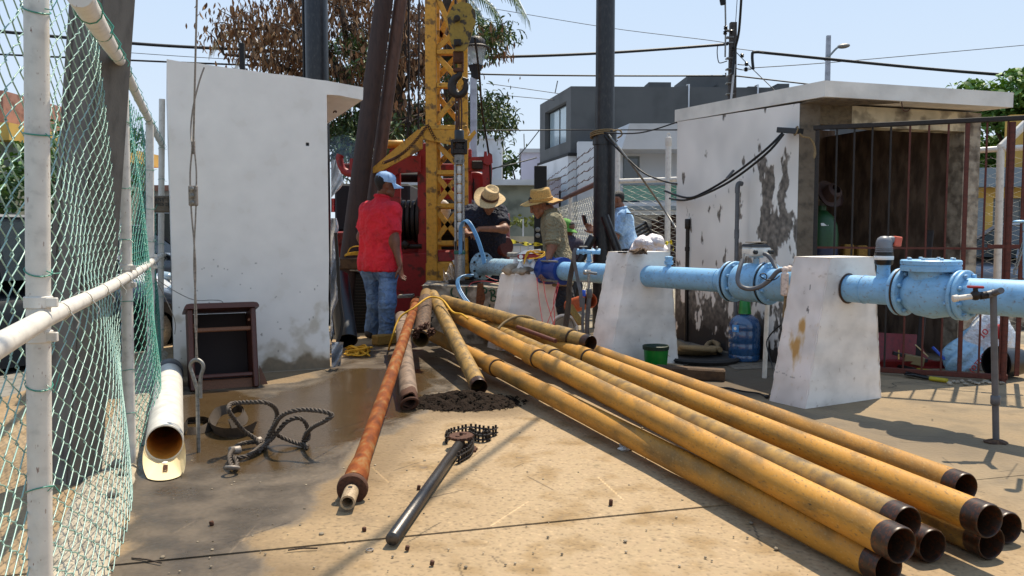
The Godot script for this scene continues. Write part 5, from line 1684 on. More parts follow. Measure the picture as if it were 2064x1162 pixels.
func wires() -> void:
	var d := 20.0
	cable_run([at(-40, 60, 17), at(245, 86, 17.5), at(420, 97, 18), at(640, 106, 18.6), at(860, 113, 19.2), at(1000, 115, 19.6), at(1220, 107, 19.8), at(1445, 91, 19.9), at(1464, 88, 19.9)], 0.034, "thick twisted overhead cable crossing behind the tree to the utility pole")
	cable_run([at(-40, 108, 17), at(245, 121, 17.5), at(490, 131, 18.2), at(800, 142, 19), at(980, 150, 19.5), at(1220, 153, 19.8), at(1464, 153, 19.9)], 0.02, "thinner overhead cable just below the thick twisted one")
	cable_run([at(980, 15, 24), at(1220, 55, 22), at(1420, 80, 20.5), at(1464, 87, 20)], 0.008, "thin wire falling from the palm to the utility pole top")
	cable_run([at(1519, 140, 19.9), at(1517, 112, 19.9), at(1523, 105, 19.9), at(1560, 108, 20), at(1700, 122, 20), at(1900, 141, 19), at(2120, 158, 18)], 0.036, "thick twisted overhead cable from utility pole to the right edge")
	cable_run([at(1482, 153, 19.9), at(1560, 162, 20), at(1640, 171, 20), at(1740, 182, 20)], 0.018, "black cable from the utility pole down behind the hut roof")
	cable_run([at(1483, 98, 19.9), at(1530, 104, 19.9), at(1540, 106, 19.9)], 0.009, "short thin wire beside the insulators of the utility pole")
	cable_run([at(1500, 138, 24), at(1700, 124, 26), at(2100, 88, 30)], 0.012, "thin high wire rising to the upper right edge")
	cable_run([at(1484, 105, 19.9), at(1515, 137, 19.9), at(1565, 185, 19)], 0.01, "thin slanting wire from utility pole towards the hut roof")
	cable_run([at(1496, -30, 18.8), at(1490, 60, 19.3), at(1482, 100, 19.7), at(1477, 150, 19.7)], 0.03, "thick cable dropping steeply down to the utility pole")
	cable_run([at(1488, -30, 19), at(1482, 60, 19.4), at(1478, 95, 19.7)], 0.008, "thin steep wire beside the thick dropping cable")
	cable_run([at(1487, 130, 19.85), at(1500, 131, 19.85), at(1505, 129, 19.85)], 0.012, "jumper wire at the middle insulator of the utility pole")
	cable_run([at(1484, 138, 19.85), at(1497, 141, 19.85), at(1515, 139, 19.85), at(1518, 128, 19.85)], 0.012, "lowest jumper loop by the insulators of the utility pole")
	cable_run([at(1447, 91, 19.9), at(1446, 106, 19.9), at(1448, 122, 19.9), at(1452, 127, 19.9), at(1466, 123, 19.9)], 0.012, "jumper loop left of the utility pole")
	cable_run([at(930, 263, 14), at(1000, 263, 14), at(1193, 262, 14), at(1364, 262, 10)], 0.01, "black wire crossing before the dark grey house to the hut")
	cable_run([at(980, 168, 30), at(1120, 188, 30), at(1195, 200, 29.5)], 0.012, "thin wire right of the palm above the pale buildings")
	cable_run([at(990, 190, 30), at(1120, 202, 30), at(1150, 205, 30)], 0.012, "second thin wire right of the palm, lower and shorter")
	cable_run([at(985, 345, 28), at(1040, 318, 28), at(1088, 262, 28)], 0.016, "wire rising from the rig side to the dark house wall")
	cable_run([at(990, 340, 26), at(1030, 332, 26), at(1082, 318, 27)], 0.02, "black wire from the rig side to the white ground floor")
	cable_run([at(240, 105, 21), at(420, 117, 21.5), at(640, 128, 22)], 0.008, "thin wire between the two cables left of the black pole")
	# cable added out of view, placed so that its shadow crosses the slab
	cable_run([Vector3(3.2, 6.1, -12.2), Vector3(1.93, 6.0, -8.35), Vector3(0.63, 6.0, -4.35), Vector3(-1.2, 6.1, 1.5)], 0.02, "added unseen overhead cable that casts a soft shadow across the slab")
	# cables tied to the tall black pole
	var k := at(1218, 268, 9.65)
	cable_run([k, at(1290, 268, 9.0), at(1364, 247, 8.6)], 0.008, "thin cable rising from the black pole to the hut wall")
	cable_run([k + Vector3(0.05, -0.02, 0), at(1280, 340, 9.5), at(1340, 425, 10), at(1385, 495, 9.2)], 0.013, "grey cable slanting from the black pole down past the white post", M.galv)
	cable_run([k + Vector3(0, -0.03, 0), at(1265, 320, 9.5), at(1300, 350, 9.3), at(1340, 366, 9.0), at(1364, 371, 8.7)], 0.01, "black cable sagging from the pole to the hut wall")
	cable_run([at(1340, 452, 10), at(1300, 440, 10.5), at(1265, 430, 11), at(1250, 436, 11.5)], 0.008, "thin cable over the light blue shirted man's shoulder")
	cable_run([at(1578, 268, 6.9), at(1540, 305, 7.0), at(1475, 355, 7.5), at(1420, 388, 7.9), at(1385, 399, 8.2), at(1340, 385, 9.0)], 0.011, "upper of two black cables drooping from the hut corner bracket")
	cable_run([at(1580, 270, 6.88), at(1545, 310, 6.98), at(1478, 362, 7.45), at(1420, 392, 7.88), at(1380, 404, 8.3), at(1350, 400, 9.0)], 0.011, "lower of two black cables drooping from the hut corner bracket")
	var b := MB.new()
	b.box(at(1472, 352, 7.45), Vector3(0.02, 0.1, 0.03), Basis(Vector3(0, 0, 1), -0.7), 0.004)
	solo("cable_joint", "grey taped joint halfway down the drooping hut cables", "cable joint", b, M.pvc_grey)
	b = MB.new()
	for j in 3: b.tube(roundish(k + Vector3(0.0, 0.02 - j * 0.02, -0.15), Vector3(0.14, 0.01, 0), Vector3(0, 0.02, 0.14), 20), 0.01, 5, false, true)
	b.tube(curve([k + Vector3(0.1, 0.02, 0), k + Vector3(0.17, 0.03, 0.02), k + Vector3(0.2, -0.02, 0), k + Vector3(0.15, -0.06, 0)], 4), 0.01, 5)
	solo("cable_tie", "rope and cable wound round the tall black pole", "rope", b, M.rope_tan)

# ---------------------------------------------------------------- the drilling rig and what stands round it
func flat_poly(b: MB, px: Array, d: float, thick: float) -> void:      # an outline (pixels at d metres) made a plate of real thickness
	var c := Vector3.ZERO
	for p in px: c += at(p[0], p[1], d) / px.size()
	var poly := []
	for p in px:
		var q := at(p[0], p[1], d)
		poly.append(Vector2(q.x - c.x, q.y - c.y))
	b.prism(poly, Transform3D(Basis(), c), thick)

func pbox(b: MB, x0: float, y0: float, x1: float, y1: float, d: float, thick: float, ch := 0.008) -> void:
	var p := at(x0, y1, d)
	var q := at(x1, y0, d)
	b.box(Vector3((p.x + q.x) / 2, (p.y + q.y) / 2, -d - thick / 2), Vector3(absf(q.x - p.x), absf(q.y - p.y), thick), Basis(), ch)

func rig() -> void:
	var t := thing("drilling_rig", "red and yellow drilling rig with tall lattice mast in the middle", "drilling rig", Vector3(-0.75, 0, -9.8))
	var b := MB.new()
	var d := 9.35
	# mast: four chords, horizontals and diagonals
	for q in [[871, 22, d], [934, 20, d], [874, 16, d + 0.45], [931, 16, d + 0.45]]:
		b = MB.new()
		var w: float = q[1] / F * d
		b.box(Vector3((q[0] - 1032) / F * d, 2.75, -q[2]), Vector3(w, 4.9, 0.07), Basis(), 0.008)
		part(t, "mast_chord", b, M.rig_yellow)
	for y in [-20, 105, 172, 348, 415, 490]:
		for z in [0.0, 0.45]:
			b = MB.new()
			b.beam(at(880, y + z * 6, d + z), at(926, y + z * 6, d + z), 0.05, 0.045, 0.005, Vector3(0, 0, 1))
			part(t, "mast_rung", b, M.rig_yellow)
		for x in [868, 936]:
			b = MB.new()
			b.beam(at(x, y, d + 0.03), at(x, y, d + 0.42), 0.04, 0.04, 0.004)
			part(t, "mast_rung", b, M.rig_yellow)
	for q in [[878, -15, 924, 95], [924, 60, 878, 100], [878, 110, 924, 160], [878, 245, 924, 190], [880, 290, 924, 335], [880, 410, 924, 355], [880, 355, 924, 408], [880, 425, 924, 480], [880, 482, 924, 425]]:
		for z in [0.0, 0.44]:
			b = MB.new()
			b.beam(at(q[0] if z == 0.0 else q[2], q[1], d + z + 0.02), at(q[2] if z == 0.0 else q[0], q[3], d + z + 0.02), 0.06, 0.03, 0.004, Vector3(0, 0, 1))
			part(t, "mast_brace", b, M.rig_yellow)
	for k in 6:
		b = MB.new()
		var y0 := 90.0 * k - 30.0
		b.beam(at(866, y0, d + 0.05), at(866, y0 + 80, d + 0.4), 0.035, 0.03, 0.003, Vector3(1, 0, 0))
		b.beam(at(938, y0 + 80, d + 0.05), at(938, y0, d + 0.4), 0.035, 0.03, 0.003, Vector3(1, 0, 0))
		part(t, "mast_brace", b, M.rig_yellow)
	b = MB.new()
	flat_poly(b, [[862, 252], [940, 258], [944, 275], [957, 262], [960, 268], [946, 288], [946, 300], [838, 278], [850, 256]], d - 0.06, 0.03)
	pbox(b, 856, 252, 942, 262, d - 0.08, 0.5)
	part(t, "crossplate", b, M.rig_yellow)
	b = MB.new()
	flat_poly(b, [[752, 338], [842, 262], [852, 262], [852, 300], [770, 345], [752, 350]], d + 0.25, 0.06)
	part(t, "gusset", b, M.rig_yellow)
	b = MB.new(); b.cyl(at(768, 291, 10.3), at(812, 291, 10.3), 0.05, 14, 0.008)
	part(t, "ram", b, M.rig_yellow)
	b = MB.new(); pbox(b, 858, 528, 945, 575, d - 0.02, 0.5, 0.02)
	part(t, "mast_foot", b, M.rig_yellow)
	b = MB.new(); pbox(b, 860, 505, 945, 530, d + 0.02, 0.4, 0.02)
	part(t, "base_beam", b, M.rig_red)
	# red frame
	var f := 10.1
	for q in [["frame_post", 785, 320, 805, 620, 0.14], ["frame_post", 843, 288, 861, 620, 0.2], ["frame_post", 938, 300, 950, 600, 0.14]]:
		b = MB.new(); pbox(b, q[1], q[2], q[3], q[4], f, q[5])
		part(t, q[0], b, M.rig_red)
	b = MB.new(); flat_poly(b, [[785, 313], [848, 315], [848, 347], [805, 349], [790, 362], [772, 362], [764, 338], [785, 330]], f - 0.04, 0.12)
	part(t, "top_beam", b, M.rig_red)
	b = MB.new(); flat_poly(b, [[785, 313], [785, 304], [791, 301], [797, 304], [797, 314]], f - 0.06, 0.05); b.cyl(at(796, 330, f - 0.1), at(796, 330, f - 0.02), 0.03, 10)
	part(t, "lug", b, M.rig_red)
	b = MB.new(); flat_poly(b, [[945, 318], [990, 316], [992, 345], [990, 385], [982, 397], [974, 382], [972, 346], [945, 346]], f - 0.02, 0.12)
	part(t, "side_arm", b, M.rig_red)
	b = MB.new(); flat_poly(b, [[975, 318], [976, 306], [981, 306], [982, 316], [986, 308], [992, 312], [993, 328], [985, 334], [975, 330]], f - 0.08, 0.08)
	part(t, "sheave_bracket", b, M.rig_red)
	b = MB.new(); b.cyl(at(958, 375, f + 0.1), at(958, 375, f + 0.24), 0.17, 24, 0.015)
	part(t, "brake_disc", b, M.rig_red)
	b = MB.new(); b.box(at(962, 333, f - 0.1), Vector3(0.13, 0.1, 0.06), Basis(), 0.01)
	part(t, "plate", b, M.grease)
	for k in 5:
		b = MB.new()
		var c := at(826, 445, 10.35)
		b.lathe([Vector2(0.18, -0.02), Vector2(0.3 if k in [0, 4] else 0.25, -0.018), Vector2(0.3 if k in [0, 4] else 0.25, 0.018), Vector2(0.18, 0.02)], Transform3D(Basis(Vector3(0, 0, 1), PI / 2), c + Vector3(-0.13 + k * 0.062, 0, 0)), 24)
		part(t, "drum_flange" if k in [0, 4] else "cable_drum", b, M.grease)
	b = MB.new(); b.cyl(at(792, 445, 10.35), at(935, 445, 10.35), 0.18, 20, 0.01)
	part(t, "drum", b, M.dark)
	b = MB.new(); b.cyl(at(802, 497, f), at(850, 497, f), 0.03, 10); b.cyl(at(810, 490, f - 0.05), at(822, 498, f - 0.05), 0.05, 10, 0.01)
	part(t, "shaft", b, M.grease)
	b = MB.new(); pbox(b, 795, 510, 862, 640, f - 0.02, 0.25, 0.015)
	part(t, "lower_panel", b, M.rig_red)
	b = MB.new(); pbox(b, 690, 330, 790, 352, f + 0.3, 0.1); pbox(b, 860, 330, 940, 350, f + 0.35, 0.1); pbox(b, 862, 360, 938, 402, f + 0.5, 0.06)
	part(t, "rear_beam", b, M.rig_red)
	b = MB.new(); b.cyl(at(804, 358, f + 0.25), at(848, 358, f + 0.25), 0.06, 14); b.cyl(at(860, 520, f), at(940, 520, f), 0.04, 10); pbox(b, 862, 440, 938, 505, f + 0.3, 0.3)
	part(t, "roller", b, M.dark)
	b = MB.new(); b.ball(at(893, 425, 10.0), Vector3(0.09, 0.13, 0.05), Basis(), 8, 12); pbox(b, 872, 512, 912, 514, 9.6, 0.05); b.box(at(918, 528, 9.3), Vector3(0.06, 0.05, 0.03), Basis(Vector3(0, 0, 1), 0.3), 0.005)
	part(t, "bright_fitting", b, M.white_filler)
	b = MB.new(); b.tube(curve([at(686, 312, 10), at(684, 322, 10), at(690, 342, 10), at(708, 350, 10), at(735, 345, 10), at(770, 340, 10)], 4), 0.045, 8); b.tube([at(708, 345, 10), at(710, 320, 10)], 0.03, 6)
	part(t, "hook_arm", b, M.rig_red)
	# machinery bed and truck tail behind
	b = MB.new(); block(b, -2.4, -0.1, 0.55, 1.0, 10.5, 16, 0.02); block(b, -2.6, -0.1, 0.95, 1.12, 10.45, 13, 0.02)
	part(t, "truck_bed", b, M.rig_red)
	b = MB.new(); block(b, -2.35, -1.35, 1.12, 1.75, 11.2, 12.6, 0.03); block(b, -0.75, -0.25, 1.12, 1.5, 11, 12.5, 0.03)
	part(t, "engine_cover", b, M.dark)
	for x in [-2.2, -0.3]:
		for z in [11.6, 15.0]:
			b = MB.new()
			b.lathe([Vector2(0.25, -0.13), Vector2(0.46, -0.13), Vector2(0.5, -0.08), Vector2(0.5, 0.08), Vector2(0.46, 0.13), Vector2(0.25, 0.13)], Transform3D(Basis(Vector3(0, 0, 1), PI / 2), Vector3(x, 0.5, -z)), 24)
			var w := part(t, "wheel", b, M.rubber)
			b = MB.new(); b.cyl(Vector3(x - 0.1, 0.5, -z), Vector3(x + 0.1, 0.5, -z), 0.26, 16, 0.02)
			part(w, "rim", b, M.rig_red)
	# cables, chain and hanging lines on the mast
	for q in [[823, -40, 824, 230, 0.012, 10], [845, -40, 843, 310, 0.01, 10], [815, 60, 829, 245, 0.008, 10]]:
		b = MB.new(); b.tube([at(q[0], q[1], q[5]), at(q[2], q[3], q[5])], q[4], 6)
		part(t, "hoist_line", b, M.grease)
	b = MB.new()
	b.tube(curve([at(824, 228, 9.9), at(822, 260, 9.9), at(821, 295, 9.9), at(826, 310, 9.9), at(834, 302, 9.9), at(833, 285, 9.9), at(828, 262, 9.9)], 4), 0.014, 6)
	b.tube(roundish(at(822, 250, 9.9), Vector3(0.03, 0, 0), Vector3(0, 0.03, 0), 10), 0.012, 5, false, true)
	part(t, "sling_loop", b, M.grease)
	b = MB.new()
	for k in 44:
		var u := k / 43.0
		var p := at(lerpf(862, 774, u), lerpf(252, 328, u) + 14.0 * sin(PI * u), 9.22)
		b.tube(roundish(p, Vector3(0.012, -0.008, 0) if k % 2 else Vector3(0, 0, 0.012), Vector3(0.014, 0.014, 0), 8), 0.004, 4, false, true)
	for k in 12:
		var p := at(864 + k * 1.2, 256 + k * 2.2, 9.22)
		b.tube(roundish(p, Vector3(0.01, 0, 0) if k % 2 else Vector3(0, 0, 0.012), Vector3(0.006, 0.016, 0), 8), 0.004, 4, false, true)
	part(t, "safety_chain", b, M.rusty)
	b = MB.new(); b.tube(curve([at(957, 75, 9), at(966, 150, 9.2), at(972, 225, 9.6), at(985, 310, 10), at(989, 360, 10), at(988, 395, 10)], 5), 0.012, 6)
	part(t, "wire_line", b, M.grease)
	b = MB.new(); b.tube([at(955, 360, 10.2), at(953, 420, 10.1)], 0.008, 5)
	part(t, "wire_line", b, M.grease)
	# travelling block with its hook
	var e := 8.95
	t = thing("hook_block", "worn yellow hook block hanging before the mast", "hook block", at(931, 100, e))
	var shape := [[912, 12], [930, 4], [948, 8], [958, 24], [959, 46], [951, 70], [943, 94], [936, 103], [917, 103], [910, 92], [904, 60], [902, 34]]
	for z in [-0.08, 0.1]:
		b = MB.new(); flat_poly(b, shape, e + z, 0.03)
		part(t, "cheek_plate", b, M.block_yellow)
	b = MB.new(); b.cyl(at(931, 46, e - 0.05), at(931, 46, e + 0.08), 0.13, 24, 0.01)
	part(t, "sheave", b, M.grease)
	b = MB.new(); b.cyl(at(921, 37, e - 0.15), at(921, 37, e + 0.15), 0.035, 12, 0.006); b.cyl(at(921, 37, e - 0.19), at(921, 37, e - 0.15), 0.02, 8); b.box(at(922, 86, e - 0.12), Vector3(0.075, 0.07, 0.03), Basis(), 0.006); b.cyl(at(922, 86, e - 0.17), at(922, 86, e - 0.1), 0.02, 10)
	part(t, "pin", b, M.grease)
	b = MB.new(); pbox(b, 913, 102, 934, 126, e - 0.04, 0.09, 0.01); pbox(b, 913, 136, 934, 144, e - 0.04, 0.09, 0.01); pbox(b, 913, 126, 917, 136, e - 0.04, 0.09); pbox(b, 930, 126, 934, 136, e - 0.04, 0.09)
	b.cyl(at(923, 118, e - 0.09), at(923, 118, e + 0.06), 0.02, 10)
	part(t, "swivel", b, M.rusty)
	b = MB.new()
	b.tube(curve([at(927, 143, e), at(925, 152, e), at(916, 160, e), at(911, 172, e), at(914, 185, e), at(924, 192, e), at(934, 187, e), at(939, 176, e), at(938, 165, e), at(934, 157, e)], 4), [0.03, 0.03, 0.03, 0.032, 0.034, 0.036, 0.038, 0.04, 0.042, 0.044, 0.046, 0.047, 0.048, 0.048, 0.048, 0.048, 0.047, 0.046, 0.045, 0.044, 0.043, 0.042, 0.04, 0.039, 0.038, 0.036, 0.034, 0.032, 0.03, 0.028, 0.026, 0.024, 0.022, 0.02, 0.018, 0.015, 0.012], 10)
	b.tube([at(932, 158, e), at(944, 162, e)], 0.018, 6)
	part(t, "hook", b, M.grease)
	for k in 2:
		b = MB.new(); b.tube([at(918 + k * 22, -60, e), at(918 + k * 22, 20, e)], 0.012, 6)
		part(t, "hoist_rope", b, M.grease)
	# pump column on the hook
	var c := 8.82
	t = thing("pump_column", "silver pump column with white ribbed filler hanging from the hook", "pump", at(927, 560, c))
	for q in [[918, 190, 919, 265], [922, 192, 926, 265], [926, 190, 921, 265], [929, 190, 930, 265]]:
		b = MB.new()
		b.tube([at(q[0], q[1], e), at((q[0] + q[2]) / 2.0 + 1, (q[1] + q[3]) / 2.0, c + 0.04), at(q[2], q[3], c)], 0.009, 6)
		part(t, "sling", b, M.rusty)
	var lx := at(926, 400, c).x
	var hy := func(y: float) -> float: return at(926, y, c).y
	var ax := Transform3D(Basis(), Vector3(lx, 0, -c))
	b = MB.new(); b.lathe([Vector2(0, hy.call(282.0)), Vector2(0.05, hy.call(282.0)), Vector2(0.05, hy.call(264.0)), Vector2(0.04, hy.call(262.0)), Vector2(0, hy.call(262.0))], ax, 18)
	part(t, "head", b, M.black_plastic)
	b = MB.new(); b.lathe([Vector2(0.05, hy.call(313.0)), Vector2(0.075, hy.call(310.0)), Vector2(0.075, hy.call(302.0)), Vector2(0.055, hy.call(300.0)), Vector2(0.055, hy.call(290.0)), Vector2(0.08, hy.call(288.0)), Vector2(0.08, hy.call(282.0)), Vector2(0.03, hy.call(281.0))], ax, 18)
	for s in [-1, 1]: b.box(Vector3(lx + s * 0.07, hy.call(297.0), -c + 0.03), Vector3(0.03, 0.15, 0.03), Basis(), 0.006)
	part(t, "clamp", b, M.grease)
	b = MB.new(); b.lathe([Vector2(0, hy.call(332.0)), Vector2(0.052, hy.call(332.0)), Vector2(0.052, hy.call(312.0))], ax, 18)
	part(t, "collar", b, M.galv)
	letters(t, "lettering", "1 41 17", 0.03, Transform3D(Basis(), Vector3(lx, hy.call(326.0), -c + 0.054)), M.dark_ink)
	for s in [-1.0, 1.0]:
		b = MB.new(); b.box(Vector3(lx + s * 0.042, (hy.call(332.0) + hy.call(506.0)) / 2.0, -c), Vector3(0.022, hy.call(332.0) - hy.call(506.0), 0.08), Basis(), 0.006)
		part(t, "guard_rail", b, M.silver)
	for k in 8:
		b = MB.new()
		var y0 := 334.0 + k * 19.0
		b.lathe([Vector2(0.02, hy.call(y0 + 17.5)), Vector2(0.028, hy.call(y0 + 16.0)), Vector2(0.031, hy.call(y0 + 9.0)), Vector2(0.028, hy.call(y0 + 2.0)), Vector2(0.02, hy.call(y0))], ax, 14)
		part(t, "filler_block", b, M.white_filler)
	b = MB.new(); b.lathe([Vector2(0.04, hy.call(513.0)), Vector2(0.058, hy.call(513.0)), Vector2(0.058, hy.call(505.0)), Vector2(0.04, hy.call(505.0))], ax, 18); b.box(Vector3(lx, hy.call(509.0), -c + 0.055), Vector3(0.11, 0.03, 0.02), Basis(), 0.004)
	part(t, "green_band", b, mt("1f5a4a", 0.5))
	b = MB.new(); b.lathe([Vector2(0, hy.call(572.0)), Vector2(0.055, hy.call(572.0)), Vector2(0.055, hy.call(513.0)), Vector2(0.03, hy.call(512.0))], ax, 20)
	part(t, "tube", b, M.silver)
	for s in [-1, 1]:
		b = MB.new(); b.box(Vector3(lx + s * 0.04, hy.call(495.0), -c + 0.045), Vector3(0.016, 0.09, 0.014), Basis(), 0.003)
		part(t, "bolt", b, M.grease)
	b = MB.new(); b.box(Vector3(lx + 0.045, hy.call(459.0), -c + 0.05), Vector3(0.085, 0.012, 0.012), Basis(), 0.003)
	part(t, "tie", b, mt("c07a2a", 0.6))
	# flat blue cable that loops out of it
	for q in [[[at(928, 512, c - 0.06), at(928, 480, c - 0.07), at(929, 458, c - 0.1), at(935, 446, c - 0.14), at(944, 448, c - 0.2), at(955, 465, c - 0.26), at(966, 492, c - 0.32), at(974, 520, c - 0.36), at(976, 532, c - 0.38)], "flat blue cable looping from the pump column to the blue pipe"], [[at(952, 556, 8.4), at(938, 556, 8.36), at(926, 560, 8.3), at(922, 570, 8.26), at(926, 585, 8.2), at(936, 602, 8.1), at(946, 614, 8.02), at(950, 622, 7.95)], "flat blue cable hanging over the front of the concrete wellhead block"]]:
		b = MB.new()
		for o in [-1.0, 0.0, 1.0]:
			var pts := []
			for p in curve(q[0], 6): pts.append(p + Vector3(0.011 * o, 0.006 * o, 0.0))
			b.tube(pts, 0.0095, 7)
		solo("flat_cable", q[1], "cable", b, M.hose_blue)
	# concrete block of the well
	t = thing("wellhead_block", "concrete wellhead block with green painted letters and rust streak", "block", Vector3(-0.5, 0, -8.5))
	b = MB.new()
	var lo := []
	var hi := []
	for q in [[852, 8.45], [1022, 8.3], [1016, 9.25], [862, 9.3]]:
		var p := at(q[0], 600, q[1])
		lo.append(Vector3(p.x * 1.01, -0.02, -q[1] + 0.03))
		hi.append(Vector3(p.x, 0.575 if q[0] < 900 else 0.56, -q[1]))
	b.hull8(lo, hi)
	part(t, "body", b, M.conc)
	b = MB.new()
	for k in 26:
		var p: Vector3 = hi[0].lerp(hi[1], (k + rn(0, 0.8)) / 26.0)
		b.ball(p + Vector3(0, -0.005, -0.01), Vector3(rn(0.015, 0.04), rn(0.006, 0.014), 0.015), Basis(), 5, 7, 0.25, k)
	part(t, "broken_edge", b, M.conc)
	var fz := func(x: float, y: float) -> Vector3: return at(x, y, lerpf(8.45, 8.3, (x - 852.0) / 170.0) - 0.006 - (y - 570.0) / 9000.0)
	for q in [[[912, 581], [909, 588], [911, 596], [917, 601], [924, 600]], [[940, 580], [940, 590], [938, 598]], [[974, 580], [980, 583], [980, 590], [976, 591]], [[986, 587], [992, 584], [997, 588], [995, 594], [990, 596], [998, 598], [1001, 603], [997, 607], [990, 606], [991, 596], [990, 588]], [[987, 614], [987, 622]]]:
		b = MB.new()
		var pts := []
		for p in q: pts.append(fz.call(p[0], p[1]))
		b.tube(curve(pts, 4), 0.0085, 6)
		part(t, "painted_letter", b, M.green_paint)
	b = MB.new()
	flat_poly(b, [[962, 572], [974, 571], [978, 600], [984, 640], [958, 640], [960, 600]], 8.335, 0.006)
	part(t, "rust_streak", b, mt("6b3c1c", 0.9, 0.0, {"tex": texs.mottle, "s": 5.0}))
	t = thing("wellhead_ring", "dark rusty steel ring on top of the wellhead block", "ring", at(960, 565, 8.8))
	b = MB.new(); b.lathe([Vector2(0.1, 0.56), Vector2(0.17, 0.56), Vector2(0.17, 0.61), Vector2(0.1, 0.61)], Transform3D(Basis(), Vector3(lx + 0.05, 0, -c)), 24)
	part(t, "ring_body", b, M.grease)
	b = MB.new(); b.tube(curve([at(945, 578, 8.3), at(952, 570, 8.35), at(975, 567, 8.36), at(1005, 572, 8.3)], 4), 0.004, 5); b.tube(curve([at(978, 556, 8.3), at(990, 562, 8.3), at(1003, 566, 8.28)], 4), 0.004, 5)
	solo("thin_wire", "thin red wires straggling over the wellhead block edge", "wire", b, M.red_ink)
	b = MB.new()
	b.sheet(func(u, v): return at(lerpf(893, 916, u), lerpf(568, 540 + 10 * sin(u * 7.0), v), 8.8 + 0.04 * sin(u * 17.0 + v * 9.0) + 0.05 * v), 12, 8)
	solo("plastic_wrap", "scrap of clear plastic wrap at the foot of the pump column", "plastic wrap", b, mt("b9aca0", 0.25, 0.0, {"alpha": 0.6, "spec": 0.9}))
	t = thing("rusty_drum", "brown red flanged pump body standing right of the navy shirted man", "drum", at(1012, 560, 9.4))
	b = MB.new()
	b.lathe([Vector2(0, 0), Vector2(0.1, 0.0), Vector2(0.115, 0.02), Vector2(0.115, 0.09), Vector2(0.105, 0.1), Vector2(0.105, 0.2)], MB.axis(at(1022, 497, 9.35), at(1003, 497, 9.45)), 24)
	part(t, "flange", b, mt("5c2422", 0.4, 0.2, {"tex": texs.mottle, "s": 5.0}))
	b = MB.new(); b.cyl(Vector3(at(1008, 500, 9.5).x, 0, -9.5), Vector3(at(1008, 500, 9.5).x, 1.32, -9.5), 0.11, 20, 0.01)
	part(t, "body", b, mt("6b2a26", 0.45, 0.2, {"tex": texs.mottle, "s": 5.0}))
	# two brown pipes that lean on the rig, two black standpipes
	for q in [[703, 530, 9.3, 783, -70, 9.9, 0.105, "nearer thick brown steel pipe leaning steeply left of the rig"], [737, 520, 9.6, 817, -70, 10.0, 0.075, "slimmer brown steel pipe leaning just right of the thick one"]]:
		b = MB.new()
		var p0 := at(q[0], q[1], q[2])
		var p1 := at(q[3], q[4], q[5])
		var dn := (p0 - p1) * (p0.y / (p1.y - p0.y))
		b.pipe(p0 + dn, p1, q[6], q[6] - 0.008, 24, 0.4)
		solo("leaning_pipe", q[7], "pipe", b, M.brown_pipe if q[6] > 0.1 else mt("63473a", 0.65, 0.2, {"tex": texs.mottle, "s": Vector3(4, 0.8, 4), "bump": texs.grain, "bh": 0.08}), p0 + dn, "brown pipes leaning by the rig")
	var bx := at(641, 300, 10.2)
	t = thing("standpipe", "tall black standpipe rising behind the left white hut", "standpipe", Vector3(bx.x, 0, bx.z))
	b = MB.new(); b.cyl(Vector3(bx.x, 0, bx.z), Vector3(bx.x, 6.0, bx.z), 0.136, 28, 0.01)
	part(t, "shaft", b, M.black_pipe)
	b = MB.new(); b.tube([Vector3(bx.x - 0.16, 0, bx.z), Vector3(bx.x - 0.15, 6, bx.z)], 0.015, 6)
	part(t, "side_line", b, M.black_wire)
	bx = at(1218, 400, 9.8)
	t = thing("standpipe", "tall black standpipe with wedged props standing behind the middle pier", "standpipe", Vector3(bx.x, 0, bx.z))
	b = MB.new(); b.lathe([Vector2(0.0, 0), Vector2(0.128, 0), Vector2(0.124, 2.12)], Transform3D(Basis(), Vector3(bx.x, 0, bx.z)), 28)
	part(t, "lower_shaft", b, M.black_pipe)
	b = MB.new(); b.lathe([Vector2(0.12, 2.11), Vector2(0.138, 2.11), Vector2(0.138, 2.27), Vector2(0.12, 2.275), Vector2(0.109, 2.28), Vector2(0.106, 5.5), Vector2(0, 5.5)], Transform3D(Basis(), Vector3(bx.x, 0, bx.z)), 28)
	part(t, "upper_shaft", b, M.black_pipe)
	for q in [[1219, 436, 1245, 505, 9.62], [1195, 478, 1168, 528, 9.7]]:
		b = MB.new()
		b.tube([at(q[0], q[1], q[4]), at(q[2], q[3], q[4] - 0.05), at(q[2] + (q[2] - q[0]) * 0.6, q[3] + 100, q[4] - 0.1)], 0.05, 12)
		part(t, "prop", b, M.black_pipe)
	# lantern
	var lp := at(956, 300, 14.0)
	t = thing("street_lantern", "grey lamp post with tapered glass lantern behind the yellow mast", "street lamp", Vector3(lp.x, 0, lp.z))
	b = MB.new(); b.cyl(Vector3(lp.x - 0.01, 0, lp.z), Vector3(lp.x - 0.01, at(956, 157, 14).y, lp.z), 0.056, 14)
	part(t, "pole", b, M.lamp_pole)
	var yy := func(y: float) -> float: return at(960, y, 14.0).y
	ax = Transform3D(Basis(), Vector3(lp.x + 0.02, 0, lp.z))
	b = MB.new(); b.lathe([Vector2(0.05, yy.call(160.0)), Vector2(0.07, yy.call(158.0)), Vector2(0.075, yy.call(145.0)), Vector2(0.12, yy.call(132.0)), Vector2(0.06, yy.call(131.0))], ax, 16)
	part(t, "collar", b, M.dark)
	b = MB.new(); b.lathe([Vector2(0.115, yy.call(131.0)), Vector2(0.19, yy.call(97.0))], ax, 8)
	part(t, "glass", b, M.lamp_glass)
	b = MB.new(); b.lathe([Vector2(0.0, yy.call(131.0)), Vector2(0.05, yy.call(128.0)), Vector2(0.06, yy.call(119.0)), Vector2(0.0, yy.call(115.0))], ax, 12)
	part(t, "reflector", b, M.white_filler)
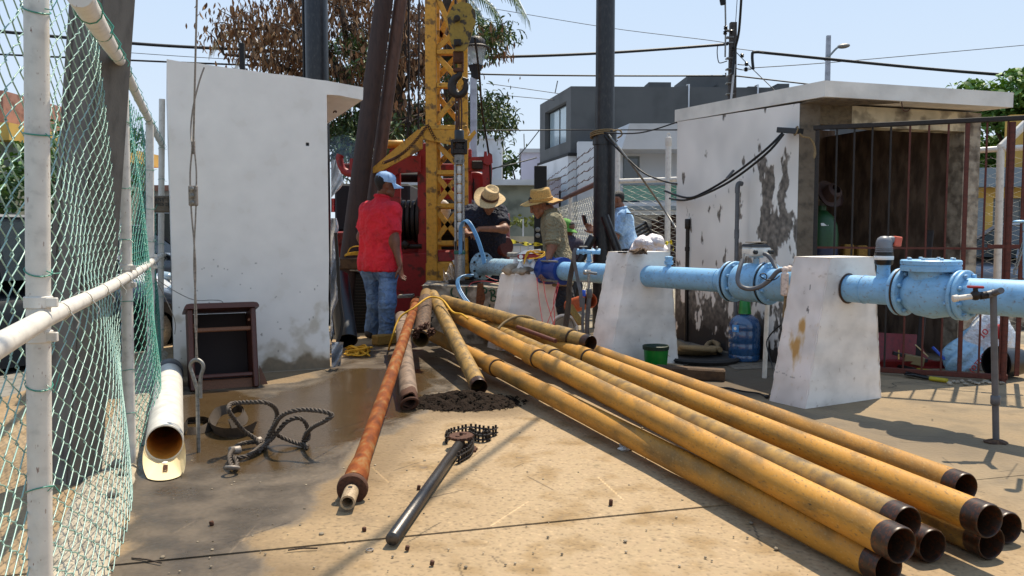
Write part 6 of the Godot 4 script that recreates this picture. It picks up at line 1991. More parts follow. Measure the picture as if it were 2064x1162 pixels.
	b = MB.new(); b.lathe([Vector2(0.0, yy.call(98.0)), Vector2(0.235, yy.call(97.0)), Vector2(0.235, yy.call(95.0)), Vector2(0.17, yy.call(91.0)), Vector2(0.155, yy.call(80.0)), Vector2(0.1, yy.call(75.0)), Vector2(0.0, yy.call(74.0))], ax, 24)
	for k in 20:
		var an := TAU * k / 20.0
		b.beam(ax.origin + Vector3(cos(an) * 0.172, yy.call(91.0), sin(an) * 0.172), ax.origin + Vector3(cos(an) * 0.14, yy.call(78.0), sin(an) * 0.14), 0.012, 0.012)
	part(t, "cap", b, M.grease)
	big_tree()
	# radiator, plank and odds beside the red shirted man
	t = thing("radiator", "black finned radiator panel with pale rim left of the red shirted man", "radiator", at(735, 690, 9.2))
	b = MB.new(); pbox(b, 688, 550, 788, 700, 9.25, 0.1, 0.02)
	part(t, "core", b, M.dark)
	for k in 22:
		b = MB.new(); pbox(b, 692, 562 + k * 6, 786, 564 + k * 6, 9.235, 0.02, 0.0)
		part(t, "fin", b, M.grease)
	b = MB.new(); b.tube(curve([at(685, 640, 9.2), at(683, 570, 9.2), at(690, 548, 9.2), at(720, 545, 9.2), at(788, 545, 9.2)], 5), 0.014, 6)
	part(t, "rim", b, M.silver)
	b = MB.new(); pbox(b, 676, 521, 765, 543, 9.15, 0.3, 0.01)
	solo("plank", "thick weathered timber plank lying on top of the radiator", "plank", b, M.timber, at(720, 543, 9.3))
	b = MB.new()
	for k in 3: b.tube(curve(roundish(at(718 + k * 5, 517, 9.2), Vector3(0.12 + k * 0.03, 0.0, 0), Vector3(0, 0.02 + k * 0.015, 0.1), 12), 2), 0.006, 5, false, true)
	b.tube(curve([at(700, 512, 9.1), at(707, 500, 9.1), at(725, 497, 9.1), at(745, 505, 9.1)], 5), 0.006, 5)
	solo("yellow_hose", "thin yellow hose coiled on the timber plank by the rig", "hose", b, M.rope_yellow, at(720, 520, 9.2))
	b = MB.new(); b.pipe(at(699, 688, 7.75), at(682, 560, 8.3), 0.1, 0.09, 24, 0.6)
	solo("black_duct", "black plastic duct with open mouth leaning beside the left hut", "duct", b, M.black_plastic, at(699, 700, 7.75))
	# torn plastic hung at the hut corner
	b = MB.new()
	b.sheet(func(u, v): return at(lerpf(667, 677 + 26 * sin(PI * clampf(v * 1.0, 0, 1)) * v, u), lerpf(322, 400 - 12 * u, v), 7.0 + 0.05 * sin(v * 14.0 + u * 8.0)), 10, 16)
	solo("torn_sheet", "torn white plastic sheet hanging high at the corner of the left hut", "plastic sheet", b, M.bag)
	b = MB.new(); b.sheet(func(u, v): return at(lerpf(667, 675, u), lerpf(400, 428, v), 7.02 + 0.03 * sin(u * 9.0)), 6, 4)
	solo("red_scrap", "small red plastic scrap under the torn sheet at the hut corner", "scrap", b, M.red_plastic)
	b = MB.new()
	b.sheet(func(u, v):
		var y := lerpf(440, 700, v)
		return at(lerpf(666, 678 + 10.0 * sin(v * 5.0) * v + 4 * sin(v * 23.0), u), y, 7.05 + 0.05 * sin(v * 11.0 + u * 6.0)), 8, 30)
	solo("film_strip", "long grey plastic film strip hanging down the corner of the left hut", "plastic film", b, M.film)
	b = MB.new(); b.tube(curve([at(676, 470, 6.98), at(680, 520, 6.98), at(684, 600, 6.98), at(690, 650, 6.98), at(680, 690, 6.95), at(668, 706, 6.9)], 6), 0.014, 6)
	solo("black_strap", "black strap hanging over the grey film at the hut corner", "strap", b, M.rubber)
	b = MB.new()
	b.sheet(func(u, v): return at(lerpf(668, 692 - 6 * v, u), lerpf(690, 742 - 4 * u, v), 6.75 + 0.06 * sin(v * 9.0 + u * 7.0)), 10, 12)
	solo("film_bag", "crumpled silver plastic bag at the foot of the left hut corner", "bag", b, M.film)
	b = MB.new()
	for k in 5:
		var pts := []
		for j in 9:
			pts.append(gp(rn(690, 752), rn(706, 722)) + Vector3(0, rn(0.0, 0.08) * (1.0 if j % 2 else 0.3) + 0.01, 0))
		b.tube(curve(pts, 5), 0.008, 5)
	solo("yellow_rope", "tangled yellow rope on the ground right of the left hut", "rope", b, M.rope_yellow)
	b = MB.new(); b.beam(gp(755, 697) + Vector3(0, 0.05, 0), gp(806, 692) + Vector3(0, 0.05, -0.05), 0.11, 0.1, 0.01)
	solo("timber_block", "short square yellow timber block by the red shirted man's feet", "timber", b, M.timber_yellow)
	b = MB.new(); b.beam(gp(790, 664) + Vector3(0, 0.1, 0), gp(815, 662) + Vector3(0, 0.1, 0), 0.16, 0.14, 0.01)
	solo("timber_block", "rough timber block behind the red shirted man's feet, under the rusty pipes", "timber", b, M.timber)
	b = MB.new(); b.box(at(818, 597, 9.0), Vector3(0.16, 0.03, 0.2), Basis(Vector3(0, 0, 1), 0.06), 0.004); b.box(at(808, 640, 8.6), Vector3(0.14, 0.05, 0.16), Basis(), 0.01)
	solo("pale_scrap", "pale scrap of board sticking out behind the red shirted man", "board", b, M.conc)
	# bluish exhaust
	var fog := FogVolume.new()
	fog.name = "exhaust_smoke"
	fog.shape = RenderingServer.FOG_VOLUME_SHAPE_ELLIPSOID
	fog.size = Vector3(0.55, 0.6, 0.6)
	fog.position = at(693, 318, 11.0)
	var fm := FogMaterial.new()
	fm.density = 0.14
	fm.albedo = Color(0.62, 0.74, 0.95)
	fog.material = fm
	add_child(fog)
	tag(fog, "puff of bluish exhaust smoke between the left hut and the brown pipes", "smoke", "", "stuff")

func big_tree() -> void:
	var d := 17.0
	var foot := at(770, 480, d)
	foot.y = 0.0
	var t := thing("tree", "big tree with dead brown leaves and some green behind the rig", "tree", foot)
	var b := MB.new()
	var trunk := curve([foot, at(772, 400, d), at(785, 300, d), at(800, 235, d), at(800, 160, d), at(815, 60, d), at(820, -40, d)], 4)
	var tr := []
	for k in trunk.size(): tr.append(lerpf(0.24, 0.07, float(k) / trunk.size()))
	b.tube(trunk, tr, 10)
	var limbs := [[[785, 300], [740, 220], [690, 150], [640, 90], [560, 60], [470, 60]], [[798, 240], [740, 160], [700, 90], [690, 20], [680, -40]], [[740, 215], [680, 190], [600, 150], [530, 120], [450, 110]], [[690, 150], [620, 130], [560, 105]], [[800, 180], [850, 130], [870, 60]], [[800, 235], [850, 230], [930, 215], [990, 235], [1020, 245]], [[805, 130], [880, 120], [960, 90], [1000, 70]], [[640, 90], [600, 30], [570, -30]], [[785, 300], [740, 280], [690, 270]]]
	var hubs := []
	for l in limbs:
		var pts := []
		for k in l.size(): pts.append(at(l[k][0], l[k][1], d + sin(k * 1.7 + l[0][0]) * 0.6))
		var c := curve(pts, 4)
		var rr := []
		for k in c.size(): rr.append(lerpf(0.1, 0.02, float(k) / c.size()))
		b.tube(c, rr, 7)
		for k in range(int(c.size() * 0.35), c.size()): hubs.append(c[k])
	part(t, "trunk", b, M.bark)
	# twigs with leaves
	var dead := [[462, 52], [490, 30], [520, 62], [500, 95], [550, 20], [560, 75], [600, 45], [590, 100], [550, 130], [610, 140], [640, 20], [640, 100], [690, 40], [690, 100], [720, 150], [740, 60], [760, 20], [750, 110], [770, 160], [700, 190], [820, 20], [830, 90], [850, 150], [830, 195], [790, 215], [850, 50], [880, 30], [985, 92], [760, 195], [720, 20], [600, -10], [690, -20], [790, 80], [840, 250]]
	var green := [[715, 95], [725, 120], [700, 245], [690, 285], [680, 300], [700, 275], [672, 268], [690, 340], [712, 300], [735, 255], [760, 270], [800, 265], [735, 205], [820, 285], [690, 155], [705, 320], [975, 70], [985, 62], [1000, 80], [975, 205], [985, 195], [975, 240], [1000, 242], [1018, 248], [985, 252], [860, 260], [855, 200], [690, 225], [770, 290], [960, 115], [875, 175], [905, 240]]
	var lf := MB.new()
	lf.sheet(func(u, v): return Vector3((u - 0.5) * 0.36 * sin(PI * clampf(v, 0.06, 0.95)), -v, 0.12 * sin(PI * v) + absf(u - 0.5) * 0.16), 2, 4)
	var mesh := lf.mesh()
	b = MB.new()
	for kind in 2:
		var xs := []
		var cs := []
		for q in [dead, green][kind]:
			for twig in 7:
				var c := at(q[0] + rng.randfn() * 22.0, q[1] + rng.randfn() * 18.0, d + rng.randfn() * 0.8)
				var best: Vector3 = hubs[0]
				for h in hubs:
					if h.distance_squared_to(c) < best.distance_squared_to(c): best = h
				var end := best.lerp(c, 1.0)
				b.tube([best, best.lerp(end, 0.5) + Vector3(0, 0.08, 0), end], [0.018, 0.012, 0.005], 4)
				for k in (26 if kind == 0 else 28):
					var p := best.lerp(end, rn(0.45, 1.1)) + Vector3(rng.randfn(), rng.randfn() * 0.7, rng.randfn()) * (0.13 if kind else 0.2)
					var droop := rn(-0.5, 0.7) if kind == 0 else rn(0.2, 1.5)
					var bs := Basis(Vector3.UP, rn(0, TAU)) * Basis(Vector3.RIGHT, -droop) * Basis(Vector3.UP, rn(-1, 1))
					xs.append(Transform3D(bs.scaled_local(Vector3.ONE * rn(0.08, 0.17)), p))
					if kind == 0: cs.append(Color(0.085, 0.04, 0.016).lerp(Color(0.32, 0.18, 0.08), pow(rn(0, 1), 1.3)))
					else: cs.append(Color(0.018, 0.04, 0.009).lerp(Color(0.08, 0.13, 0.028), rn(0, 1)))
		many(t, ["dead_leaves", "green_leaves"][kind], mesh, xs, cs, [M.leaf_dead, M.leaf_green][kind])
	part(t, "twigs", b, M.bark).set_meta("kind", "stuff")
	# palms: one green frond group behind the mast, dried fronds at the left
	for q in [["palm_tree", "green palm with drooping fronds behind the top of the mast", [900, -60], 19.0, [[[900, -60], [955, -20], [1000, 20], [1026, 82]], [[900, -60], [950, 0], [975, 40], [985, 90]], [[900, -60], [980, -40], [1030, -20], [1060, 30]], [[900, -60], [850, -50], [810, 0], [790, 60]], [[900, -60], [930, 10], [940, 60], [945, 110]]], Color(0.05, 0.1, 0.02), Color(0.2, 0.22, 0.06), 0.34], ["dry_palm", "small dried palm with straw coloured fronds left of the tall standpipe", [556, 190], 18.5, [[[556, 190], [520, 85], [460, 62], [428, 92]], [[556, 190], [530, 100], [500, 85], [475, 130]], [[556, 190], [555, 90], [540, 70], [520, 95]], [[556, 190], [590, 110], [610, 100], [625, 130]]], Color(0.25, 0.16, 0.07), Color(0.55, 0.4, 0.2), 0.3]]:
		var base := at(q[2][0], q[2][1], q[3])
		var pt := thing(q[0], q[1], "palm", Vector3(base.x, 0, base.z))
		b = MB.new()
		b.tube([Vector3(base.x, 0, base.z), Vector3(base.x + 0.05, base.y * 0.5, base.z), base], [0.16, 0.13, 0.1], 8)
		part(pt, "trunk", b, M.bark)
		for fr in q[4]:
			var pts := []
			for k in fr.size(): pts.append(at(fr[k][0], fr[k][1], q[3] - k * 0.15))
			var c := curve(pts, 10)
			b = MB.new()
			b.tinted = true
			b.tube(c, 0.018, 4)
			for k in range(6, c.size() - 1):
				var dir: Vector3 = (c[k + 1] - c[k]).normalized()
				var l: float = q[7] * (0.5 + 0.5 * sin(PI * float(k) / c.size()))
				for s in [-1.0, 1.0]:
					b.col = q[5].lerp(q[6], rn(0, 1) * float(k) / c.size())
					var side: Vector3 = dir.cross(Vector3.UP).normalized() * s
					var m: Vector3 = c[k] + (dir * 0.5 + side * 0.5 - Vector3(0, 0.25, 0)) * l
					var e: Vector3 = m + (dir * 0.3 + side * 0.15 - Vector3(0, rn(0.5, 0.9), 0)) * l
					var w := dir * 0.02
					b.quad(c[k] - w, c[k] + w, m + w, m - w)
					b.quad(m - w, m + w, e + w * 0.2, e - w * 0.2)
			part(pt, "frond", b, M.leaf_green)

# ---------------------------------------------------------------- the blue water line on its piers
var B0 := Vector3(-0.317, 0.745, -9.0)
var BD := Vector3.ZERO

func bl(px: float) -> Vector3:                   # the point of the line's axis that stands at this column
	var r := ray(px, 560)
	var n := Vector3(r.z, 0, -r.x)
	return B0 + BD * ((EYE - B0).dot(n) / BD.dot(n))

func blt(p: Vector3, o: float) -> Vector3:
	return p + BD * o

func bolts(t: Node3D, c: Vector3, r: float, n: int, side: float, m: Material, called := "bolt") -> void:
	var x := BD.cross(Vector3.UP).normalized()
	for k in n:
		var b := MB.new()
		var an := TAU * (k + 0.5) / n
		var p := c + (x * cos(an) + Vector3.UP * sin(an)) * r
		b.cyl(p - BD * 0.005 * side, p + BD * 0.022 * side, 0.013, 6, 0.003)
		part(t, called, b, m)

func flange(t: Node3D, c: Vector3, r: float, w: float, m: Material) -> void:
	var b := MB.new()
	b.lathe([Vector2(0.06, 0), Vector2(r - 0.006, 0), Vector2(r, 0.006), Vector2(r, w - 0.006), Vector2(r - 0.006, w), Vector2(0.06, w)], MB.axis(c - BD * w / 2, c + BD * w / 2), 36)
	part(t, "flange", b, m)

func pier(label: String, off_: Vector2, h: float, broken := false) -> void:
	var e := Vector2(1.83, 5.21) + off_
	var f := Vector2(0.87, 0.49)
	var s := Vector2(-0.49, 0.87)
	var t := thing("concrete_pier", label, "pier", Vector3(e.x, 0, -e.y), "tapered white piers of the blue line")
	var lo := []
	var hi := []
	for q in [[0.0, 0.0, 0.2, 0.0], [0.74, 0.0, 0.63, 0.0], [0.74, 0.3, 0.63, 0.295], [0.0, 0.3, 0.2, 0.295]]:
		var p: Vector2 = e + f * q[0] + s * q[1]
		var g: Vector2 = e + f * lerpf(q[0], q[2], h / 0.945) + s * q[3]
		lo.append(Vector3(p.x, -0.03, -p.y))
		hi.append(Vector3(g.x, h, -g.y))
	# sides as fine sheets so that edges are slightly worn
	var b := MB.new()
	var mid := Vector3.ZERO
	for p in lo + hi: mid += p / 8.0
	for k in 4:
		var m := (k + 1) % 4
		var a0: Vector3 = lo[k]
		var a1: Vector3 = lo[m]
		var c0: Vector3 = hi[k]
		var c1: Vector3 = hi[m]
		var o := ((a0 + a1) / 2 - mid) * Vector3(1, 0, 1)
		o = o.normalized()
		b.sheet(func(u, v):
			var p := a0.lerp(a1, u).lerp(c0.lerp(c1, u), v)
			var w := 0.004 * sin(v * 37.0 + k * 2.0) * (absf(u - 0.5) * 2.0) + 0.003 * sin(v * 71.0 + u * 9.0)
			return p + o * w - o * 0.006 * pow(absf(u - 0.5) * 2.0, 12.0), 10, 24)
		if k == 2 and not broken and off_ == Vector2.ZERO:
			part(t, "body", b, M.pier)
			b = MB.new()
		if k == 3 and off_ == Vector2.ZERO:
			var nz := noise(0.09, 4, 5)
			var big := noise(0.02, 3, 2)
			var face := M.pier.duplicate() as StandardMaterial3D
			face.albedo_color = Color.WHITE
			face.uv1_triplanar = false
			face.heightmap_enabled = false
			face.uv1_scale = Vector3.ONE
			face.albedo_texture = picture(48, 144, func(x, y):
				var c := Color(0.875, 0.835, 0.8).darkened(clampf(0.04 + big.get_noise_2d(x * 48, y * 144) * 0.12, 0.0, 0.3))
				var n := nz.get_noise_2d(x * 60, y * 70)
				var s1 := exp(-pow((x - 0.5) / 0.17, 2) - pow((y - 0.4) / 0.09, 2)) + 0.9 * exp(-pow((x - 0.57) / 0.11, 2) - pow((y - 0.56) / 0.06, 2))
				c = c.lerp(Color(0.68, 0.49, 0.22), clampf(s1 * 1.6 + n * 0.9 - 0.45, 0.0, 0.85))
				if absf(y - 0.22 - 0.01 * sin(x * 9.0)) < 0.003 and n > -0.1: c = c.darkened(0.25)
				if x > 0.4 and x < 0.75 and y > 0.6 and y < 0.82 and n > 0.3: c = c.darkened(0.5)
				return c)
			part(t, "stained_side", b, face, "side with an ochre stain")
			b = MB.new()
	if broken:
		b.sheet(func(u, v):
			var p: Vector3 = hi[0].lerp(hi[1], u).lerp(hi[3].lerp(hi[2], u), v)
			var edge := clampf(minf(minf(u, 1.0 - u), minf(v, 1.0 - v)) * 6.0, 0.0, 1.0)
			return p + Vector3(0, edge * (0.075 + 0.05 * sin(u * 11.0 + v * 5.0) + 0.03 * sin(u * 23.0 - v * 13.0)) * (1.0 - 0.85 * smoothstep(0.45, 0.8, u)), 0), 20, 12)
	else:
		b.face(hi, mid)
	part(t, "top" if off_ == Vector2.ZERO else "body", b, M.pier)
	if broken:
		b = MB.new()
		for k in 7:
			var p: Vector3 = hi[0].lerp(hi[1], rn(0.02, 0.4)).lerp(hi[3], rn(0.1, 0.5))
			b.ball(p + Vector3(0, rn(-0.02, 0.05), 0.0), Vector3(rn(0.05, 0.1), rn(0.03, 0.07), 0.06), Basis(Vector3(0, 0, 1), rn(-0.6, 0.6)), 4, 6, 0.3, k)
		part(t, "broken_top", b, M.conc, "crumbled top showing brown concrete")

func blue_line() -> void:
	var b := MB.new()
	BD = (Vector3(2.16, 0.745, -5.39) - B0).normalized()
	pier("nearest tapered white concrete pier with an ochre stain, carrying the grey valve", Vector2.ZERO, 0.945)
	pier("middle tapered white concrete pier with a green bucket at its foot", Vector2(-1.06, 1.5), 0.945)
	pier("farthest white concrete pier with its top broken away under the blue pipe", Vector2(-1.93, 2.6), 0.71, true)
	var tp := thing("blue_pipeline", "long light blue water pipe line with flanges, meter and valves", "pipeline", B0 * Vector3(1, 0, 1))
	var pale_end := bl(1092)
	b = MB.new(); b.pipe(B0, pale_end, 0.0875, 0.074, 32, 0.3)
	part(tp, "pipe", b, M.blue_pale, "paler scuffed end length")
	b = MB.new(); b.cyl(blt(pale_end, 0.1), bl(1228), 0.0875, 32)
	part(tp, "pipe", b, M.blue)
	b = MB.new(); b.cyl(bl(1228), bl(1476), 0.0875, 32)
	part(tp, "pipe", b, M.blue)
	b = MB.new(); b.cyl(bl(1548), bl(1660), 0.12, 32)
	part(tp, "pipe", b, M.blue)
	b = MB.new(); b.cyl(bl(1690), bl(1815), 0.0875, 32)
	part(tp, "pipe", b, M.blue, "short length with rust blisters")
	b = MB.new(); b.cyl(bl(1945), blt(bl(1945), 4.2), 0.101, 32)
	part(tp, "pipe", b, M.blue)
	for q in [[1290, 0.0915], [1714, 0.092]]:          # weld collars where the line leaves a pier
		b = MB.new(); b.tube(roundish(bl(q[0]) - BD * 0.01, BD.cross(Vector3.UP).normalized() * q[1], Vector3.UP * q[1], 24), 0.007, 6, false, true)
		part(tp, "weld", b, M.collar if q[0] > 1500 else M.blue)
	for k in 4:
		b = MB.new(); b.tube(roundish(bl([1012, 1175, 1452, 1745][k]), BD.cross(Vector3.UP).normalized() * 0.088, Vector3.UP * 0.088, 24), 0.004, 6, false, true)
		part(tp, "weld", b, M.blue_pale if k == 0 else M.blue)
	flange(tp, B0, 0.152, 0.03, M.blue_pale)
	bolts(tp, blt(B0, 0.008), 0.122, 8, 1.0, M.grease, "bolt_hole")
	b = MB.new(); b.lathe([Vector2(0.0872, 0.0), Vector2(0.109, 0.0), Vector2(0.0894, 0.07)], MB.axis(blt(B0, 0.02), blt(B0, 0.2)), 28)
	part(tp, "hub", b, M.blue_pale)
	# dark blue coupling
	var c := bl(1117)
	b = MB.new(); b.lathe([Vector2(0.0872, -0.15), Vector2(0.1286, -0.15), Vector2(0.1352, -0.14), Vector2(0.1352, -0.07), Vector2(0.109, -0.06), Vector2(0.109, 0.06), Vector2(0.1243, 0.07), Vector2(0.1286, 0.1), Vector2(0.1286, 0.15), Vector2(0.0872, 0.15)], MB.axis(c, blt(c, 1.0)), 32)
	b.box(blt(c, -0.11) + Vector3(0, 0, 0.0), Vector3(0.22, 0.24, 0.06), Basis(BD.cross(Vector3.UP).normalized(), Vector3.UP, -BD), 0.02)
	var cp := part(tp, "coupling", b, M.navy_part, "dark blue bolted coupling")
	for k in 4:
		b = MB.new()
		var an := PI / 4 + k * PI / 2
		var o := (BD.cross(Vector3.UP).normalized() * cos(an) + Vector3.UP * sin(an)) * 0.128
		b.cyl(blt(c, -0.17) + o, blt(c, 0.17) + o, 0.01, 8)
		part(cp, "bolt", b, M.galv)
	# the tap tree
	var q0 := bl(1187)
	b = MB.new()
	b.cyl(q0 + Vector3(0, 0.075, 0), q0 + Vector3(0, 0.19, 0), 0.018, 12, 0.003)
	b.cyl(q0 + Vector3(0, 0.1, 0), q0 + Vector3(0, 0.115, 0), 0.026, 10, 0.003)
	b.cyl(q0 + Vector3(-0.11, 0.19, 0), q0 + Vector3(0.1, 0.185, 0.02), 0.02, 12, 0.004)
	for x in [-0.1, -0.05, 0.035, 0.09]: b.cyl(q0 + Vector3(x - 0.012, 0.19, 0), q0 + Vector3(x + 0.012, 0.188, 0.003), 0.027, 8, 0.004)
	part(tp, "tap", b, M.blue)
	b = MB.new(); b.cyl(q0 + Vector3(-0.05, 0.2, 0), q0 + Vector3(-0.05, 0.23, 0), 0.008, 8); b.box(q0 + Vector3(-0.05, 0.233, 0), Vector3(0.075, 0.01, 0.02), Basis(), 0.003); b.cyl(q0 + Vector3(0.07, 0.2, 0.01), q0 + Vector3(0.07, 0.235, 0.01), 0.01, 8, 0.004)
	part(tp, "tap_handle", b, M.galv)
	q0 = bl(1348)
	b = MB.new()
	b.lathe([Vector2(0.0174, 0.07), Vector2(0.0196, 0.1), Vector2(0.0349, 0.105), Vector2(0.0371, 0.13), Vector2(0.0283, 0.135), Vector2(0.0283, 0.15), Vector2(0.0327, 0.152), Vector2(0.0327, 0.165), Vector2(0.0131, 0.17), Vector2(0.0, 0.17)], Transform3D(Basis(), q0), 12)
	part(tp, "tap", b, M.blue)
	# flow meter
	b = MB.new(); b.lathe([Vector2(0.0763, 0.0), Vector2(0.1286, 0.0), Vector2(0.1373, 0.06), Vector2(0.1406, 0.12), Vector2(0.1286, 0.2), Vector2(0.1286, 0.24), Vector2(0.0763, 0.24)], MB.axis(bl(1492), bl(1560)), 36)
	part(tp, "meter_body", b, M.blue)
	for x in [1474, 1483, 1543, 1553]: flange(tp, bl(x), 0.149, 0.024, M.blue)
	for x in [1478.7, 1548]:
		b = MB.new(); b.tube(roundish(bl(x), BD.cross(Vector3.UP).normalized() * 0.147, Vector3.UP * 0.147, 30), 0.005, 5, false, true)
		part(tp, "gasket", b, M.black_wire)
	bolts(tp, bl(1486), 0.122, 8, 1.0, M.blue)
	bolts(tp, bl(1541), 0.122, 8, -1.0, M.blue)
	bolts(tp, bl(1556), 0.122, 8, 1.0, M.blue)
	var mb := bl(1524)
	b = MB.new(); b.cyl(mb + Vector3(0, 0.11, 0), mb + Vector3(0, 0.2, 0), 0.022, 12); b.cyl(mb + Vector3(0, 0.18, 0), mb + Vector3(0, 0.195, 0), 0.05, 14, 0.004)
	part(tp, "meter_neck", b, M.blue_pale)
	var mbs := Basis(Vector3.UP, 0.35)
	b = MB.new(); b.box(mb + Vector3(0, 0.222, 0), Vector3(0.17, 0.062, 0.13), mbs, 0.012)
	var bx := part(tp, "meter_box", b, M.pvc_white)
	b = MB.new(); b.hull8([mb + mbs * Vector3(-0.082, 0.256, 0.06), mb + mbs * Vector3(0.082, 0.256, 0.06), mb + mbs * Vector3(0.082, 0.256, -0.06), mb + mbs * Vector3(-0.082, 0.256, -0.06)], [mb + mbs * Vector3(-0.075, 0.272, 0.05), mb + mbs * Vector3(0.04, 0.276, 0.05), mb + mbs * Vector3(0.08, 0.286, -0.06), mb + mbs * Vector3(-0.075, 0.276, -0.06)])
	part(bx, "lid", b, M.black_plastic)
	b = MB.new(); b.box(mb + Vector3(0, 0.2885, -0.01), Vector3(0.13, 0.006, 0.08), mbs, 0.002)
	part(bx, "lid_plate", b, M.conc)
	for x in [-0.06, 0.06, 0.075]:
		b = MB.new(); b.cyl(mb + mbs * Vector3(x, 0.22, 0.06), mb + mbs * Vector3(x, 0.22, 0.085), 0.016, 10, 0.003)
		part(bx, "gland", b, M.black_plastic)
	var dd := -mb.z
	b = MB.new()
	b.tube(curve([at(1501, 511, dd - 0.1), at(1498, 525, dd - 0.14)], 3), 0.005, 6)
	b.tube(curve([at(1497, 524, dd - 0.15), at(1490, 545, dd - 0.2), at(1487, 565, dd - 0.23), at(1494, 578, dd - 0.25), at(1512, 583, dd - 0.27), at(1533, 578, dd - 0.3), at(1552, 565, dd - 0.34), at(1566, 549, dd - 0.37), at(1577, 544, dd - 0.38)], 5), 0.0155, 10)
	b.tube(curve([at(1541, 512, dd - 0.08), at(1549, 516, dd - 0.12), at(1559, 530, dd - 0.15), at(1567, 545, dd - 0.2), at(1574, 555, dd - 0.25)], 5), 0.015, 10)
	part(tp, "flexible_conduit", b, M.pvc_grey)
	b = MB.new(); b.tube(curve([at(1572, 556, dd - 0.36), at(1562, 564, dd - 0.37), at(1548, 565, dd - 0.37), at(1536, 560, dd - 0.36), at(1533, 554, dd - 0.35), at(1541, 552, dd - 0.35), at(1546, 557, dd - 0.35), at(1544, 565, dd - 0.36)], 4), 0.004, 5)
	part(tp, "thin_cable", b, M.black_wire)
	b = MB.new(); b.ball(at(1583, 544, dd - 0.4), Vector3(0.025, 0.022, 0.025), Basis(), 8, 10); b.ball(at(1592, 542, dd - 0.36), Vector3(0.025, 0.022, 0.025), Basis(), 8, 10); b.box(at(1582, 573, dd - 0.42), Vector3(0.045, 0.16, 0.05), Basis(), 0.012); b.cyl(at(1582, 552, dd - 0.42), at(1583, 545, dd - 0.42), 0.017, 10)
	part(tp, "switch_box", b, mt("d9c5b8", 0.6, 0.0, {"tex": texs.mottle, "s": 5.0}))
	b = MB.new(); b.tube([at(1584, 596, dd - 0.4), at(1582, 618, dd - 0.42), at(1580, 640, dd - 0.42)], 0.01, 8)
	part(tp, "switch_conduit", b, M.rope_tan)
	# check valve
	for x in [1816, 1827, 1937, 1948]: flange(tp, bl(x), 0.144, 0.026, M.blue)
	bolts(tp, bl(1831), 0.118, 8, 1.0, M.blue)
	bolts(tp, bl(1933), 0.118, 8, -1.0, M.blue)
	bolts(tp, bl(1952), 0.118, 8, 1.0, M.blue)
	b = MB.new(); b.tube(roundish(bl(1821.5), BD.cross(Vector3.UP).normalized() * 0.142, Vector3.UP * 0.142, 30), 0.005, 5, false, true)
	part(tp, "gasket", b, M.collar)
	var v0 := bl(1831)
	var v1 := bl(1934)
	var vl := (v1 - v0).length()
	b = MB.new(); b.lathe([Vector2(0.0927, 0.0), Vector2(0.109, 0.02), Vector2(0.1363, vl * 0.25), Vector2(0.1472, vl * 0.55), Vector2(0.1308, vl * 0.82), Vector2(0.1036, vl)], MB.axis(v0, v1), 36)
	part(tp, "valve_body", b, M.blue, "round bodied check valve")
	var vc := v0.lerp(v1, 0.45)
	b = MB.new(); b.lathe([Vector2(0.1145, 0.05), Vector2(0.1221, 0.13), Vector2(0.1635, 0.132), Vector2(0.1657, 0.16), Vector2(0.1613, 0.163), Vector2(0.1613, 0.168), Vector2(0.1657, 0.17), Vector2(0.1657, 0.192), Vector2(0.1591, 0.197), Vector2(0.0, 0.199)], Transform3D(Basis(), vc), 36)
	var bon := part(tp, "valve_bonnet", b, M.blue)
	for k in 8:
		b = MB.new()
		var an := TAU * k / 8.0
		b.cyl(vc + Vector3(cos(an) * 0.125, 0.19, sin(an) * 0.125), vc + Vector3(cos(an) * 0.125, 0.211, sin(an) * 0.125), 0.012, 6, 0.003)
		part(bon, "bolt", b, M.blue_pale)
	b = MB.new(); b.box(vc + Vector3(0, 0.203, 0), Vector3(0.06, 0.008, 0.04), Basis(), 0.003)
	part(bon, "plate", b, M.blue_pale)
	# grey air valve
	q0 = bl(1781)
	b = MB.new(); b.lathe([Vector2(0.0491, 0.072), Vector2(0.0403, 0.09), Vector2(0.0382, 0.15), Vector2(0.0436, 0.16)], Transform3D(Basis(), q0), 18)
	part(tp, "riser", b, M.blue)
	b = MB.new(); b.lathe([Vector2(0.0327, 0.155), Vector2(0.0501, 0.16), Vector2(0.0545, 0.17), Vector2(0.0545, 0.232), Vector2(0.0327, 0.235)], Transform3D(Basis(), q0), 18)
	part(tp, "air_valve_base", b, M.black_plastic)
	b = MB.new(); b.lathe([Vector2(0.0556, 0.19), Vector2(0.0572, 0.192), Vector2(0.0572, 0.212), Vector2(0.0556, 0.214)], Transform3D(Basis(), q0), 18)
	part(tp, "white_label", b, M.white_paint)
	b = MB.new()
	for k in 3: b.lathe([Vector2(0.0436, 0.235 + k * 0.011), Vector2(0.0512, 0.237 + k * 0.011), Vector2(0.0512, 0.243 + k * 0.011), Vector2(0.0436, 0.246 + k * 0.011)], Transform3D(Basis(), q0), 18)
	b.lathe([Vector2(0.048, 0.265), Vector2(0.048, 0.3), Vector2(0.0392, 0.322), Vector2(0.0218, 0.334), Vector2(0.0, 0.337)], Transform3D(Basis(), q0), 18)
	b.tube(curve([q0 + Vector3(0.01, 0.305, 0), q0 + Vector3(0.04, 0.312, 0), q0 + Vector3(0.07, 0.305, 0)], 4), 0.024, 12)
	part(tp, "air_valve", b, mt("77777a", 0.45, 0.0, {"tex": texs.soft, "s": 4.0}))
	b = MB.new(); b.box(q0 + Vector3(0.075, 0.303, 0.005), Vector3(0.045, 0.062, 0.05), Basis(Vector3(0, 0, 1), -0.15), 0.006)
	part(tp, "red_flap", b, mt("c4553c", 0.5))
	# sampling valve with red lever and its PVC stand pipe
	var ft := gp(2009, 893)
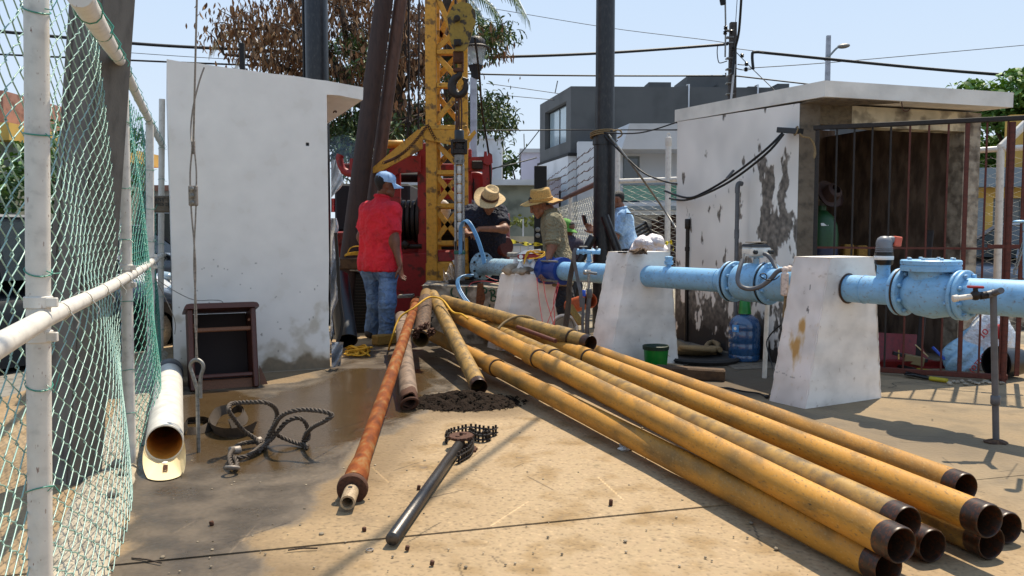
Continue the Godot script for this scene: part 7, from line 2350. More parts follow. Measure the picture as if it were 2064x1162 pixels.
	var tt := thing("sampling_pipe", "dark grey plastic riser pipe with red lever valve at the right edge", "pipe", ft)
	var top := at(2003, 592, -ft.z - 0.04)
	b = MB.new(); b.tube([ft - Vector3(0, 0.02, 0), top], 0.0165, 12)
	part(tt, "riser", b, M.pvc_grey)
	b = MB.new()
	var mid := ft.lerp(top, 0.29)
	b.cyl(mid - Vector3(0, 0.025, 0), mid + Vector3(0, 0.025, 0), 0.024, 12, 0.004); b.ball(top, Vector3.ONE * 0.022, Basis(), 8, 10)
	b.cyl(top, at(1990, 595, -top.z), 0.02, 10); b.cyl(top, at(2019, 586, -top.z - 0.1), 0.016, 10)
	part(tt, "elbow", b, M.pvc_grey)
	b = MB.new(); b.cyl(at(1990, 595, -top.z), at(1975, 597, -top.z), 0.02, 12, 0.003); b.ball(at(1967, 596, -top.z), Vector3(0.028, 0.026, 0.026), Basis(), 8, 12); b.cyl(at(1967, 592, -top.z), at(1967, 581, -top.z), 0.012, 10)
	part(tt, "valve", b, M.grease)
	b = MB.new(); b.cyl(at(1960, 598, -top.z), at(1927, 602, -top.z), 0.014, 12); b.cyl(at(1932, 601, -top.z), at(1921, 603, -top.z), 0.018, 12, 0.003)
	part(tt, "spout", b, mt("cfc4b4", 0.5))
	b = MB.new(); b.box(at(1967, 579, -top.z), Vector3(0.085, 0.014, 0.022), Basis(Vector3(0, 0, 1), -0.04), 0.005)
	part(tt, "lever", b, M.red_plastic)
	b = MB.new(); b.ball(ft, Vector3(0.06, 0.02, 0.05), Basis(), 5, 10, 0.2, 2.0)
	part(tt, "mound", b, M.muddy)
	b = MB.new(); b.ball(at(2056, 447, 4.05), Vector3(0.03, 0.008, 0.03), Basis(), 6, 10); b.cyl(at(2068, 448, 4.05), at(2068, 560, 4.1), 0.012, 8)
	part(tp, "blue_handwheel", b, M.blue)
	# rusty stopcock below the line and grey pipe beside the middle pier
	t_small()

func t_small() -> void:
	var q := at(1190, 620, 7.15)
	var t := thing("garden_tap", "chrome garden tap on a grey riser pipe left of the middle pier", "tap", Vector3(q.x, 0, q.z))
	var b := MB.new()
	b.cyl(at(1202, 552, 7.25), at(1180, 549, 7.1), 0.012, 10); b.ball(at(1180, 550, 7.1), Vector3(0.022, 0.02, 0.02), Basis(), 6, 10); b.cyl(at(1187, 553, 7.12), at(1187, 582, 7.12), 0.012, 10); b.box(at(1184, 546, 7.1), Vector3(0.06, 0.012, 0.015), Basis(), 0.003)
	part(t, "spout", b, M.silver)
	b = MB.new(); b.cyl(at(1188, 582, 7.12), at(1188, 600, 7.12), 0.026, 10, 0.004); b.tube([at(1188, 598, 7.12), at(1184, 640, 7.12), Vector3(at(1182, 690, 7.1).x, 0, -7.1)], 0.02, 10)
	part(t, "riser", b, M.pvc_grey)
	b = MB.new(); b.cyl(at(1177, 585, 7.06), at(1177, 598, 7.06), 0.016, 10, 0.003); b.tube([at(1178, 590, 7.06), at(1172, 600, 7.06)], 0.008, 6)
	part(t, "blue_clip", b, mt("2458c8", 0.4))
	b = MB.new(); b.tube([at(1177, 600, 7.06), at(1174, 650, 7.05), at(1176, 700, 7.0)], 0.012, 8)
	part(t, "side_pipe", b, M.pvc_grey)
	b = MB.new()
	b.tube(curve([at(1158, 505, 7.0), at(1155, 530, 7.0), at(1148, 570, 6.98), at(1146, 610, 6.96), at(1140, 660, 6.94), at(1137, 690, 6.9)], 5), [0.008, 0.012, 0.014, 0.016, 0.018, 0.02, 0.021, 0.022, 0.023, 0.022, 0.022, 0.023, 0.024, 0.023, 0.022, 0.023, 0.024, 0.025, 0.024, 0.023, 0.024, 0.025, 0.025, 0.024, 0.024, 0.024], 9)
	solo("stick", "crooked bark covered stick leaning on the blue pipe left of the tap", "stick", b, M.bark)
	b = MB.new()
	var sp := curve([at(1161, 500, 6.95), at(1156, 515, 6.95), at(1160, 540, 6.95), at(1166, 570, 6.95), at(1170, 590, 6.95), at(1172, 620, 6.95)], 6)
	b.sheet(func(u, v):
		var f: float = v * (sp.size() - 1.001)
		return sp[int(f)].lerp(sp[int(f) + 1], f - int(f)) + Vector3((u - 0.5) * 0.03, 0, 0.01 * sin(v * 9.0)), 2, 30)
	solo("grey_strap", "grey strap hanging over the blue pipe beside the stick", "strap", b, M.pvc_grey)
	b = MB.new()
	b.pipe(at(1190, 606, 7.6), at(1150, 618, 8.0), 0.07, 0.06, 24, 0.2)
	solo("clay_pipe", "short orange clay pipe lying behind the garden tap", "pipe", b, mt("b5552b", 0.6, 0.0, {"tex": texs.mottle, "s": 4.0}))
	b = MB.new(); b.beam(at(1147, 615, 7.5), at(1172, 655, 7.3), 0.07, 0.02, 0.004)
	solo("yellow_bar", "flat ochre bar leaning below the orange clay pipe", "bar", b, M.timber_yellow)
	t = thing("white_bucket", "dirty white bucket tipped on its side at the foot of the broken pier", "bucket", at(1130, 670, 7.5))
	b = MB.new(); b.lathe([Vector2(0.09, 0.0), Vector2(0.125, 0.2), Vector2(0.132, 0.2), Vector2(0.132, 0.21), Vector2(0.115, 0.21), Vector2(0.085, 0.01), Vector2(0.0, 0.01)], MB.axis(at(1145, 668, 7.75) , at(1136, 662, 7.55)), 24)
	part(t, "body", b, M.pvc_white)
	b = MB.new(); b.tube(curve([at(1117, 668, 7.5), at(1120, 648, 7.48), at(1138, 638, 7.46), at(1152, 645, 7.48), at(1158, 662, 7.5)], 5), 0.006, 6)
	part(t, "handle", b, M.galv)
	for k in 6:
		b = MB.new()
		b.beam(Vector3(at(1150 + k * 7, 680, 7.2).x, 0.03 + 0.02 * (k % 3), -7.3), Vector3(at(1160 + k * 8 - (k % 2) * 40, 660, 7.4).x, 0.12 + 0.03 * (k % 2), -7.6), 0.03, 0.02, 0.003)
		solo("scrap_bar", ["rust red scrap bar lying nearest the stick behind the pipes", "rust red scrap bar second from the stick behind the pipes", "rust red scrap bar under the flat ochre bar", "rust red scrap bar right of the flat ochre bar", "rust red scrap bar at the foot of the garden tap", "rust red scrap bar touching the middle white pier"][k], "bar", b, M.rust_red, Vector3.ZERO, "scrap bars by the tap")
	# wires down the broken pier
	b = MB.new()
	for q2 in [[[1082, 560], [1086, 600], [1092, 640], [1097, 668]], [[1096, 568], [1100, 600], [1112, 640], [1118, 665]], [[1125, 570], [1116, 605], [1118, 640], [1116, 672]], [[1127, 572], [1115, 620], [1104, 650], [1097, 670]]]:
		var pts := []
		for p in q2: pts.append(at(p[0], p[1], 7.5 - (p[1] - 560) * 0.0026))
		b.tube(curve(pts, 5), 0.0035, 5)
	solo("loose_wires", "four thin red brown wires trailing down the broken white pier", "wire", b, M.red_ink)
	b = MB.new()
	for k in 4:
		var o := rn(-4, 4)
		b.tube(curve([at(1056, 533, 7.55), at(1066 + o, 512 - k * 2, 7.6), at(1082 + o, 505 + k * 3, 7.55), at(1098, 512 + o, 7.5), at(1088 + o, 520, 7.45), at(1066, 522, 7.5)], 5), 0.005, 5)
	solo("yellow_wire", "tangle of thin yellow wire on the blue pipe by the dark coupling", "wire", b, M.rope_yellow)
	t = thing("tool_case", "red and white plastic case lying on the far end of the blue pipe", "case", at(1064, 520, 8.1))
	b = MB.new(); b.box(at(1066, 517, 8.1), Vector3(0.22, 0.05, 0.1), Basis(Vector3(0, 0, 1), 0.03), 0.015)
	part(t, "lower_half", b, M.red_plastic)
	b = MB.new(); b.hull8([at(1043, 513, 8.05), at(1090, 511, 8.05), at(1090, 511, 8.15), at(1043, 513, 8.15)], [at(1058, 505, 8.06), at(1090, 502, 8.06), at(1090, 502, 8.14), at(1058, 505, 8.14)])
	part(t, "lid", b, M.white_paint)
	b = MB.new(); b.cyl(at(1050, 518, 8.045), at(1050, 518, 8.035), 0.02, 12)
	part(t, "badge", b, M.white_paint)
	b = MB.new(); b.box(at(1038, 514, 8.3), Vector3(0.16, 0.05, 0.1), Basis(), 0.01)
	solo("grey_box", "small grey box behind the red and white case on the blue pipe", "box", b, M.galv)
	t = thing("knife_handle", "dark flat bar and wad of dry fibre on top of the middle pier", "bar", at(1280, 511, 6.85))
	b = MB.new(); b.box(at(1259, 509, 6.85), Vector3(0.11, 0.012, 0.03), Basis(), 0.003)
	part(t, "bar", b, M.dark)
	b = MB.new()
	for k in 16: b.tube(curve([at(1272 + rn(0, 30), 510, 6.85), at(1280 + rn(0, 25), 500 + rn(0, 8), 6.85 + rn(-0.05, 0.05)), at(1285 + rn(-10, 20), 512, 6.8)], 3), 0.006, 4)
	b.ball(at(1285, 508, 6.85), Vector3(0.06, 0.02, 0.05), Basis(), 6, 10, 0.3, 2)
	part(t, "fibre", b, M.timber)

# ---------------------------------------------------------------- the casing pipes
func casing(label: String, near: Vector3, far: Vector3, r: float, m: Material, group := "yellow casing pipes", joint := 0.0, collar := true) -> Node3D:
	var t := thing("casing_pipe", label, "pipe", Vector3(near.x, maxf(0.0, near.y - r), near.z), group)
	if m == M.ochre or m == M.olive:                      # no two have weathered alike
		m = m.duplicate()
		m.uv1_offset = Vector3(rn(0, 1), rn(0, 1), rn(0, 1))
		m.uv2_offset = Vector3(rn(0, 1), rn(0, 1), rn(0, 1))
		m.albedo_color = m.albedo_color.darkened(rn(0.0, 0.12)).lerp(Color(0.8, 0.74, 0.62), rn(0.0, 0.3))
	var d := (far - near).normalized()
	var l := (far - near).length()
	var b := MB.new()
	var prof := [Vector2(r, 0.066 if collar else 0.0)]
	var n := 40
	for k in range(1, n): prof.append(Vector2(r * (1.0 + 0.006 * sin(k * 2.1 + near.x * 9.0)), lerpf(0.066 if collar else 0.0, l, float(k) / n)))
	prof.append_array([Vector2(r, l), Vector2(r - 0.006, l), Vector2(r - 0.006, l - 0.3)])
	b.lathe(prof, MB.axis(near, far), 28)
	part(t, "barrel", b, m)
	b = MB.new()
	if collar:
		var th := [Vector2(r - 0.007, 0.12), Vector2(r - 0.007, 0.004), Vector2(r - 0.004, 0.0), Vector2(r - 0.002, 0.0)]
		for k in 9: th.append_array([Vector2(r + 0.0012 - k * 0.0001, 0.006 + k * 0.0072), Vector2(r + 0.0002, 0.0096 + k * 0.0072)])
		b.lathe(th, MB.axis(near, far), 28)
		part(t, "threaded_end", b, M.collar)
		b = MB.new()
	b.lathe([Vector2(r - 0.0065, 1.4), Vector2(r - 0.0065, 0.004), Vector2(r, 0.0), Vector2(r, 0.09)] if not collar else [Vector2(r - 0.0075, 1.6), Vector2(r - 0.0075, 0.1)], MB.axis(near, far), 28)
	part(t, "bore", b, M.inner)
	if joint > 0.0:
		b = MB.new()
		b.lathe([Vector2(r, joint - 0.1), Vector2(r + 0.01, joint - 0.095), Vector2(r + 0.011, joint), Vector2(r + 0.01, joint + 0.095), Vector2(r, joint + 0.1)], MB.axis(near, far), 28)
		part(t, "joint_sleeve", b, m)
		b = MB.new()
		b.lathe([Vector2(r, joint - 0.108), Vector2(r + 0.008, joint - 0.106), Vector2(r + 0.008, joint - 0.097), Vector2(r, joint - 0.096)], MB.axis(near, far), 28)
		part(t, "joint_seam", b, M.collar)
	return t

func drill_pipes() -> void:
	var r := 0.057
	var run := Vector3(-1.72, 0.06, -5.8)
	casing("yellow casing pipe, top of the pile and nearest the camera, stacked on another", gp(1818, 1101, 0.157), at(900, 628, 8.1), r, M.ochre, "yellow casing pipes", 3.35)
	casing("yellow casing pipe on the ground at the left edge of the pile", gp(1792, 1147, 0.057), at(856, 668, 7.9), r, M.ochre, "yellow casing pipes", 3.75)
	casing("greyish yellow casing pipe, second in the upper layer from the left", gp(1830, 1057, 0.165), at(926, 632, 8.3), r, M.ochre_wet, "yellow casing pipes", 3.33)
	casing("yellow casing pipe on the ground with its open end between the two upper ends", gp(1881, 1102, 0.057), gp(1881, 1102, 0.057) + run, r, M.ochre)
	casing("yellow casing pipe with the long dark scratch, third in the upper layer", gp(1996, 1052, 0.165), at(985, 641, 8.2), r, M.ochre, "yellow casing pipes", 3.41)
	casing("dirty casing pipe on the ground under the scratched yellow one", gp(2000, 1096, 0.057), gp(2000, 1096, 0.057) + run, r, M.ochre_wet)
	casing("yellow casing pipe on the ground at the right edge of the pile", gp(2036, 1066, 0.057), gp(2036, 1066, 0.057) + run, r, M.ochre)
	casing("yellow casing pipe at the back of the pile, ending farthest from the camera", gp(1948, 985, 0.14), at(1035, 650, 8.6), r, M.ochre)
	casing("olive stained casing pipe lying across the pile towards the middle pier", at(1191, 693, 6.06), at(893, 607, 7.9), r * 1.02, M.olive, "olive stained casing pipes", 0.32)
	casing("olive stained casing pipe lying on the mud heap in the middle of the yard", gp(966, 781, 0.058), at(872, 596, 8.1), 0.058, M.olive, "olive stained casing pipes", 0.0)
	# torn screen pipe
	var n := at(848, 685, 6.75)
	var f := at(858, 606, 7.9)
	var t := casing("rusty perforated screen pipe with torn slots by the orange drill rod", n, f, 0.066, M.muddy, "", 0.0, false)
	var ax := (f - n).normalized()
	var x := ax.cross(Vector3.UP).normalized()
	for k in 26:
		var b := MB.new()
		var an := rn(0.1, PI - 0.1)
		var o := (x * cos(an) + x.cross(ax) * -sin(an))
		var p := n + ax * rn(0.18, 1.1) + o * 0.066
		b.box(p, Vector3(rn(0.012, 0.03), rn(0.015, 0.05), rn(0.01, 0.02)), Basis(Vector3(rn(-1, 1), rn(-1, 1), rn(-1, 1)).normalized(), rn(0, 2)), 0.003)
		part(t, "torn_slot", b, M.dark)
	var b := MB.new()
	for q in [[841, 668], [852, 660], [858, 656], [838, 676], [866, 672], [870, 668]]:
		for k in 20: b.tube([at(q[0] + rn(-3, 3), q[1] + rn(-3, 3), 6.75), at(q[0] + rn(-7, 7), q[1] + rn(-7, 7), 6.72 + rn(-0.05, 0.05))], 0.005, 4)
		b.ball(at(q[0], q[1], 6.76), Vector3(0.03, 0.025, 0.03), Basis(), 5, 8, 0.4, q[0])
	part(t, "rust_clump", b, M.rusty)
	# grey brown pipe with a cut end
	n = gp(824, 800, 0.07)
	f = at(809, 640, 7.7)
	t = thing("drill_pipe", "grey brown muddy pipe with crushed open end beside the orange rod", "pipe", n * Vector3(1, 0, 1))
	b = MB.new(); b.pipe(n, f, 0.058, 0.05, 24, 0.3)
	part(t, "barrel", b, mt("8d7562", 0.75, 0.0, {"tex": texs.mottle, "s": 3.0, "bump": texs.lump, "bh": 0.3, "det": texs.grime, "ds": 1.5}))
	b = MB.new()
	ax = (n - f).normalized()
	b.lathe([Vector2(0.04, 0.0), Vector2(0.062, 0.0), Vector2(0.06, 0.06), Vector2(0.05, 0.09), Vector2(0.042, 0.09), Vector2(0.038, 0.0)], MB.axis(n - ax * 0.01, n + ax * 0.2), 20, 0, TAU, 0.09, 2)
	b.tube(roundish(n + ax * 0.085 - Vector3(0, 0.02, 0), Vector3(0.05, 0.02, 0), Vector3(-0.01, 0.035, 0.03), 16), 0.01, 6, false, true)
	part(t, "crushed_end", b, M.rusty)
	# orange drill rod with flange
	n = gp(718, 962, 0.064)
	f = at(838, 612, 7.9)
	t = thing("drill_rod", "long orange rusted drill rod with round flange and hollow stub at its near end", "drill rod", n * Vector3(1, 0, 1))
	ax = (f - n).normalized()
	b = MB.new(); b.cyl(n, f, 0.039, 24)
	part(t, "barrel", b, M.orange)
	b = MB.new(); b.cyl(f, f + ax * 0.3, 0.025, 14, 0.006); b.cyl(f - ax * 0.12, f + ax * 0.03, 0.05, 18, 0.01)
	part(t, "far_pin", b, M.orange)
	b = MB.new(); b.lathe([Vector2(0.045, -0.1), Vector2(0.05, -0.1), Vector2(0.051, -0.02), Vector2(0.049, 0.06), Vector2(0.039, 0.2)], MB.axis(n, f), 24)
	b.lathe([Vector2(0.045, -0.09), Vector2(0.0545, -0.088), Vector2(0.0545, -0.072), Vector2(0.045, -0.07)], MB.axis(n, f), 24)
	part(t, "thick_end", b, M.orange)
	b = MB.new(); b.lathe([Vector2(0.02, -0.145), Vector2(0.06, -0.145), Vector2(0.064, -0.138), Vector2(0.064, -0.118), Vector2(0.058, -0.105), Vector2(0.045, -0.1)], MB.axis(n, f), 28, 0, TAU, 0.012, 1)
	part(t, "flange", b, M.rusty)
	b = MB.new(); b.lathe([Vector2(0.022, -0.13), Vector2(0.022, -0.275), Vector2(0.03, -0.275), Vector2(0.03, -0.155)], MB.axis(n, f), 20)
	var st := part(t, "stub", b, mt("b79f7d", 0.6, 0.0, {"tex": texs.mottle, "s": 6.0, "det": texs.rust, "ds": 9.0}))
	b = MB.new()
	var sp := n - ax * 0.19 + Vector3(0, 0.0285, 0)
	b.cyl(sp - Vector3(0, 0.005, 0), sp + Vector3(0, 0.003, 0.001), 0.009, 12)
	b.ball(n - ax * 0.15, Vector3.ONE * 0.02, Basis(), 5, 8)
	part(st, "hole", b, M.dark)
	# red rod on the pile
	b = MB.new(); b.tube([at(1043, 660, 6.6), at(1120, 688, 6.1)], 0.016, 10)
	solo("red_rod", "thin red painted rod lying on the casing pipes under the olive one", "rod", b, M.rust_red)
	# rope round the pipes
	b = MB.new()
	b.tube(curve([gp(783, 708) + Vector3(0, 0.01, 0), at(789, 686, 7.2), at(805, 642, 7.3), at(833, 622, 7.35), at(858, 603, 7.5), at(874, 599, 7.6), at(893, 606, 7.5), at(912, 629, 7.2), at(930, 634, 7.1), at(943, 643, 7.0)], 6), 0.009, 7)
	solo("yellow_rope", "yellow rope looped over the far ends of the rusty and olive pipes", "rope", b, M.rope_yellow)
	b = MB.new()
	b.tube(curve([at(1004, 664, 6.7), at(1015, 652, 6.75), at(1032, 642, 6.8), at(1050, 638, 6.8), at(1068, 640, 6.72), at(1080, 646, 6.7)], 6), 0.011, 7)
	solo("tan_rope", "tan rope tied round the olive casing pipe that lies across the pile", "rope", b, M.rope_tan)
	# mud heap with chips
	b = MB.new()
	var mc := gp(935, 812)
	b.sheet(func(u, v):
		var dx: float = (u - 0.5) * 0.78
		var dz: float = (v - 0.5) * 0.62
		var rr := sqrt(dx * dx / 0.14 + dz * dz / 0.085)
		var h := 0.07 * pow(clampf(1.0 - rr, 0.0, 1.0), 0.8) * (1.0 + 0.35 * sin(dx * 60.0 + 2.0 * sin(dz * 50.0))) - 0.004
		return mc + Vector3(dx, h, dz), 50, 40)
	var mh := solo("mud_heap", "heap of dark wet mud and bark chips under the olive pipe's end", "mud", b, mt("2b2018", 0.85, 0.0, {"spec": 0.2, "tex": texs.mottle, "s": 4.0, "bump": texs.lump, "bh": 1.0}))
	mh.set_meta("kind", "stuff")
	b = MB.new()
	b.box(Vector3.ZERO, Vector3(1, 0.1, 0.3), Basis(), 0.03)
	var xs := []
	var cs := []
	for k in 800:
		var an := rn(0, TAU)
		var q := pow(rn(0, 1), 0.7) * 1.15
		var dx := cos(an) * q * 0.36
		var dz := sin(an) * q * 0.27
		var h := 0.065 * clampf(1.0 - q, 0.0, 1.0)
		xs.append(Transform3D(Basis.from_euler(Vector3(rn(-0.5, 0.5), rn(0, TAU), rn(-0.5, 0.5))).scaled_local(Vector3.ONE * rn(0.01, 0.036)), mc + Vector3(dx, h + 0.006, dz)))
		var g := rn(0.004, 0.022)
		cs.append(Color(g, g * 0.72, g * 0.5))
	many(mh, "bark_chips", b.mesh(), xs, cs, mt("ffffff", 0.95, 0.0, {"vc": 1, "spec": 0.2}))

# ---------------------------------------------------------------- tools in the foreground
func twisted(b: MB, pts: Array, rad: float, lay := 0.05, strands := 3) -> void:
	var n := pts.size()
	var run := [0.0]
	for k in range(1, n): run.append(run[k - 1] + (pts[k] - pts[k - 1]).length())
	for s in strands:
		var out := []
		var x := Vector3.ZERO
		for k in n:
			var t: Vector3 = (pts[mini(k + 1, n - 1)] - pts[maxi(k - 1, 0)]).normalized()
			if k == 0: x = t.cross(Vector3.UP)
			x = (x - t * x.dot(t)).normalized()
			var an: float = TAU * (float(s) / strands + run[k] / lay)
			out.append(pts[k] + (x * cos(an) + t.cross(x) * sin(an)) * rad * 0.62)
		b.tube(out, rad * 0.5, 5)

func crop1(pts: Array) -> Array:                     # points of the sling: column, row, height
	var out := []
	for p in pts: out.append(gp(260 + p[0] / 2.767, 580 + p[1] / 2.767 , p[2]))
	return out

func fine(pts: Array, step := 0.008) -> Array:
	var out := [pts[0]]
	for k in range(1, pts.size()):
		var l: float = (pts[k] - pts[k - 1]).length()
		var n := maxi(1, int(l / step))
		for j in range(1, n + 1): out.append(pts[k - 1].lerp(pts[k], float(j) / n))
	return out

func tools() -> void:
	# chain tong
	var h0 := gp(790, 1088, 0.027)
	var h1 := gp(928, 893, 0.035)
	var t := thing("chain_tong", "big steel chain pipe wrench lying on the sunlit concrete", "wrench", h0 * Vector3(1, 0, 1))
	var b := MB.new(); b.cyl(h0, h1, 0.0245, 20, 0.002)
	part(t, "handle", b, M.steel)
	var up := Vector3.UP
	var fd := (h1 - h0).normalized()
	var sd := fd.cross(up).normalized()
	for y in [0.006, 0.062]:
		b = MB.new()
		var poly := []
		for k in 10:
			var an := TAU * k / 10.0
			poly.append(Vector2(cos(an) * 0.062, sin(an) * 0.078))
		var c := h1 + fd * (0.02 if y > 0.03 else -0.02) - Vector3(0, h1.y, 0) + Vector3(0, y, 0) + sd * (0.0 if y > 0.03 else 0.025)
		b.prism(poly, Transform3D(Basis(sd, fd, up), c), 0.014)
		for k in 10:
			var an := TAU * (k + 0.5) / 10.0
			b.box(c + sd * cos(an) * 0.058 + fd * sin(an) * 0.072, Vector3(0.014, 0.012, 0.014), Basis(up, -an), 0.002)
		if y > 0.03:
			for o in [-0.03, 0.0, 0.03]: b.cyl(c + fd * o + sd * o * 0.4, c + fd * o + sd * o * 0.4 + up * (0.012 if o != 0.0 else 0.022), 0.012 if o != 0.0 else 0.009, 8, 0.002)
		part(t, "jaw_plate", b, M.rusty)
	for run in [[[900, 890], [901, 882], [912, 876], [928, 872], [944, 868], [960, 869], [976, 872], [992, 873], [1000, 870]], [[944, 872], [956, 880], [966, 884], [980, 884], [988, 879], [975, 876]], [[940, 884], [950, 890], [952, 902], [946, 914], [934, 922], [924, 928]]]:
		var pts := []
		for p in run: pts.append(gp(p[0], p[1] + 8, 0.0))
		var c := fine(curve(pts, 6), 0.004)
		var acc := 0.0
		for k in range(1, c.size()):
			acc += (c[k] - c[k - 1]).length()
			if acc < 0.026: continue
			acc = 0.0
			var d: Vector3 = (c[k] - c[k - 1]).normalized()
			var bs := Basis(d, up, d.cross(up))
			b = MB.new()
			b.cyl(c[k], c[k] + up * 0.058, 0.0065, 7)
			for y in [0.014, 0.04]: b.box(c[k] + up * y, Vector3(0.034, 0.006, 0.02), bs, 0.002)
			part(t, "chain_link", b, M.grease)
	# wire rope sling
	t = thing("wire_rope_sling", "tangled loops of thick steel wire rope on the wet concrete", "wire rope", gp(540, 900))
	for q in [
		[[738, 872, 0.03], [700, 842, 0.05], [640, 800, 0.1], [588, 740, 0.17], [556, 690, 0.23], [562, 655, 0.25], [600, 645, 0.25], [680, 640, 0.26], [760, 642, 0.26], [808, 668, 0.22], [824, 710, 0.16], [806, 770, 0.09], [766, 840, 0.03], [722, 915, 0.012]],
		[[720, 918, 0.012], [760, 860, 0.03], [800, 790, 0.1], [840, 725, 0.18], [900, 693, 0.22], [980, 682, 0.23], [1070, 690, 0.23], [1132, 712, 0.21], [1090, 745, 0.18], [1030, 775, 0.13], [990, 812, 0.07], [972, 850, 0.02], [985, 858, 0.012]],
		[[735, 900, 0.02], [790, 850, 0.04], [840, 790, 0.1], [880, 748, 0.14], [940, 727, 0.16], [980, 752, 0.13], [998, 800, 0.07], [1000, 840, 0.03], [975, 862, 0.012]],
		[[800, 780, 0.1], [812, 810, 0.07], [850, 835, 0.04], [910, 860, 0.02], [960, 875, 0.015], [992, 880, 0.014], [985, 896, 0.012]],
		[[736, 862, 0.03], [690, 862, 0.03], [630, 872, 0.03], [585, 898, 0.03], [566, 930, 0.02], [590, 950, 0.02], [650, 942, 0.02], [700, 915, 0.02], [738, 880, 0.025]],
		[[580, 905, 0.05], [560, 940, 0.05], [566, 985, 0.03], [590, 1010, 0.02], [602, 985, 0.02], [585, 950, 0.04]]]:
		b = MB.new()
		twisted(b, fine(curve(crop1(q), 6)), 0.0118, 0.07, 3)
		part(t, "rope_loop", b, M.cable_dirty)
	b = MB.new()
	var fr := crop1([[738, 850, 0.035], [705, 862, 0.03], [600, 905, 0.03], [570, 945, 0.03], [560, 990, 0.02], [575, 1030, 0.012]])
	b.cyl(fr[0], fr[1], 0.02, 12, 0.004)
	part(t, "ferrule", b, M.cable)
	b = MB.new()
	b.cyl(fr[2] + Vector3(0.02, 0, 0), fr[2] + Vector3(-0.03, 0, 0.03), 0.021, 12, 0.004)
	part(t, "ferrule", b, M.cable)
	b = MB.new()
	b.tube(roundish(fr[5] + Vector3(0, 0.02, 0), Vector3(0.028, 0, 0), Vector3(0, 0.012, 0.03), 14), 0.008, 6, false, true)
	part(t, "thimble", b, M.cable)
	# leather straps
	for q in [["leather_belt", "flat dark leather strap loop beside the guy rod's foot", crop1([[300, 825, 0.0], [294, 795, 0.0], [310, 762, 0.0], [370, 752, 0.0], [440, 752, 0.0], [475, 775, 0.0], [440, 806, 0.0], [370, 822, 0.0], [320, 822, 0.0]]), 0.035], ["leather_belt", "wide curled leather strap under the wire rope loops", crop1([[560, 705, 0.05], [510, 722, 0.03], [478, 775, 0.0], [480, 815, 0.0], [540, 838, 0.0], [620, 835, 0.0], [670, 815, 0.0], [690, 800, 0.0]]), 0.055], ["leather_belt", "short folded leather strap behind the wire rope loops", crop1([[560, 720, 0.02], [600, 700, 0.03], [645, 705, 0.03], [660, 735, 0.01], [640, 770, 0.0], [570, 790, 0.0]]), 0.05]]:
		b = MB.new()
		var c := curve(q[2], 5)
		for o in [-0.004, 0.004]:
			b.sheet(func(u, v):
				var f: float = u * (c.size() - 1.001)
				var d: Vector3 = (c[int(f) + 1] - c[int(f)]).normalized()
				return c[int(f)].lerp(c[int(f) + 1], f - int(f)) + Vector3(0, 0.002 + v * q[3], 0) + d.cross(Vector3.UP) * (o + 0.025 * v), c.size() * 2, 3)
		solo(q[0], q[1], "strap", b, M.leather, Vector3.ZERO, "leather straps by the sling")
	# white pipe with a broken socket
	t = thing("white_pipe", "thick white plastic pipe with broken yellowed mouth lying along the fence", "pipe", gp(330, 950))
	var n := gp(331, 893, 0.092)
	var f := gp(341, 757, 0.085)
	b = MB.new(); b.pipe(n, f, 0.087, 0.081, 36, 0.6)
	part(t, "barrel", b, M.pvc_white)
	b = MB.new(); b.lathe([Vector2(0.0795, 0.8), Vector2(0.0795, -0.002)], MB.axis(n, f), 36)
	part(t, "bore", b, M.pvc_inside)
	b = MB.new()
	var ax := (n - f).normalized()
	var x := ax.cross(Vector3.UP).normalized()
	b.sheet(func(u, v):
		var an := lerpf(PI * 0.98, PI * 2.04, u)
		var tongue := pow(sin(PI * u), 0.8) * 0.36 + (0.07 if u > 0.74 and u < 0.86 else 0.0)
		var rr: float = 0.0865 + 0.03 * v * sin(PI * u)
		var p: Vector3 = n + (x * -cos(an) + Vector3.UP * sin(an)) * rr * 1.0 + ax * (v * tongue - 0.005)
		p.y = maxf(p.y, 0.006)
		return p, 48, 14)
	part(t, "broken_lip", b, mt("e6d3a8", 0.45))
	b = MB.new(); b.cyl(f, f - ax * 0.22, 0.093, 30, 0.004)
	part(t, "socket", b, M.pvc_grey)
	b = MB.new(); b.box(n + ax * 0.06 - Vector3(0, 0.083, 0), Vector3(0.022, 0.008, 0.03), Basis(), 0.003)
	part(t, "tab", b, M.white_paint)
	letters(t, "lettering", "AMANCO", 0.022, Transform3D(Basis(ax.normalized() * Vector3(1, 0, 1), Vector3(1, 0, 0.0).normalized(), Vector3.UP).orthonormalized(), n + ax * 0.17 - Vector3(-0.004, 0.081, 0)), M.rusty)
	# bedside cabinet against the hut
	var bl_ := gp(383, 791)
	var br := gp(522, 781)
	var e := (br - bl_).normalized()
	var u := (at(374, 624, -bl_.z + 0.1) - bl_).normalized()
	u = (u - e * u.dot(e)).normalized()
	var nn := e.cross(u)
	var w := (br - bl_).length()
	t = thing("wooden_cabinet", "dark red brown wooden cabinet without drawers leaning on the white hut", "cabinet", bl_)
	var fr_ := Basis(e, u, nn)
	var pl := func(cx: float, cy: float, cz: float, sx: float, sy: float, sz: float, called: String, m: Material) -> void:
		var bb := MB.new()
		bb.box(bl_ + fr_ * Vector3(cx, cy, cz), Vector3(sx, sy, sz), fr_, 0.006)
		part(t, called, bb, m)
	pl.call(0.018, 0.29, -0.15, 0.035, 0.57, 0.32, "side_panel", M.cabinet)
	pl.call(w - 0.018, 0.29, -0.15, 0.035, 0.57, 0.32, "side_panel", M.cabinet)
	pl.call(w / 2, 0.29, -0.3, w - 0.07, 0.56, 0.01, "back_panel", mt("2a120d", 0.7, 0.0, {"tex": texs.wood, "s": 6.0}))
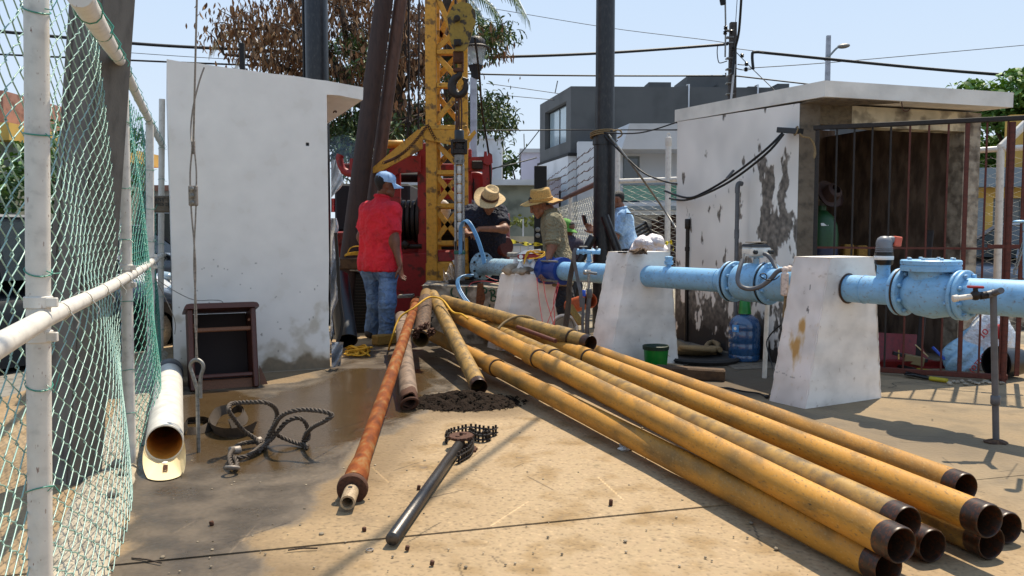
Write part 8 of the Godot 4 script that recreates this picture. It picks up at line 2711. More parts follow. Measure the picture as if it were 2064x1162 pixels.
	pl.call(w / 2, 0.428, -0.02, w - 0.072, 0.03, 0.03, "drawer_rail", M.cabinet_pale)
	pl.call(w / 2, 0.1, -0.02, w - 0.072, 0.028, 0.035, "drawer_rail", M.cabinet)
	pl.call(w / 2, 0.04, -0.05, w - 0.072, 0.075, 0.018, "plinth", M.cabinet_pale)
	b = MB.new()
	var tp := [Vector2(-0.02, 0.575), Vector2(-0.02, 0.59), Vector2(-0.008, 0.607), Vector2(0.02, 0.612), Vector2(w - 0.02, 0.612), Vector2(w + 0.008, 0.607), Vector2(w + 0.02, 0.59), Vector2(w + 0.02, 0.575)]
	b.prism(tp, Transform3D(fr_, bl_ + nn * -0.14), 0.36)
	part(t, "top", b, M.cabinet)
	b = MB.new(); b.box(bl_ + fr_ * Vector3(w - 0.045, 0.49, -0.03), Vector3(0.02, 0.02, 0.02), fr_, 0.004); b.box(bl_ + fr_ * Vector3(0.04, 0.46, -0.03), Vector3(0.02, 0.03, 0.02), fr_, 0.004)
	part(t, "runner", b, M.cabinet_pale)
	b = MB.new(); b.prism([Vector2(0, 0), Vector2(0.06, 0.0), Vector2(0.03, 0.09), Vector2(0.0, 0.16)], Transform3D(fr_, br + e * 0.02 - nn * 0.1), 0.008)
	solo("wood_splinter", "splintered bit of brown veneer beside the cabinet's right foot", "splinter", b, M.cabinet_pale)
	# small things on the slab
	for q in [[1262, 908, 0.035, "crumpled white rag on the concrete beside the casing pipes", "rag"]]:
		b = MB.new()
		b.ball(gp(q[0], q[1]) + Vector3(0, 0.012, 0), Vector3(0.04, 0.016, 0.025), Basis(Vector3.UP, 0.6), 8, 12, 0.4, 3.0)
		b.ball(gp(q[0] - 4, q[1] - 5) + Vector3(0, 0.02, 0), Vector3(0.022, 0.02, 0.015), Basis(), 8, 10, 0.4, 5.0)
		solo(q[4], q[3], q[4], b, M.bag)
	for q in [[734, 1072, "rusty nut nearest the wrench handle's end"], [820, 1110, "rusty nut in front of the wrench handle's end"], [427, 1060, "dark nut on the wet concrete at the lower left"], [870, 1140, "small upright rusty bolt at the bottom of the picture"], [1231, 1020, "rusty bolt standing on the slab joint beside the pipes"], [843, 988, "small stone left of the wrench handle"]]:
		b = MB.new()
		b.cyl(gp(q[0], q[1]), gp(q[0], q[1]) + Vector3(rn(-0.004, 0.004), rn(0.012, 0.03), 0), 0.0085, 6, 0.002)
		solo("nut", q[2], "nut", b, M.rusty, gp(q[0], q[1]), "loose nuts and bolts on the slab")
	b = MB.new(); b.tube(roundish(gp(745, 1110) + Vector3(0, 0.002, 0), Vector3(0.012, 0, 0), Vector3(0, 0, 0.012), 14), 0.003, 5, false, true)
	solo("washer", "pale flat washer lying in front of the slab joint", "washer", b, M.cable)
	for q in [[[265, 1128], [325, 1138], "dark twig on the wet concrete at the lower left edge"], [[580, 1112], [640, 1108], "thin dark strip along the slab joint left of the wrench"]]:
		b = MB.new(); b.tube([gp(q[0][0], q[0][1]) + Vector3(0, 0.004, 0), gp((q[0][0] + q[1][0]) / 2, (q[0][1] + q[1][1]) / 2 - 1) + Vector3(0, 0.006, 0), gp(q[1][0], q[1][1]) + Vector3(0, 0.004, 0)], 0.003, 5)
		solo("twig", q[2], "twig", b, M.bark)

# ---------------------------------------------------------------- things by the right hut
func yard_clutter() -> void:
	var p := gp(1500, 728)
	p.y = 0.0
	var t := thing("water_jug", "big blue water jug with green cup upside down on its neck", "water jug", p)
	var o := Transform3D(Basis(), p)
	var b := MB.new()
	b.lathe([Vector2(0, 0.004), Vector2(0.11, 0.0), Vector2(0.128, 0.012), Vector2(0.133, 0.05), Vector2(0.128, 0.06), Vector2(0.133, 0.07), Vector2(0.133, 0.15), Vector2(0.129, 0.16), Vector2(0.133, 0.17), Vector2(0.133, 0.26), Vector2(0.129, 0.27), Vector2(0.133, 0.28), Vector2(0.13, 0.32), Vector2(0.11, 0.365), Vector2(0.07, 0.395), Vector2(0.032, 0.405), Vector2(0.03, 0.43), Vector2(0, 0.43)], o, 32)
	part(t, "body", b, mt("2c5580", 0.12, 0.0, {"spec": 0.8, "alpha": 0.72}))
	b = MB.new(); b.lathe([Vector2(0, 0.01), Vector2(0.12, 0.01), Vector2(0.125, 0.05), Vector2(0.125, 0.3), Vector2(0, 0.3)], o, 24)
	part(t, "water", b, mt("182c40", 0.2))
	b = MB.new(); b.lathe([Vector2(0.05, 0.41), Vector2(0.054, 0.41), Vector2(0.053, 0.425), Vector2(0.04, 0.54), Vector2(0.036, 0.545), Vector2(0, 0.545)], o, 20)
	part(t, "green_cup", b, M.green_plastic)
	b = MB.new(); b.sheet(func(u, v): return o * (Vector3(cos(lerpf(2.2, 2.7, u)), 0, sin(lerpf(2.2, 2.7, u))) * 0.1345 + Vector3(0, lerpf(0.26, 0.32, v), 0)), 8, 2)
	part(t, "label", b, mt("3f86c4", 0.4))
	b = MB.new(); b.cyl(o * (Vector3(cos(2.45), 0, sin(2.45)) * 0.134 + Vector3(0, 0.29, 0)), o * (Vector3(cos(2.45), 0, sin(2.45)) * 0.1365 + Vector3(0, 0.29, 0)), 0.014, 10)
	part(t, "emblem", b, M.white_paint)
	p = gp(1322, 747)
	t = thing("green_bucket", "green plastic bucket with dark bag folded over its rim by the middle pier", "bucket", p)
	o = Transform3D(Basis(), p)
	b = MB.new(); b.lathe([Vector2(0, 0.0), Vector2(0.082, 0.0), Vector2(0.086, 0.01), Vector2(0.1, 0.19), Vector2(0.094, 0.19), Vector2(0.08, 0.01), Vector2(0, 0.01)], o, 28)
	part(t, "body", b, M.green_plastic)
	b = MB.new(); b.lathe([Vector2(0.1005, 0.168), Vector2(0.104, 0.17), Vector2(0.106, 0.198), Vector2(0.098, 0.203), Vector2(0.09, 0.19), Vector2(0.07, 0.15)], o, 36, 0, TAU, 0.025, 4)
	part(t, "bag_rim", b, M.green_dark)
	b = MB.new(); b.tube(curve(roundish(p + Vector3(0.02, 0.14, 0.0), Vector3(0.1, -0.03, 0), Vector3(0, 0.0, 0.1), 12, PI, TAU), 3), 0.003, 5)
	part(t, "handle", b, M.galv)
	b = MB.new()
	b.tube(roundish(gp(1322, 748) + Vector3(0, 0.02, 0), Vector3(0.22, 0, 0), Vector3(0, 0, 0.15), 32), 0.022, 8, false, true)
	solo("hose_ring", "black hose ring lying flat round the foot of the green bucket", "hose", b, M.rubber)
	b = MB.new(); b.lathe([Vector2(0, 0.006), Vector2(0.1, 0.004), Vector2(0.11, 0.012), Vector2(0.118, 0.012)], Transform3D(Basis(), gp(1362, 735)), 20)
	solo("foil_plate", "flat pale metal lid on the ground right of the green bucket", "lid", b, M.silver)
	b = MB.new()
	for k in 5:
		b.tube(curve(roundish(gp(1392 + k * 5, 715 + k * 2) + Vector3(0, 0.03 + k * 0.014, 0), Vector3(0.25 - k * 0.02, 0.012 * sin(k), 0), Vector3(0, 0.01, 0.2 - k * 0.02), 14, 0.3 * k, TAU + 0.3 * k - 0.5), 3), 0.024, 8)
	b.tube(curve([gp(1440, 722) + Vector3(0, 0.05, 0), gp(1448, 712) + Vector3(0, 0.07, 0), gp(1436, 705) + Vector3(0, 0.07, 0), gp(1424, 712) + Vector3(0, 0.06, 0), gp(1436, 722) + Vector3(0, 0.05, 0)], 5), 0.024, 8)
	solo("hose_coil", "thick tan hose coiled on the ground between middle pier and water jug", "hose", b, M.rope_tan)
	b = MB.new(); b.lathe([Vector2(0, 0.02), Vector2(0.22, 0.02), Vector2(0.25, 0.03), Vector2(0.3, 0.045), Vector2(0.32, 0.03), Vector2(0.3, 0.0)], Transform3D(Basis(), gp(1415, 728)), 32)
	solo("shallow_pan", "wide shallow dark pan under the coiled tan hose", "pan", b, M.rubber)
	b = MB.new(); b.beam(gp(1325, 766) + Vector3(0, 0.05, -0.1), gp(1462, 768) + Vector3(0, 0.04, 0), 0.11, 0.09, 0.012)
	solo("wood_beam", "short dark weathered wood beam on the ground before the tan hose", "beam", b, M.timber)
	b = MB.new(); b.tube(curve([gp(1443, 783) + Vector3(0, 0.006, 0), gp(1470, 785) + Vector3(0, 0.006, 0), gp(1500, 791) + Vector3(0, 0.006, 0), gp(1530, 795) + Vector3(0, 0.006, 0), gp(1545, 803) + Vector3(0, 0.01, 0), gp(1556, 797) + Vector3(0, 0.02, 0), at(1562, 780, 5.65), at(1560, 750, 5.75), at(1550, 715, 5.9), at(1546, 690, 6.0), at(1556, 672, 6.0), at(1575, 655, 5.95)], 5), 0.005, 6)
	b.ball(gp(1546, 804) + Vector3(0, 0.012, 0), Vector3(0.016, 0.014, 0.014), Basis(), 5, 8)
	solo("power_cord", "black and white power cord trailing on the ground left of the nearest pier", "cord", b, M.black_wire)
	b = MB.new(); b.tube([at(1549, 570, 6.3), Vector3(at(1549, 570, 6.3).x, 0, -6.35)], 0.018, 10)
	solo("white_conduit", "thin white conduit standing under the blue meter left of the nearest pier", "conduit", b, M.pvc_white)
	# tools on the floor of the barred hut
	var k0 := gp(1840, 742)
	t = thing("tool_tray", "dark red open metal tool tray full of tools behind the bars", "tray", k0)
	b = MB.new()
	b.hull8([k0 + Vector3(-0.42, 0, 0.1), k0 + Vector3(0.34, 0, 0.02), k0 + Vector3(0.3, 0, -0.35), k0 + Vector3(-0.45, 0, -0.3)], [k0 + Vector3(-0.42, 0.02, 0.1), k0 + Vector3(0.34, 0.02, 0.02), k0 + Vector3(0.3, 0.02, -0.35), k0 + Vector3(-0.45, 0.02, -0.3)])
	b.hull8([k0 + Vector3(-0.45, 0.02, -0.3), k0 + Vector3(0.3, 0.02, -0.35), k0 + Vector3(0.3, 0.02, -0.36), k0 + Vector3(-0.45, 0.02, -0.31)], [k0 + Vector3(-0.45, 0.26, -0.4), k0 + Vector3(0.24, 0.22, -0.44), k0 + Vector3(0.24, 0.22, -0.45), k0 + Vector3(-0.45, 0.26, -0.41)])
	b.hull8([k0 + Vector3(-0.42, 0.02, 0.1), k0 + Vector3(0.34, 0.02, 0.02), k0 + Vector3(0.34, 0.02, 0.01), k0 + Vector3(-0.42, 0.02, 0.09)], [k0 + Vector3(-0.42, 0.07, 0.12), k0 + Vector3(0.36, 0.06, 0.04), k0 + Vector3(0.36, 0.06, 0.03), k0 + Vector3(-0.42, 0.07, 0.11)])
	part(t, "tray_body", b, M.red_box)
	for q in [["blue_file", "blue flat tool leaning in the red tray", 1880, 700, 1905, 725, 0.05, 0.02, "2a4fb0"], ["tan_pouch", "tan tool pouch lying in the red tray", 1822, 722, 1862, 730, 0.09, 0.07, "7a6844"], ["black_wrench", "black bar tool lying in the red tray", 1800, 712, 1870, 728, 0.03, 0.03, "131313"], ["brass_spanner", "small brass ring spanner in the red tray", 1812, 706, 1812, 726, 0.012, 0.012, "b58a3a"], ["wood_stick_tool", "thin pale stick across the red tray", 1845, 695, 1872, 720, 0.01, 0.01, "b9a070"]]:
		b = MB.new(); b.beam(at(q[2], q[3], -k0.z - 0.02), at(q[4], q[5], -k0.z - 0.06), q[6], q[7], 0.004)
		solo(q[0], q[1], "tool", b, mt(q[8], 0.5))
	for q in [[1785, 740, 1850, 752, "black long handled cutter lying just behind the gate's bottom rail"], [1835, 763, 1875, 769, "black handled cutter on the ground in front of the gate's bottom rail"]]:
		var c0 := gp(q[0], q[1]) + Vector3(0, 0.03, 0)
		var c1 := gp(q[2], q[3]) + Vector3(0, 0.02, 0)
		t = thing("bolt_cutter", q[4], "cutter", c0, "bolt cutters by the gate")
		b = MB.new(); b.tube([c0, c1], 0.014, 8); b.tube([c0 + Vector3(0, 0, -0.06), c1 + Vector3(0, 0.0, -0.05)], 0.014, 8); b.ball(c0, Vector3(0.05, 0.012, 0.04), Basis(), 6, 8)
		part(t, "jaw", b, M.black_plastic)
		b = MB.new(); b.tube([c1, c1 + (c1 - c0).normalized() * 0.13 + Vector3(0, 0.01, 0)], 0.017, 8)
		part(t, "grip", b, mt("a8981e", 0.45))
	b = MB.new()
	for k in 14: b.ball(gp(1915 + k * 8, 773 + rn(-4, 5)) + Vector3(0, 0.01, 0), Vector3(rn(0.012, 0.03), rn(0.008, 0.018), 0.02), Basis(Vector3.UP, k), 5, 7, 0.3, k)
	solo("gravel_strip", "crumbled stones under the gate's bottom rail at the right", "gravel", b, M.conc).set_meta("kind", "stuff")
	# white carrier bags and the black bucket
	t = thing("plastic_bags", "white printed plastic bag bulging between the gate bars and fence", "bag", gp(1985, 752))
	b = MB.new()
	var c := at(1992, 690, 6.75)
	b.sheet(func(u, v):
		var an: float = TAU * u
		var y: float = lerpf(0.0, 0.5, v)
		var rr: float = 0.2 * pow(sin(PI * clampf(v * 0.86 + 0.13, 0, 1)), 0.7) * (1.0 + 0.16 * sin(an * 4.0 + v * 5.0) + 0.07 * sin(an * 11.0 + v * 13.0))
		return Vector3(c.x + cos(an) * rr + 0.03 * v, y, c.z + sin(an) * rr * 0.6), 60, 30)
	part(t, "body", b, M.bag)
	for q in [["IO", 1985, 672, 0.05, 0.9], ["TIN", 2012, 694, 0.05, 0.2], ["(OTINI", 1972, 732, 0.04, 0.9]]:
		letters(t, "print", q[0], q[3], Transform3D(Basis(Vector3(0, 0, 1), q[4]) * Basis(), at(q[1], q[2], 6.52)), M.red_ink)
	b = MB.new()
	b.sheet(func(u, v):
		var an: float = TAU * u
		var rr: float = 0.17 * pow(sin(PI * clampf(v * 0.8 + 0.19, 0, 1)), 0.6) * (1.0 + 0.17 * sin(an * 5.0 + v * 6.0))
		var q := gp(1958, 752)
		return Vector3(q.x + cos(an) * rr + 0.1 * v, 0.3 * v * (1.0 - 0.2 * sin(an)), q.z - 0.15 + sin(an) * rr * 0.6), 50, 24)
	solo("pale_bag", "pale blue transparent plastic bag leaning left of the white printed bag", "bag", b, M.bag_blue)
	b = MB.new(); b.ball(at(2013, 668, 6.62), Vector3(0.035, 0.06, 0.03), Basis(Vector3(0, 0, 1), 0.4), 8, 10, 0.2, 1.0)
	solo("red_packet", "red packet showing in the mouth of the white printed bag", "packet", b, M.red_plastic)
	b = MB.new(); b.lathe([Vector2(0.1, 0.0), Vector2(0.125, 0.22), Vector2(0.13, 0.22), Vector2(0.13, 0.235), Vector2(0.115, 0.235), Vector2(0.09, 0.01), Vector2(0, 0.01)], MB.axis(gp(2042, 765) + Vector3(0.1, 0.12, -0.1), gp(2010, 765) + Vector3(-0.05, 0.12, 0.0)), 28)
	solo("black_bucket", "black plastic bucket lying on its side before the white printed bag", "bucket", b, M.black_plastic)

# ---------------------------------------------------------------- the people
func head(b: MB, c: Vector3, f: Vector3, up: Vector3, neck: Vector3) -> void:
	var s := f.cross(up).normalized()
	up = s.cross(f).normalized()
	var q := func(x: float, y: float, z: float) -> Vector3: return c + s * x + up * y + f * z
	var bones := [
		[q.call(0, 0.035, -0.03), q.call(0, 0.035, 0.02), 0.08, 0.074], [q.call(0, -0.01, 0.0), q.call(0, -0.055, 0.045), 0.066, 0.046],
		[q.call(-0.03, -0.07, 0.02), q.call(0, -0.088, 0.072), 0.026, 0.021], [q.call(0.03, -0.07, 0.02), q.call(0, -0.088, 0.072), 0.026, 0.021],
		[q.call(-0.035, 0.028, 0.068), q.call(0.035, 0.028, 0.068), 0.018, 0.018], [q.call(-0.035, -0.02, 0.058), q.call(0.035, -0.02, 0.058), 0.024, 0.024],
		[q.call(0, 0.022, 0.086), q.call(0, -0.02, 0.106), 0.009, 0.013], [q.call(-0.012, -0.025, 0.094), q.call(0.012, -0.025, 0.094), 0.009, 0.009],
		[q.call(-0.017, -0.052, 0.086), q.call(0.017, -0.052, 0.086), 0.0085, 0.0085], [q.call(-0.014, -0.064, 0.083), q.call(0.014, -0.064, 0.083), 0.0085, 0.0085]]
	for k in [-1.0, 1.0]:
		bones.append([q.call(0.077 * k, 0.018, -0.006), q.call(0.074 * k, -0.026, 0.002), 0.014, 0.009])
	b.blob(bones, 0.0065, 0.014)
	b.blob([[c - up * 0.04 - f * 0.02, neck, 0.052, 0.06]], 0.012, 0.02)

func hand(b: MB, wr: Vector3, dir: Vector3, palm: Vector3, curl: float, side: float) -> void:
	dir = dir.normalized()
	var ac := dir.cross(palm).normalized() * side
	palm = ac.cross(dir).normalized() * side
	var bones := []
	var ln := [0.07, 0.08, 0.076, 0.06]
	for k in 4:
		var kn: Vector3 = wr + dir * (0.088 - 0.006 * absf(k - 1.0)) + ac * (0.033 - k * 0.0215)
		bones.append([wr + dir * 0.012 + ac * (0.014 - k * 0.01), kn, 0.016, 0.0125])
		var d := dir
		var p := kn
		for j in 3:
			d = d.rotated(ac * side, -curl * (0.6 + 0.25 * j) * (1.0 + 0.08 * k)).normalized()
			var e: Vector3 = p + d * ln[k] * [0.46, 0.3, 0.24][j]
			bones.append([p, e, 0.0095 - j * 0.001, 0.0088 - j * 0.001])
			p = e
	var t0 := wr + dir * 0.03 + ac * 0.026
	var t1 := t0 + dir * 0.03 + ac * 0.028 + palm * 0.012
	var t2 := t1 + dir * 0.03 + ac * 0.006 + palm * 0.014
	bones.append([t0, t1, 0.016, 0.0125])
	bones.append([t1, t2, 0.0115, 0.009])
	bones.append([t2, t2 + dir * 0.022 + palm * 0.01 - ac * 0.004, 0.009, 0.0075])
	b.blob(bones, 0.0055, 0.008)

func figure(label: String, j: Dictionary, o: Dictionary) -> Node3D:
	var feet: Vector3 = (j.ankA + j.ankB) / 2.0
	feet.y = 0.0
	var t := thing("person", label, "person", feet)
	var up := Vector3.UP
	var f: Vector3 = o.fwd
	var b := MB.new()
	var w: float = o.get("fat", 1.0)
	var mid: Vector3 = (j.shA + j.shB) / 2.0
	var pel: Vector3 = (j.hipA + j.hipB) / 2.0
	var trunk := func(g: float) -> Array:
		return [[j.shA.lerp(j.shB, 0.2) - up * 0.05, j.hipA + up * 0.1, 0.095 * w + g, 0.1 * w + g], [j.shB.lerp(j.shA, 0.2) - up * 0.05, j.hipB + up * 0.1, 0.095 * w + g, 0.1 * w + g],
			[mid - up * 0.08, pel + up * 0.1, 0.11 * w + g, 0.115 * w + g], [j.shA, j.shB, 0.06 + g, 0.06 + g], [j.neck - up * 0.02, mid - up * 0.06, 0.062 + g, 0.1 + g]]
	var bones: Array = trunk.call(0.0)
	bones.append([j.hipA, j.hipB, 0.085, 0.085])
	for k in ["A", "B"]:
		bones.append([j["sh" + k], j["el" + k], 0.052, 0.042])
		bones.append([j["el" + k], j["wr" + k], 0.042, 0.028])
		bones.append([j["hip" + k], j["knee" + k], 0.072, 0.055])
		bones.append([j["knee" + k], j["ank" + k], 0.056, 0.038])
	b.blob(bones, 0.016, 0.05)
	head(b, j.head, o.look, o.get("hup", up), j.neck)
	for k in ["A", "B"]:
		var d: Vector3 = j.get("hand" + k, j["wr" + k] * 2.0 - j["el" + k]) - j["wr" + k]
		hand(b, j["wr" + k], d, o.get("palm" + k, Vector3(0, -0.3, -1)), o.get("curl", 0.35), 1.0 if k == "A" else -1.0)
	part(t, "body", b, o.skin)
	var s: Vector3 = o.look.cross(up).normalized()
	var hu: Vector3 = s.cross(o.look).normalized()
	b = MB.new()
	for k in [-1.0, 1.0]: b.ball(j.head + s * 0.031 * k + hu * 0.012 + o.look * 0.078, Vector3.ONE * 0.0115, Basis(), 6, 8)
	part(t, "eyes", b, M.hair)
	b = MB.new()
	var hc: Vector3 = j.head
	b.blob([[hc + hu * 0.042 - o.look * 0.035, hc + hu * 0.05 + o.look * 0.02, 0.082, 0.072], [hc - o.look * 0.04, hc - o.look * 0.036 - hu * 0.035, 0.056, 0.044]], 0.008, 0.02, [[hc + o.look * 0.052 + hu * 0.06, (o.look - hu * 0.75).normalized()]])
	part(t, "hair", b, M.hair)
	# shirt
	b = MB.new()
	bones = trunk.call(0.017)
	bones.append([pel + up * 0.12, pel - up * 0.12, 0.12 * w + 0.024, 0.13 * w + 0.036])
	bones.append([j.hipA + up * 0.1, j.hipA - up * 0.1, 0.1 * w + 0.022, 0.1 * w + 0.034])
	bones.append([j.hipB + up * 0.1, j.hipB - up * 0.1, 0.1 * w + 0.022, 0.1 * w + 0.034])
	for k in ["A", "B"]:
		var sl: float = o.get("sleeve", 0.72)
		bones.append([j["sh" + k], j["sh" + k].lerp(j["el" + k], minf(sl, 1.0)), 0.068, 0.072 if sl < 1.0 else 0.062, sl <= 1.0])
	b.blob(bones, 0.0125, 0.045, [[Vector3(0, o.hem, 0), Vector3.DOWN + f * 0.0], [j.neck + up * 0.015 + f * 0.0, (up + f * 0.25).normalized()]])
	b.ruffle(0.006, noise(0.055, 2, int(feet.x * 100)))
	var sh := part(t, "shirt", b, o.shirt)
	b = MB.new()
	var cx := s * 0.068
	b.tube(roundish(j.neck + up * 0.0, f.cross(up).normalized() * 0.07, f * 0.07 - up * 0.015, 18), [0.016, 0.016, 0.016, 0.016, 0.016, 0.016, 0.016, 0.016, 0.016, 0.016, 0.016, 0.016, 0.016, 0.016, 0.016, 0.016, 0.016, 0.016], 7, false, true)
	for k in ["A", "B"]:
		var sl: float = minf(o.get("sleeve", 0.72), 1.0)
		var e: Vector3 = j["sh" + k].lerp(j["el" + k], sl)
		var d: Vector3 = (j["el" + k] - j["sh" + k]).normalized()
		var x := d.cross(Vector3(0.3, 0.1, 1)).normalized()
		b.tube(roundish(e - d * 0.012, x * 0.07, d.cross(x) * 0.07, 18), 0.009, 6, false, true)
		if o.has("rolled"): b.tube(roundish(e - d * 0.04, x * 0.07, d.cross(x) * 0.07, 18), 0.014, 6, false, true)
	part(sh, "collar_and_cuffs", b, o.shirt)
	# trousers and shoes
	b = MB.new()
	bones = [[j.hipA + up * 0.03, j.hipB + up * 0.03, 0.112 * w, 0.112 * w]]
	for k in ["A", "B"]:
		bones.append([j["hip" + k], j["knee" + k], 0.096, 0.08])
		bones.append([j["knee" + k], j["ank" + k] - up * 0.03, 0.08, 0.07, true])
	b.blob(bones, 0.0145, 0.04, [[Vector3(0, o.hem + 0.07, 0), up]])
	b.ruffle(0.008, noise(0.06, 2, int(feet.x * 100) + 3))
	part(t, "trousers", b, o.legs)
	for k in ["A", "B"]:
		b = MB.new()
		var d: Vector3 = o.get("toe" + k, f)
		var a: Vector3 = j["ank" + k]
		a.y = 0.0
		b.blob([[a + up * 0.055 - d * 0.05, a + up * 0.045 + d * 0.06, 0.048, 0.045], [a + up * 0.045 + d * 0.05, a + up * 0.032 + d * 0.16, 0.045, 0.034]], 0.01, 0.02, [[Vector3(0, 0.004, 0), Vector3.DOWN]])
		part(t, "shoe", b, M.shoe)
	return t

func hat(called: String, label: String, c: Vector3, n: Vector3, fw: Vector3, cr: float, ch: float, br: float, curl: float, m: Material, band: Material, wave := 0.0) -> void:
	n = n.normalized()
	var x := n.cross(fw).normalized()
	var z := x.cross(n)
	var prof := [Vector2(0.0, 0.82), Vector2(0.4, 0.86), Vector2(0.72, 1.0), Vector2(0.88, 0.93), Vector2(0.97, 0.6), Vector2(1.03, 0.2), Vector2(1.08, 0.02)]
	var t := thing(called, label, "hat", c)
	var b := MB.new()
	for lay in [0.0, -0.004]:
		b.sheet(func(u, v):
			var an: float = TAU * u
			var r: float
			var h: float
			if v < 0.5:
				var k: float = v * 2.0 * 5.999
				var q: Vector2 = prof[int(k)].lerp(prof[int(k) + 1], k - int(k))
				r = q.x * cr
				h = q.y * ch
				r *= 1.0 + 0.06 * cos(2.0 * an)
				if v < 0.3: h -= ch * 0.16 * (1.0 - absf(cos(an))) * clampf(1.0 - absf(v - 0.14) * 6.0, 0.0, 1.0)
			else:
				var k: float = (v - 0.5) * 2.0
				r = lerpf(1.08 * cr, br, k)
				h = curl * pow(absf(sin(an)), 2.0) * k * k - 0.02 * k + wave * k * sin(an * 5.0 + 1.0) + wave * 0.6 * k * sin(an * 9.0)
				r *= 1.0 + 0.08 * cos(2.0 * an)
			return c + x * sin(an) * r + z * cos(an) * r + n * (h + lay), 48, 28)
	part(t, "crown_and_brim", b, m)
	b = MB.new()
	for k in 2: b.tube(roundish(c + n * (0.012 + k * 0.014), x * cr * 1.0, z * cr * 1.14, 30), 0.008, 6, false, true)
	part(t, "hat_band", b, band)

func cap(called: String, label: String, c: Vector3, up: Vector3, fw: Vector3, m: Material) -> void:
	var t := thing(called, label, "cap", c)
	var s := fw.cross(up).normalized()
	var bs := Basis(s, up, -fw)
	var b := MB.new()
	var xf := Transform3D(bs * Basis.from_scale(Vector3(0.94, 1, 1.1)), c)
	b.lathe([Vector2(0.094, -0.01), Vector2(0.096, 0.0), Vector2(0.094, 0.03), Vector2(0.083, 0.065), Vector2(0.058, 0.088), Vector2(0.025, 0.098), Vector2(0.0, 0.1)], xf, 24)
	for k in 6:
		var an := TAU * k / 6.0
		b.tube(curve([xf * Vector3(cos(an) * 0.096, 0.0, sin(an) * 0.096), xf * Vector3(cos(an) * 0.084, 0.066, sin(an) * 0.084), xf * Vector3(0, 0.1, 0)], 5), 0.0022, 4)
	part(t, "crown", b, m)
	b = MB.new()
	for lay in [0.0, 0.005]:
		b.sheet(func(u, v):
			var an := lerpf(-1.15, 1.15, u)
			var r: float = lerpf(0.094, 0.185 - 0.04 * an * an, v)
			return c + s * sin(an) * minf(r, 0.12) * 0.9 + fw * cos(an) * r * (1.05 if v > 0.0 else 1.1) + up * (lay - 0.012 - 0.03 * v - 0.02 * an * an * v), 16, 6)
	part(t, "visor", b, m)
	b = MB.new()
	b.ball(c + up * 0.101, Vector3(0.01, 0.006, 0.01), Basis(), 5, 8)
	part(t, "button", b, m)

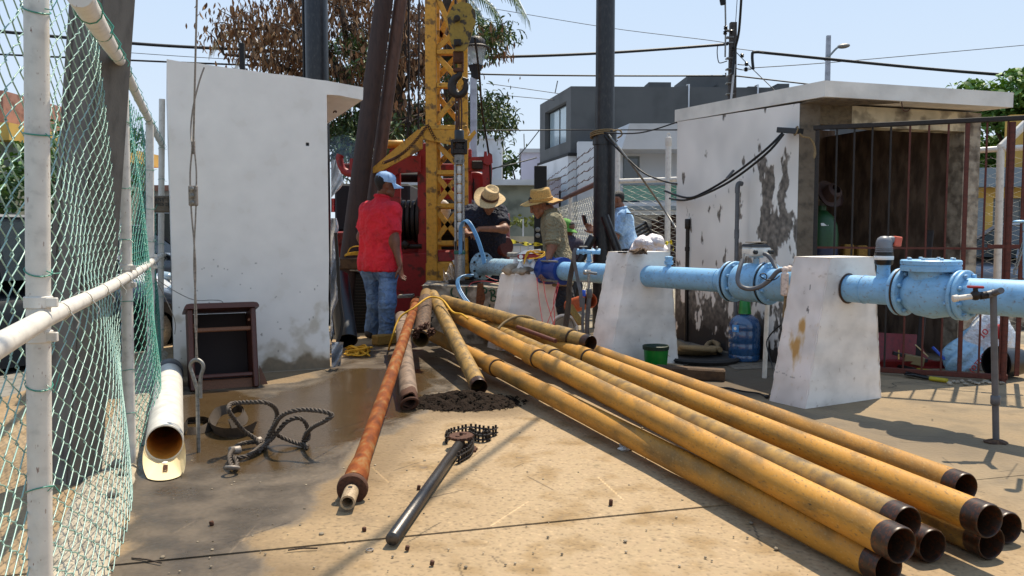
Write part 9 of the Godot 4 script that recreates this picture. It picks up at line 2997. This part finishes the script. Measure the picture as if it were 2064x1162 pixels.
func people() -> void:
	var d := 8.45
	# man in the red polo shirt, seen from behind
	figure("man in red polo shirt and jeans standing with his back to us", {
		"shA": at(741, 423, 8.55), "shB": at(792, 424, 8.35), "elA": at(728, 478, 8.6), "elB": at(795, 487, 8.3), "wrA": at(737, 520, 8.75), "wrB": at(806, 536, 8.25), "handB": at(809, 560, 8.25),
		"hipA": at(749, 545, 8.6), "hipB": at(782, 545, 8.4), "kneeA": at(757, 610, 8.62), "kneeB": at(781, 612, 8.33), "ankA": at(748, 664, 8.78), "ankB": at(776, 672, 8.4),
		"neck": at(770, 397, 8.48), "head": at(777, 374, 8.45)},
		{"fwd": Vector3(0.6, 0, -0.8), "look": Vector3(0.88, -0.1, -0.46).normalized(), "skin": M.skin_dark, "shirt": M.shirt_red, "legs": M.jeans, "hem": at(765, 547, 8.45).y, "fat": 1.12, "palmB": Vector3(-1, 0, -0.3), "toeA": Vector3(0.3, 0, -0.95), "toeB": Vector3(0.95, 0, 0.1), "curl": 0.45})
	cap("baseball_cap", "light blue baseball cap on the man in the red polo shirt", at(777, 366, 8.45), Vector3(0.05, 1, 0).normalized(), Vector3(0.88, -0.12, -0.46).normalized(), M.cap_blue)
	# man in navy bent over the pump column
	figure("man in navy polo shirt and straw hat working at the pump column", {
		"shA": at(1008, 428, 9.2), "shB": at(946, 428, 9.3), "elA": at(1017, 462, 9.0), "elB": at(938, 470, 9.12), "wrA": at(966, 462, 8.86), "wrB": at(940, 470, 8.92), "handA": at(950, 466, 8.8), "handB": at(956, 474, 8.84),
		"hipA": at(1000, 535, 9.5), "hipB": at(960, 535, 9.55), "kneeA": at(1000, 610, 9.35), "kneeB": at(962, 610, 9.4), "ankA": at(1002, 665, 9.6), "ankB": at(960, 665, 9.6),
		"neck": at(981, 414, 9.15), "head": at(985, 408, 9.0)},
		{"fwd": Vector3(-0.2, 0, 0.98), "look": Vector3(-0.25, -0.62, 0.74).normalized(), "skin": M.skin, "shirt": M.shirt_navy, "legs": M.trousers, "hem": at(980, 552, 9.4).y, "fat": 1.1, "palmA": Vector3(0, -1, 0.1), "palmB": Vector3(0, 1, 0.1), "curl": 0.5})
	hat("straw_hat", "pale straw cowboy hat tipped forward on the man in the navy shirt", at(987, 399, 8.97), Vector3(0.22, 0.72, 0.55), Vector3(-0.5, -0.4, 0.75), 0.088, 0.125, 0.175, 0.05, M.straw, M.rusty)
	var t := thing("shirt_badge", "small white printed badge on the chest of the navy polo shirt", "badge", at(994, 428, 9.04))
	letters(t, "lettering", "AKCI", 0.026, Transform3D(Basis(Vector3.UP, 0.1) * Basis(Vector3.RIGHT, -0.25), at(993, 427, 9.07)), M.white_paint)
	# man in khaki with the wide straw hat
	figure("man in stained khaki shirt and wide straw hat looking down at the pipe", {
		"shA": at(1115, 446, 8.12), "shB": at(1117, 444, 8.48), "elA": at(1113, 496, 8.05), "elB": at(1108, 498, 8.5), "wrA": at(1100, 540, 7.98), "wrB": at(1088, 535, 8.4),
		"hipA": at(1123, 545, 8.2), "hipB": at(1125, 545, 8.42), "kneeA": at(1128, 618, 8.18), "kneeB": at(1146, 618, 8.45), "ankA": at(1138, 676, 8.2), "ankB": at(1152, 670, 8.5),
		"neck": at(1107, 425, 8.29), "head": at(1088, 413, 8.27)},
		{"fwd": Vector3(-0.97, 0, 0.2), "look": Vector3(-0.86, -0.5, 0.1).normalized(), "skin": M.skin, "shirt": M.shirt_khaki, "legs": M.trousers, "hem": at(1120, 575, 8.3).y, "sleeve": 0.98, "rolled": 1, "fat": 0.95})
	hat("straw_hat", "golden wide brimmed frayed straw hat on the man in khaki", at(1091, 405, 8.27), Vector3(-0.12, 0.97, 0.16), Vector3(-1, 0, 0.2), 0.1, 0.125, 0.2, 0.02, M.straw_gold, M.straw_gold, 0.006)
	# man with the green cap farther back
	d = 12.6
	figure("man in dark plaid shirt and green cap standing behind the khaki shirted man", {
		"shA": at(1165, 492, d - 0.1), "shB": at(1137, 490, d + 0.1), "elA": at(1172, 528, d - 0.1), "elB": at(1134, 528, d + 0.1), "wrA": at(1160, 550, d - 0.3), "wrB": at(1145, 555, d - 0.2),
		"hipA": at(1160, 556, d), "hipB": at(1142, 556, d), "kneeA": at(1162, 580, d - 0.25), "kneeB": at(1142, 580, d - 0.25), "ankA": at(1162, 605, d), "ankB": at(1142, 605, d),
		"neck": at(1147, 476, d), "head": at(1145, 461, d)},
		{"fwd": Vector3(0.5, 0, 0.86), "look": Vector3(0.75, -0.3, 0.6).normalized(), "skin": M.skin_dark, "shirt": mt("4b4450", 0.9, 0.0, {"tex": texs.mottle, "s": 6.0}), "legs": M.trousers, "hem": at(1150, 560, d).y})
	cap("baseball_cap", "green baseball cap on the man in the dark plaid shirt", at(1143, 455, d), Vector3(0.1, 1, 0.1).normalized(), Vector3(0.75, -0.35, 0.55).normalized(), M.cap_green)
	# man in light blue holding up a telephone
	d = 11.3
	figure("man in light blue shirt holding up a phone behind the black standpipe", {
		"shA": at(1258, 437, d - 0.2), "shB": at(1256, 434, d + 0.2), "elA": at(1240, 480, d - 0.25), "elB": at(1234, 478, d + 0.2), "wrA": at(1196, 468, d - 0.15), "wrB": at(1202, 466, d + 0.05), "handA": at(1184, 455, d - 0.1), "handB": at(1188, 458, d + 0.02),
		"hipA": at(1262, 508, d - 0.1), "hipB": at(1262, 508, d + 0.1), "kneeA": at(1262, 570, d - 0.12), "kneeB": at(1260, 570, d + 0.12), "ankA": at(1263, 622, d - 0.12), "ankB": at(1260, 622, d + 0.12),
		"neck": at(1252, 420, d), "head": at(1243, 404, d)},
		{"fwd": Vector3(-0.98, 0, 0.1), "look": Vector3(-0.96, -0.22, 0.12).normalized(), "skin": M.skin, "shirt": M.shirt_blue, "legs": M.trousers, "hem": at(1260, 502, d).y, "fat": 1.08, "sleeve": 0.8, "curl": 0.7, "palmA": Vector3(-0.3, 0, -1), "palmB": Vector3(-0.3, 0, 1)})
	var b := MB.new()
	b.box(at(1179, 444, d - 0.08), Vector3(0.04, 0.15, 0.07), Basis(Vector3(0, 0, 1), 0.25) * Basis(Vector3.UP, 0.3), 0.01)
	solo("mobile_phone", "black mobile phone held up by the man in the light blue shirt", "phone", b, M.black_plastic)
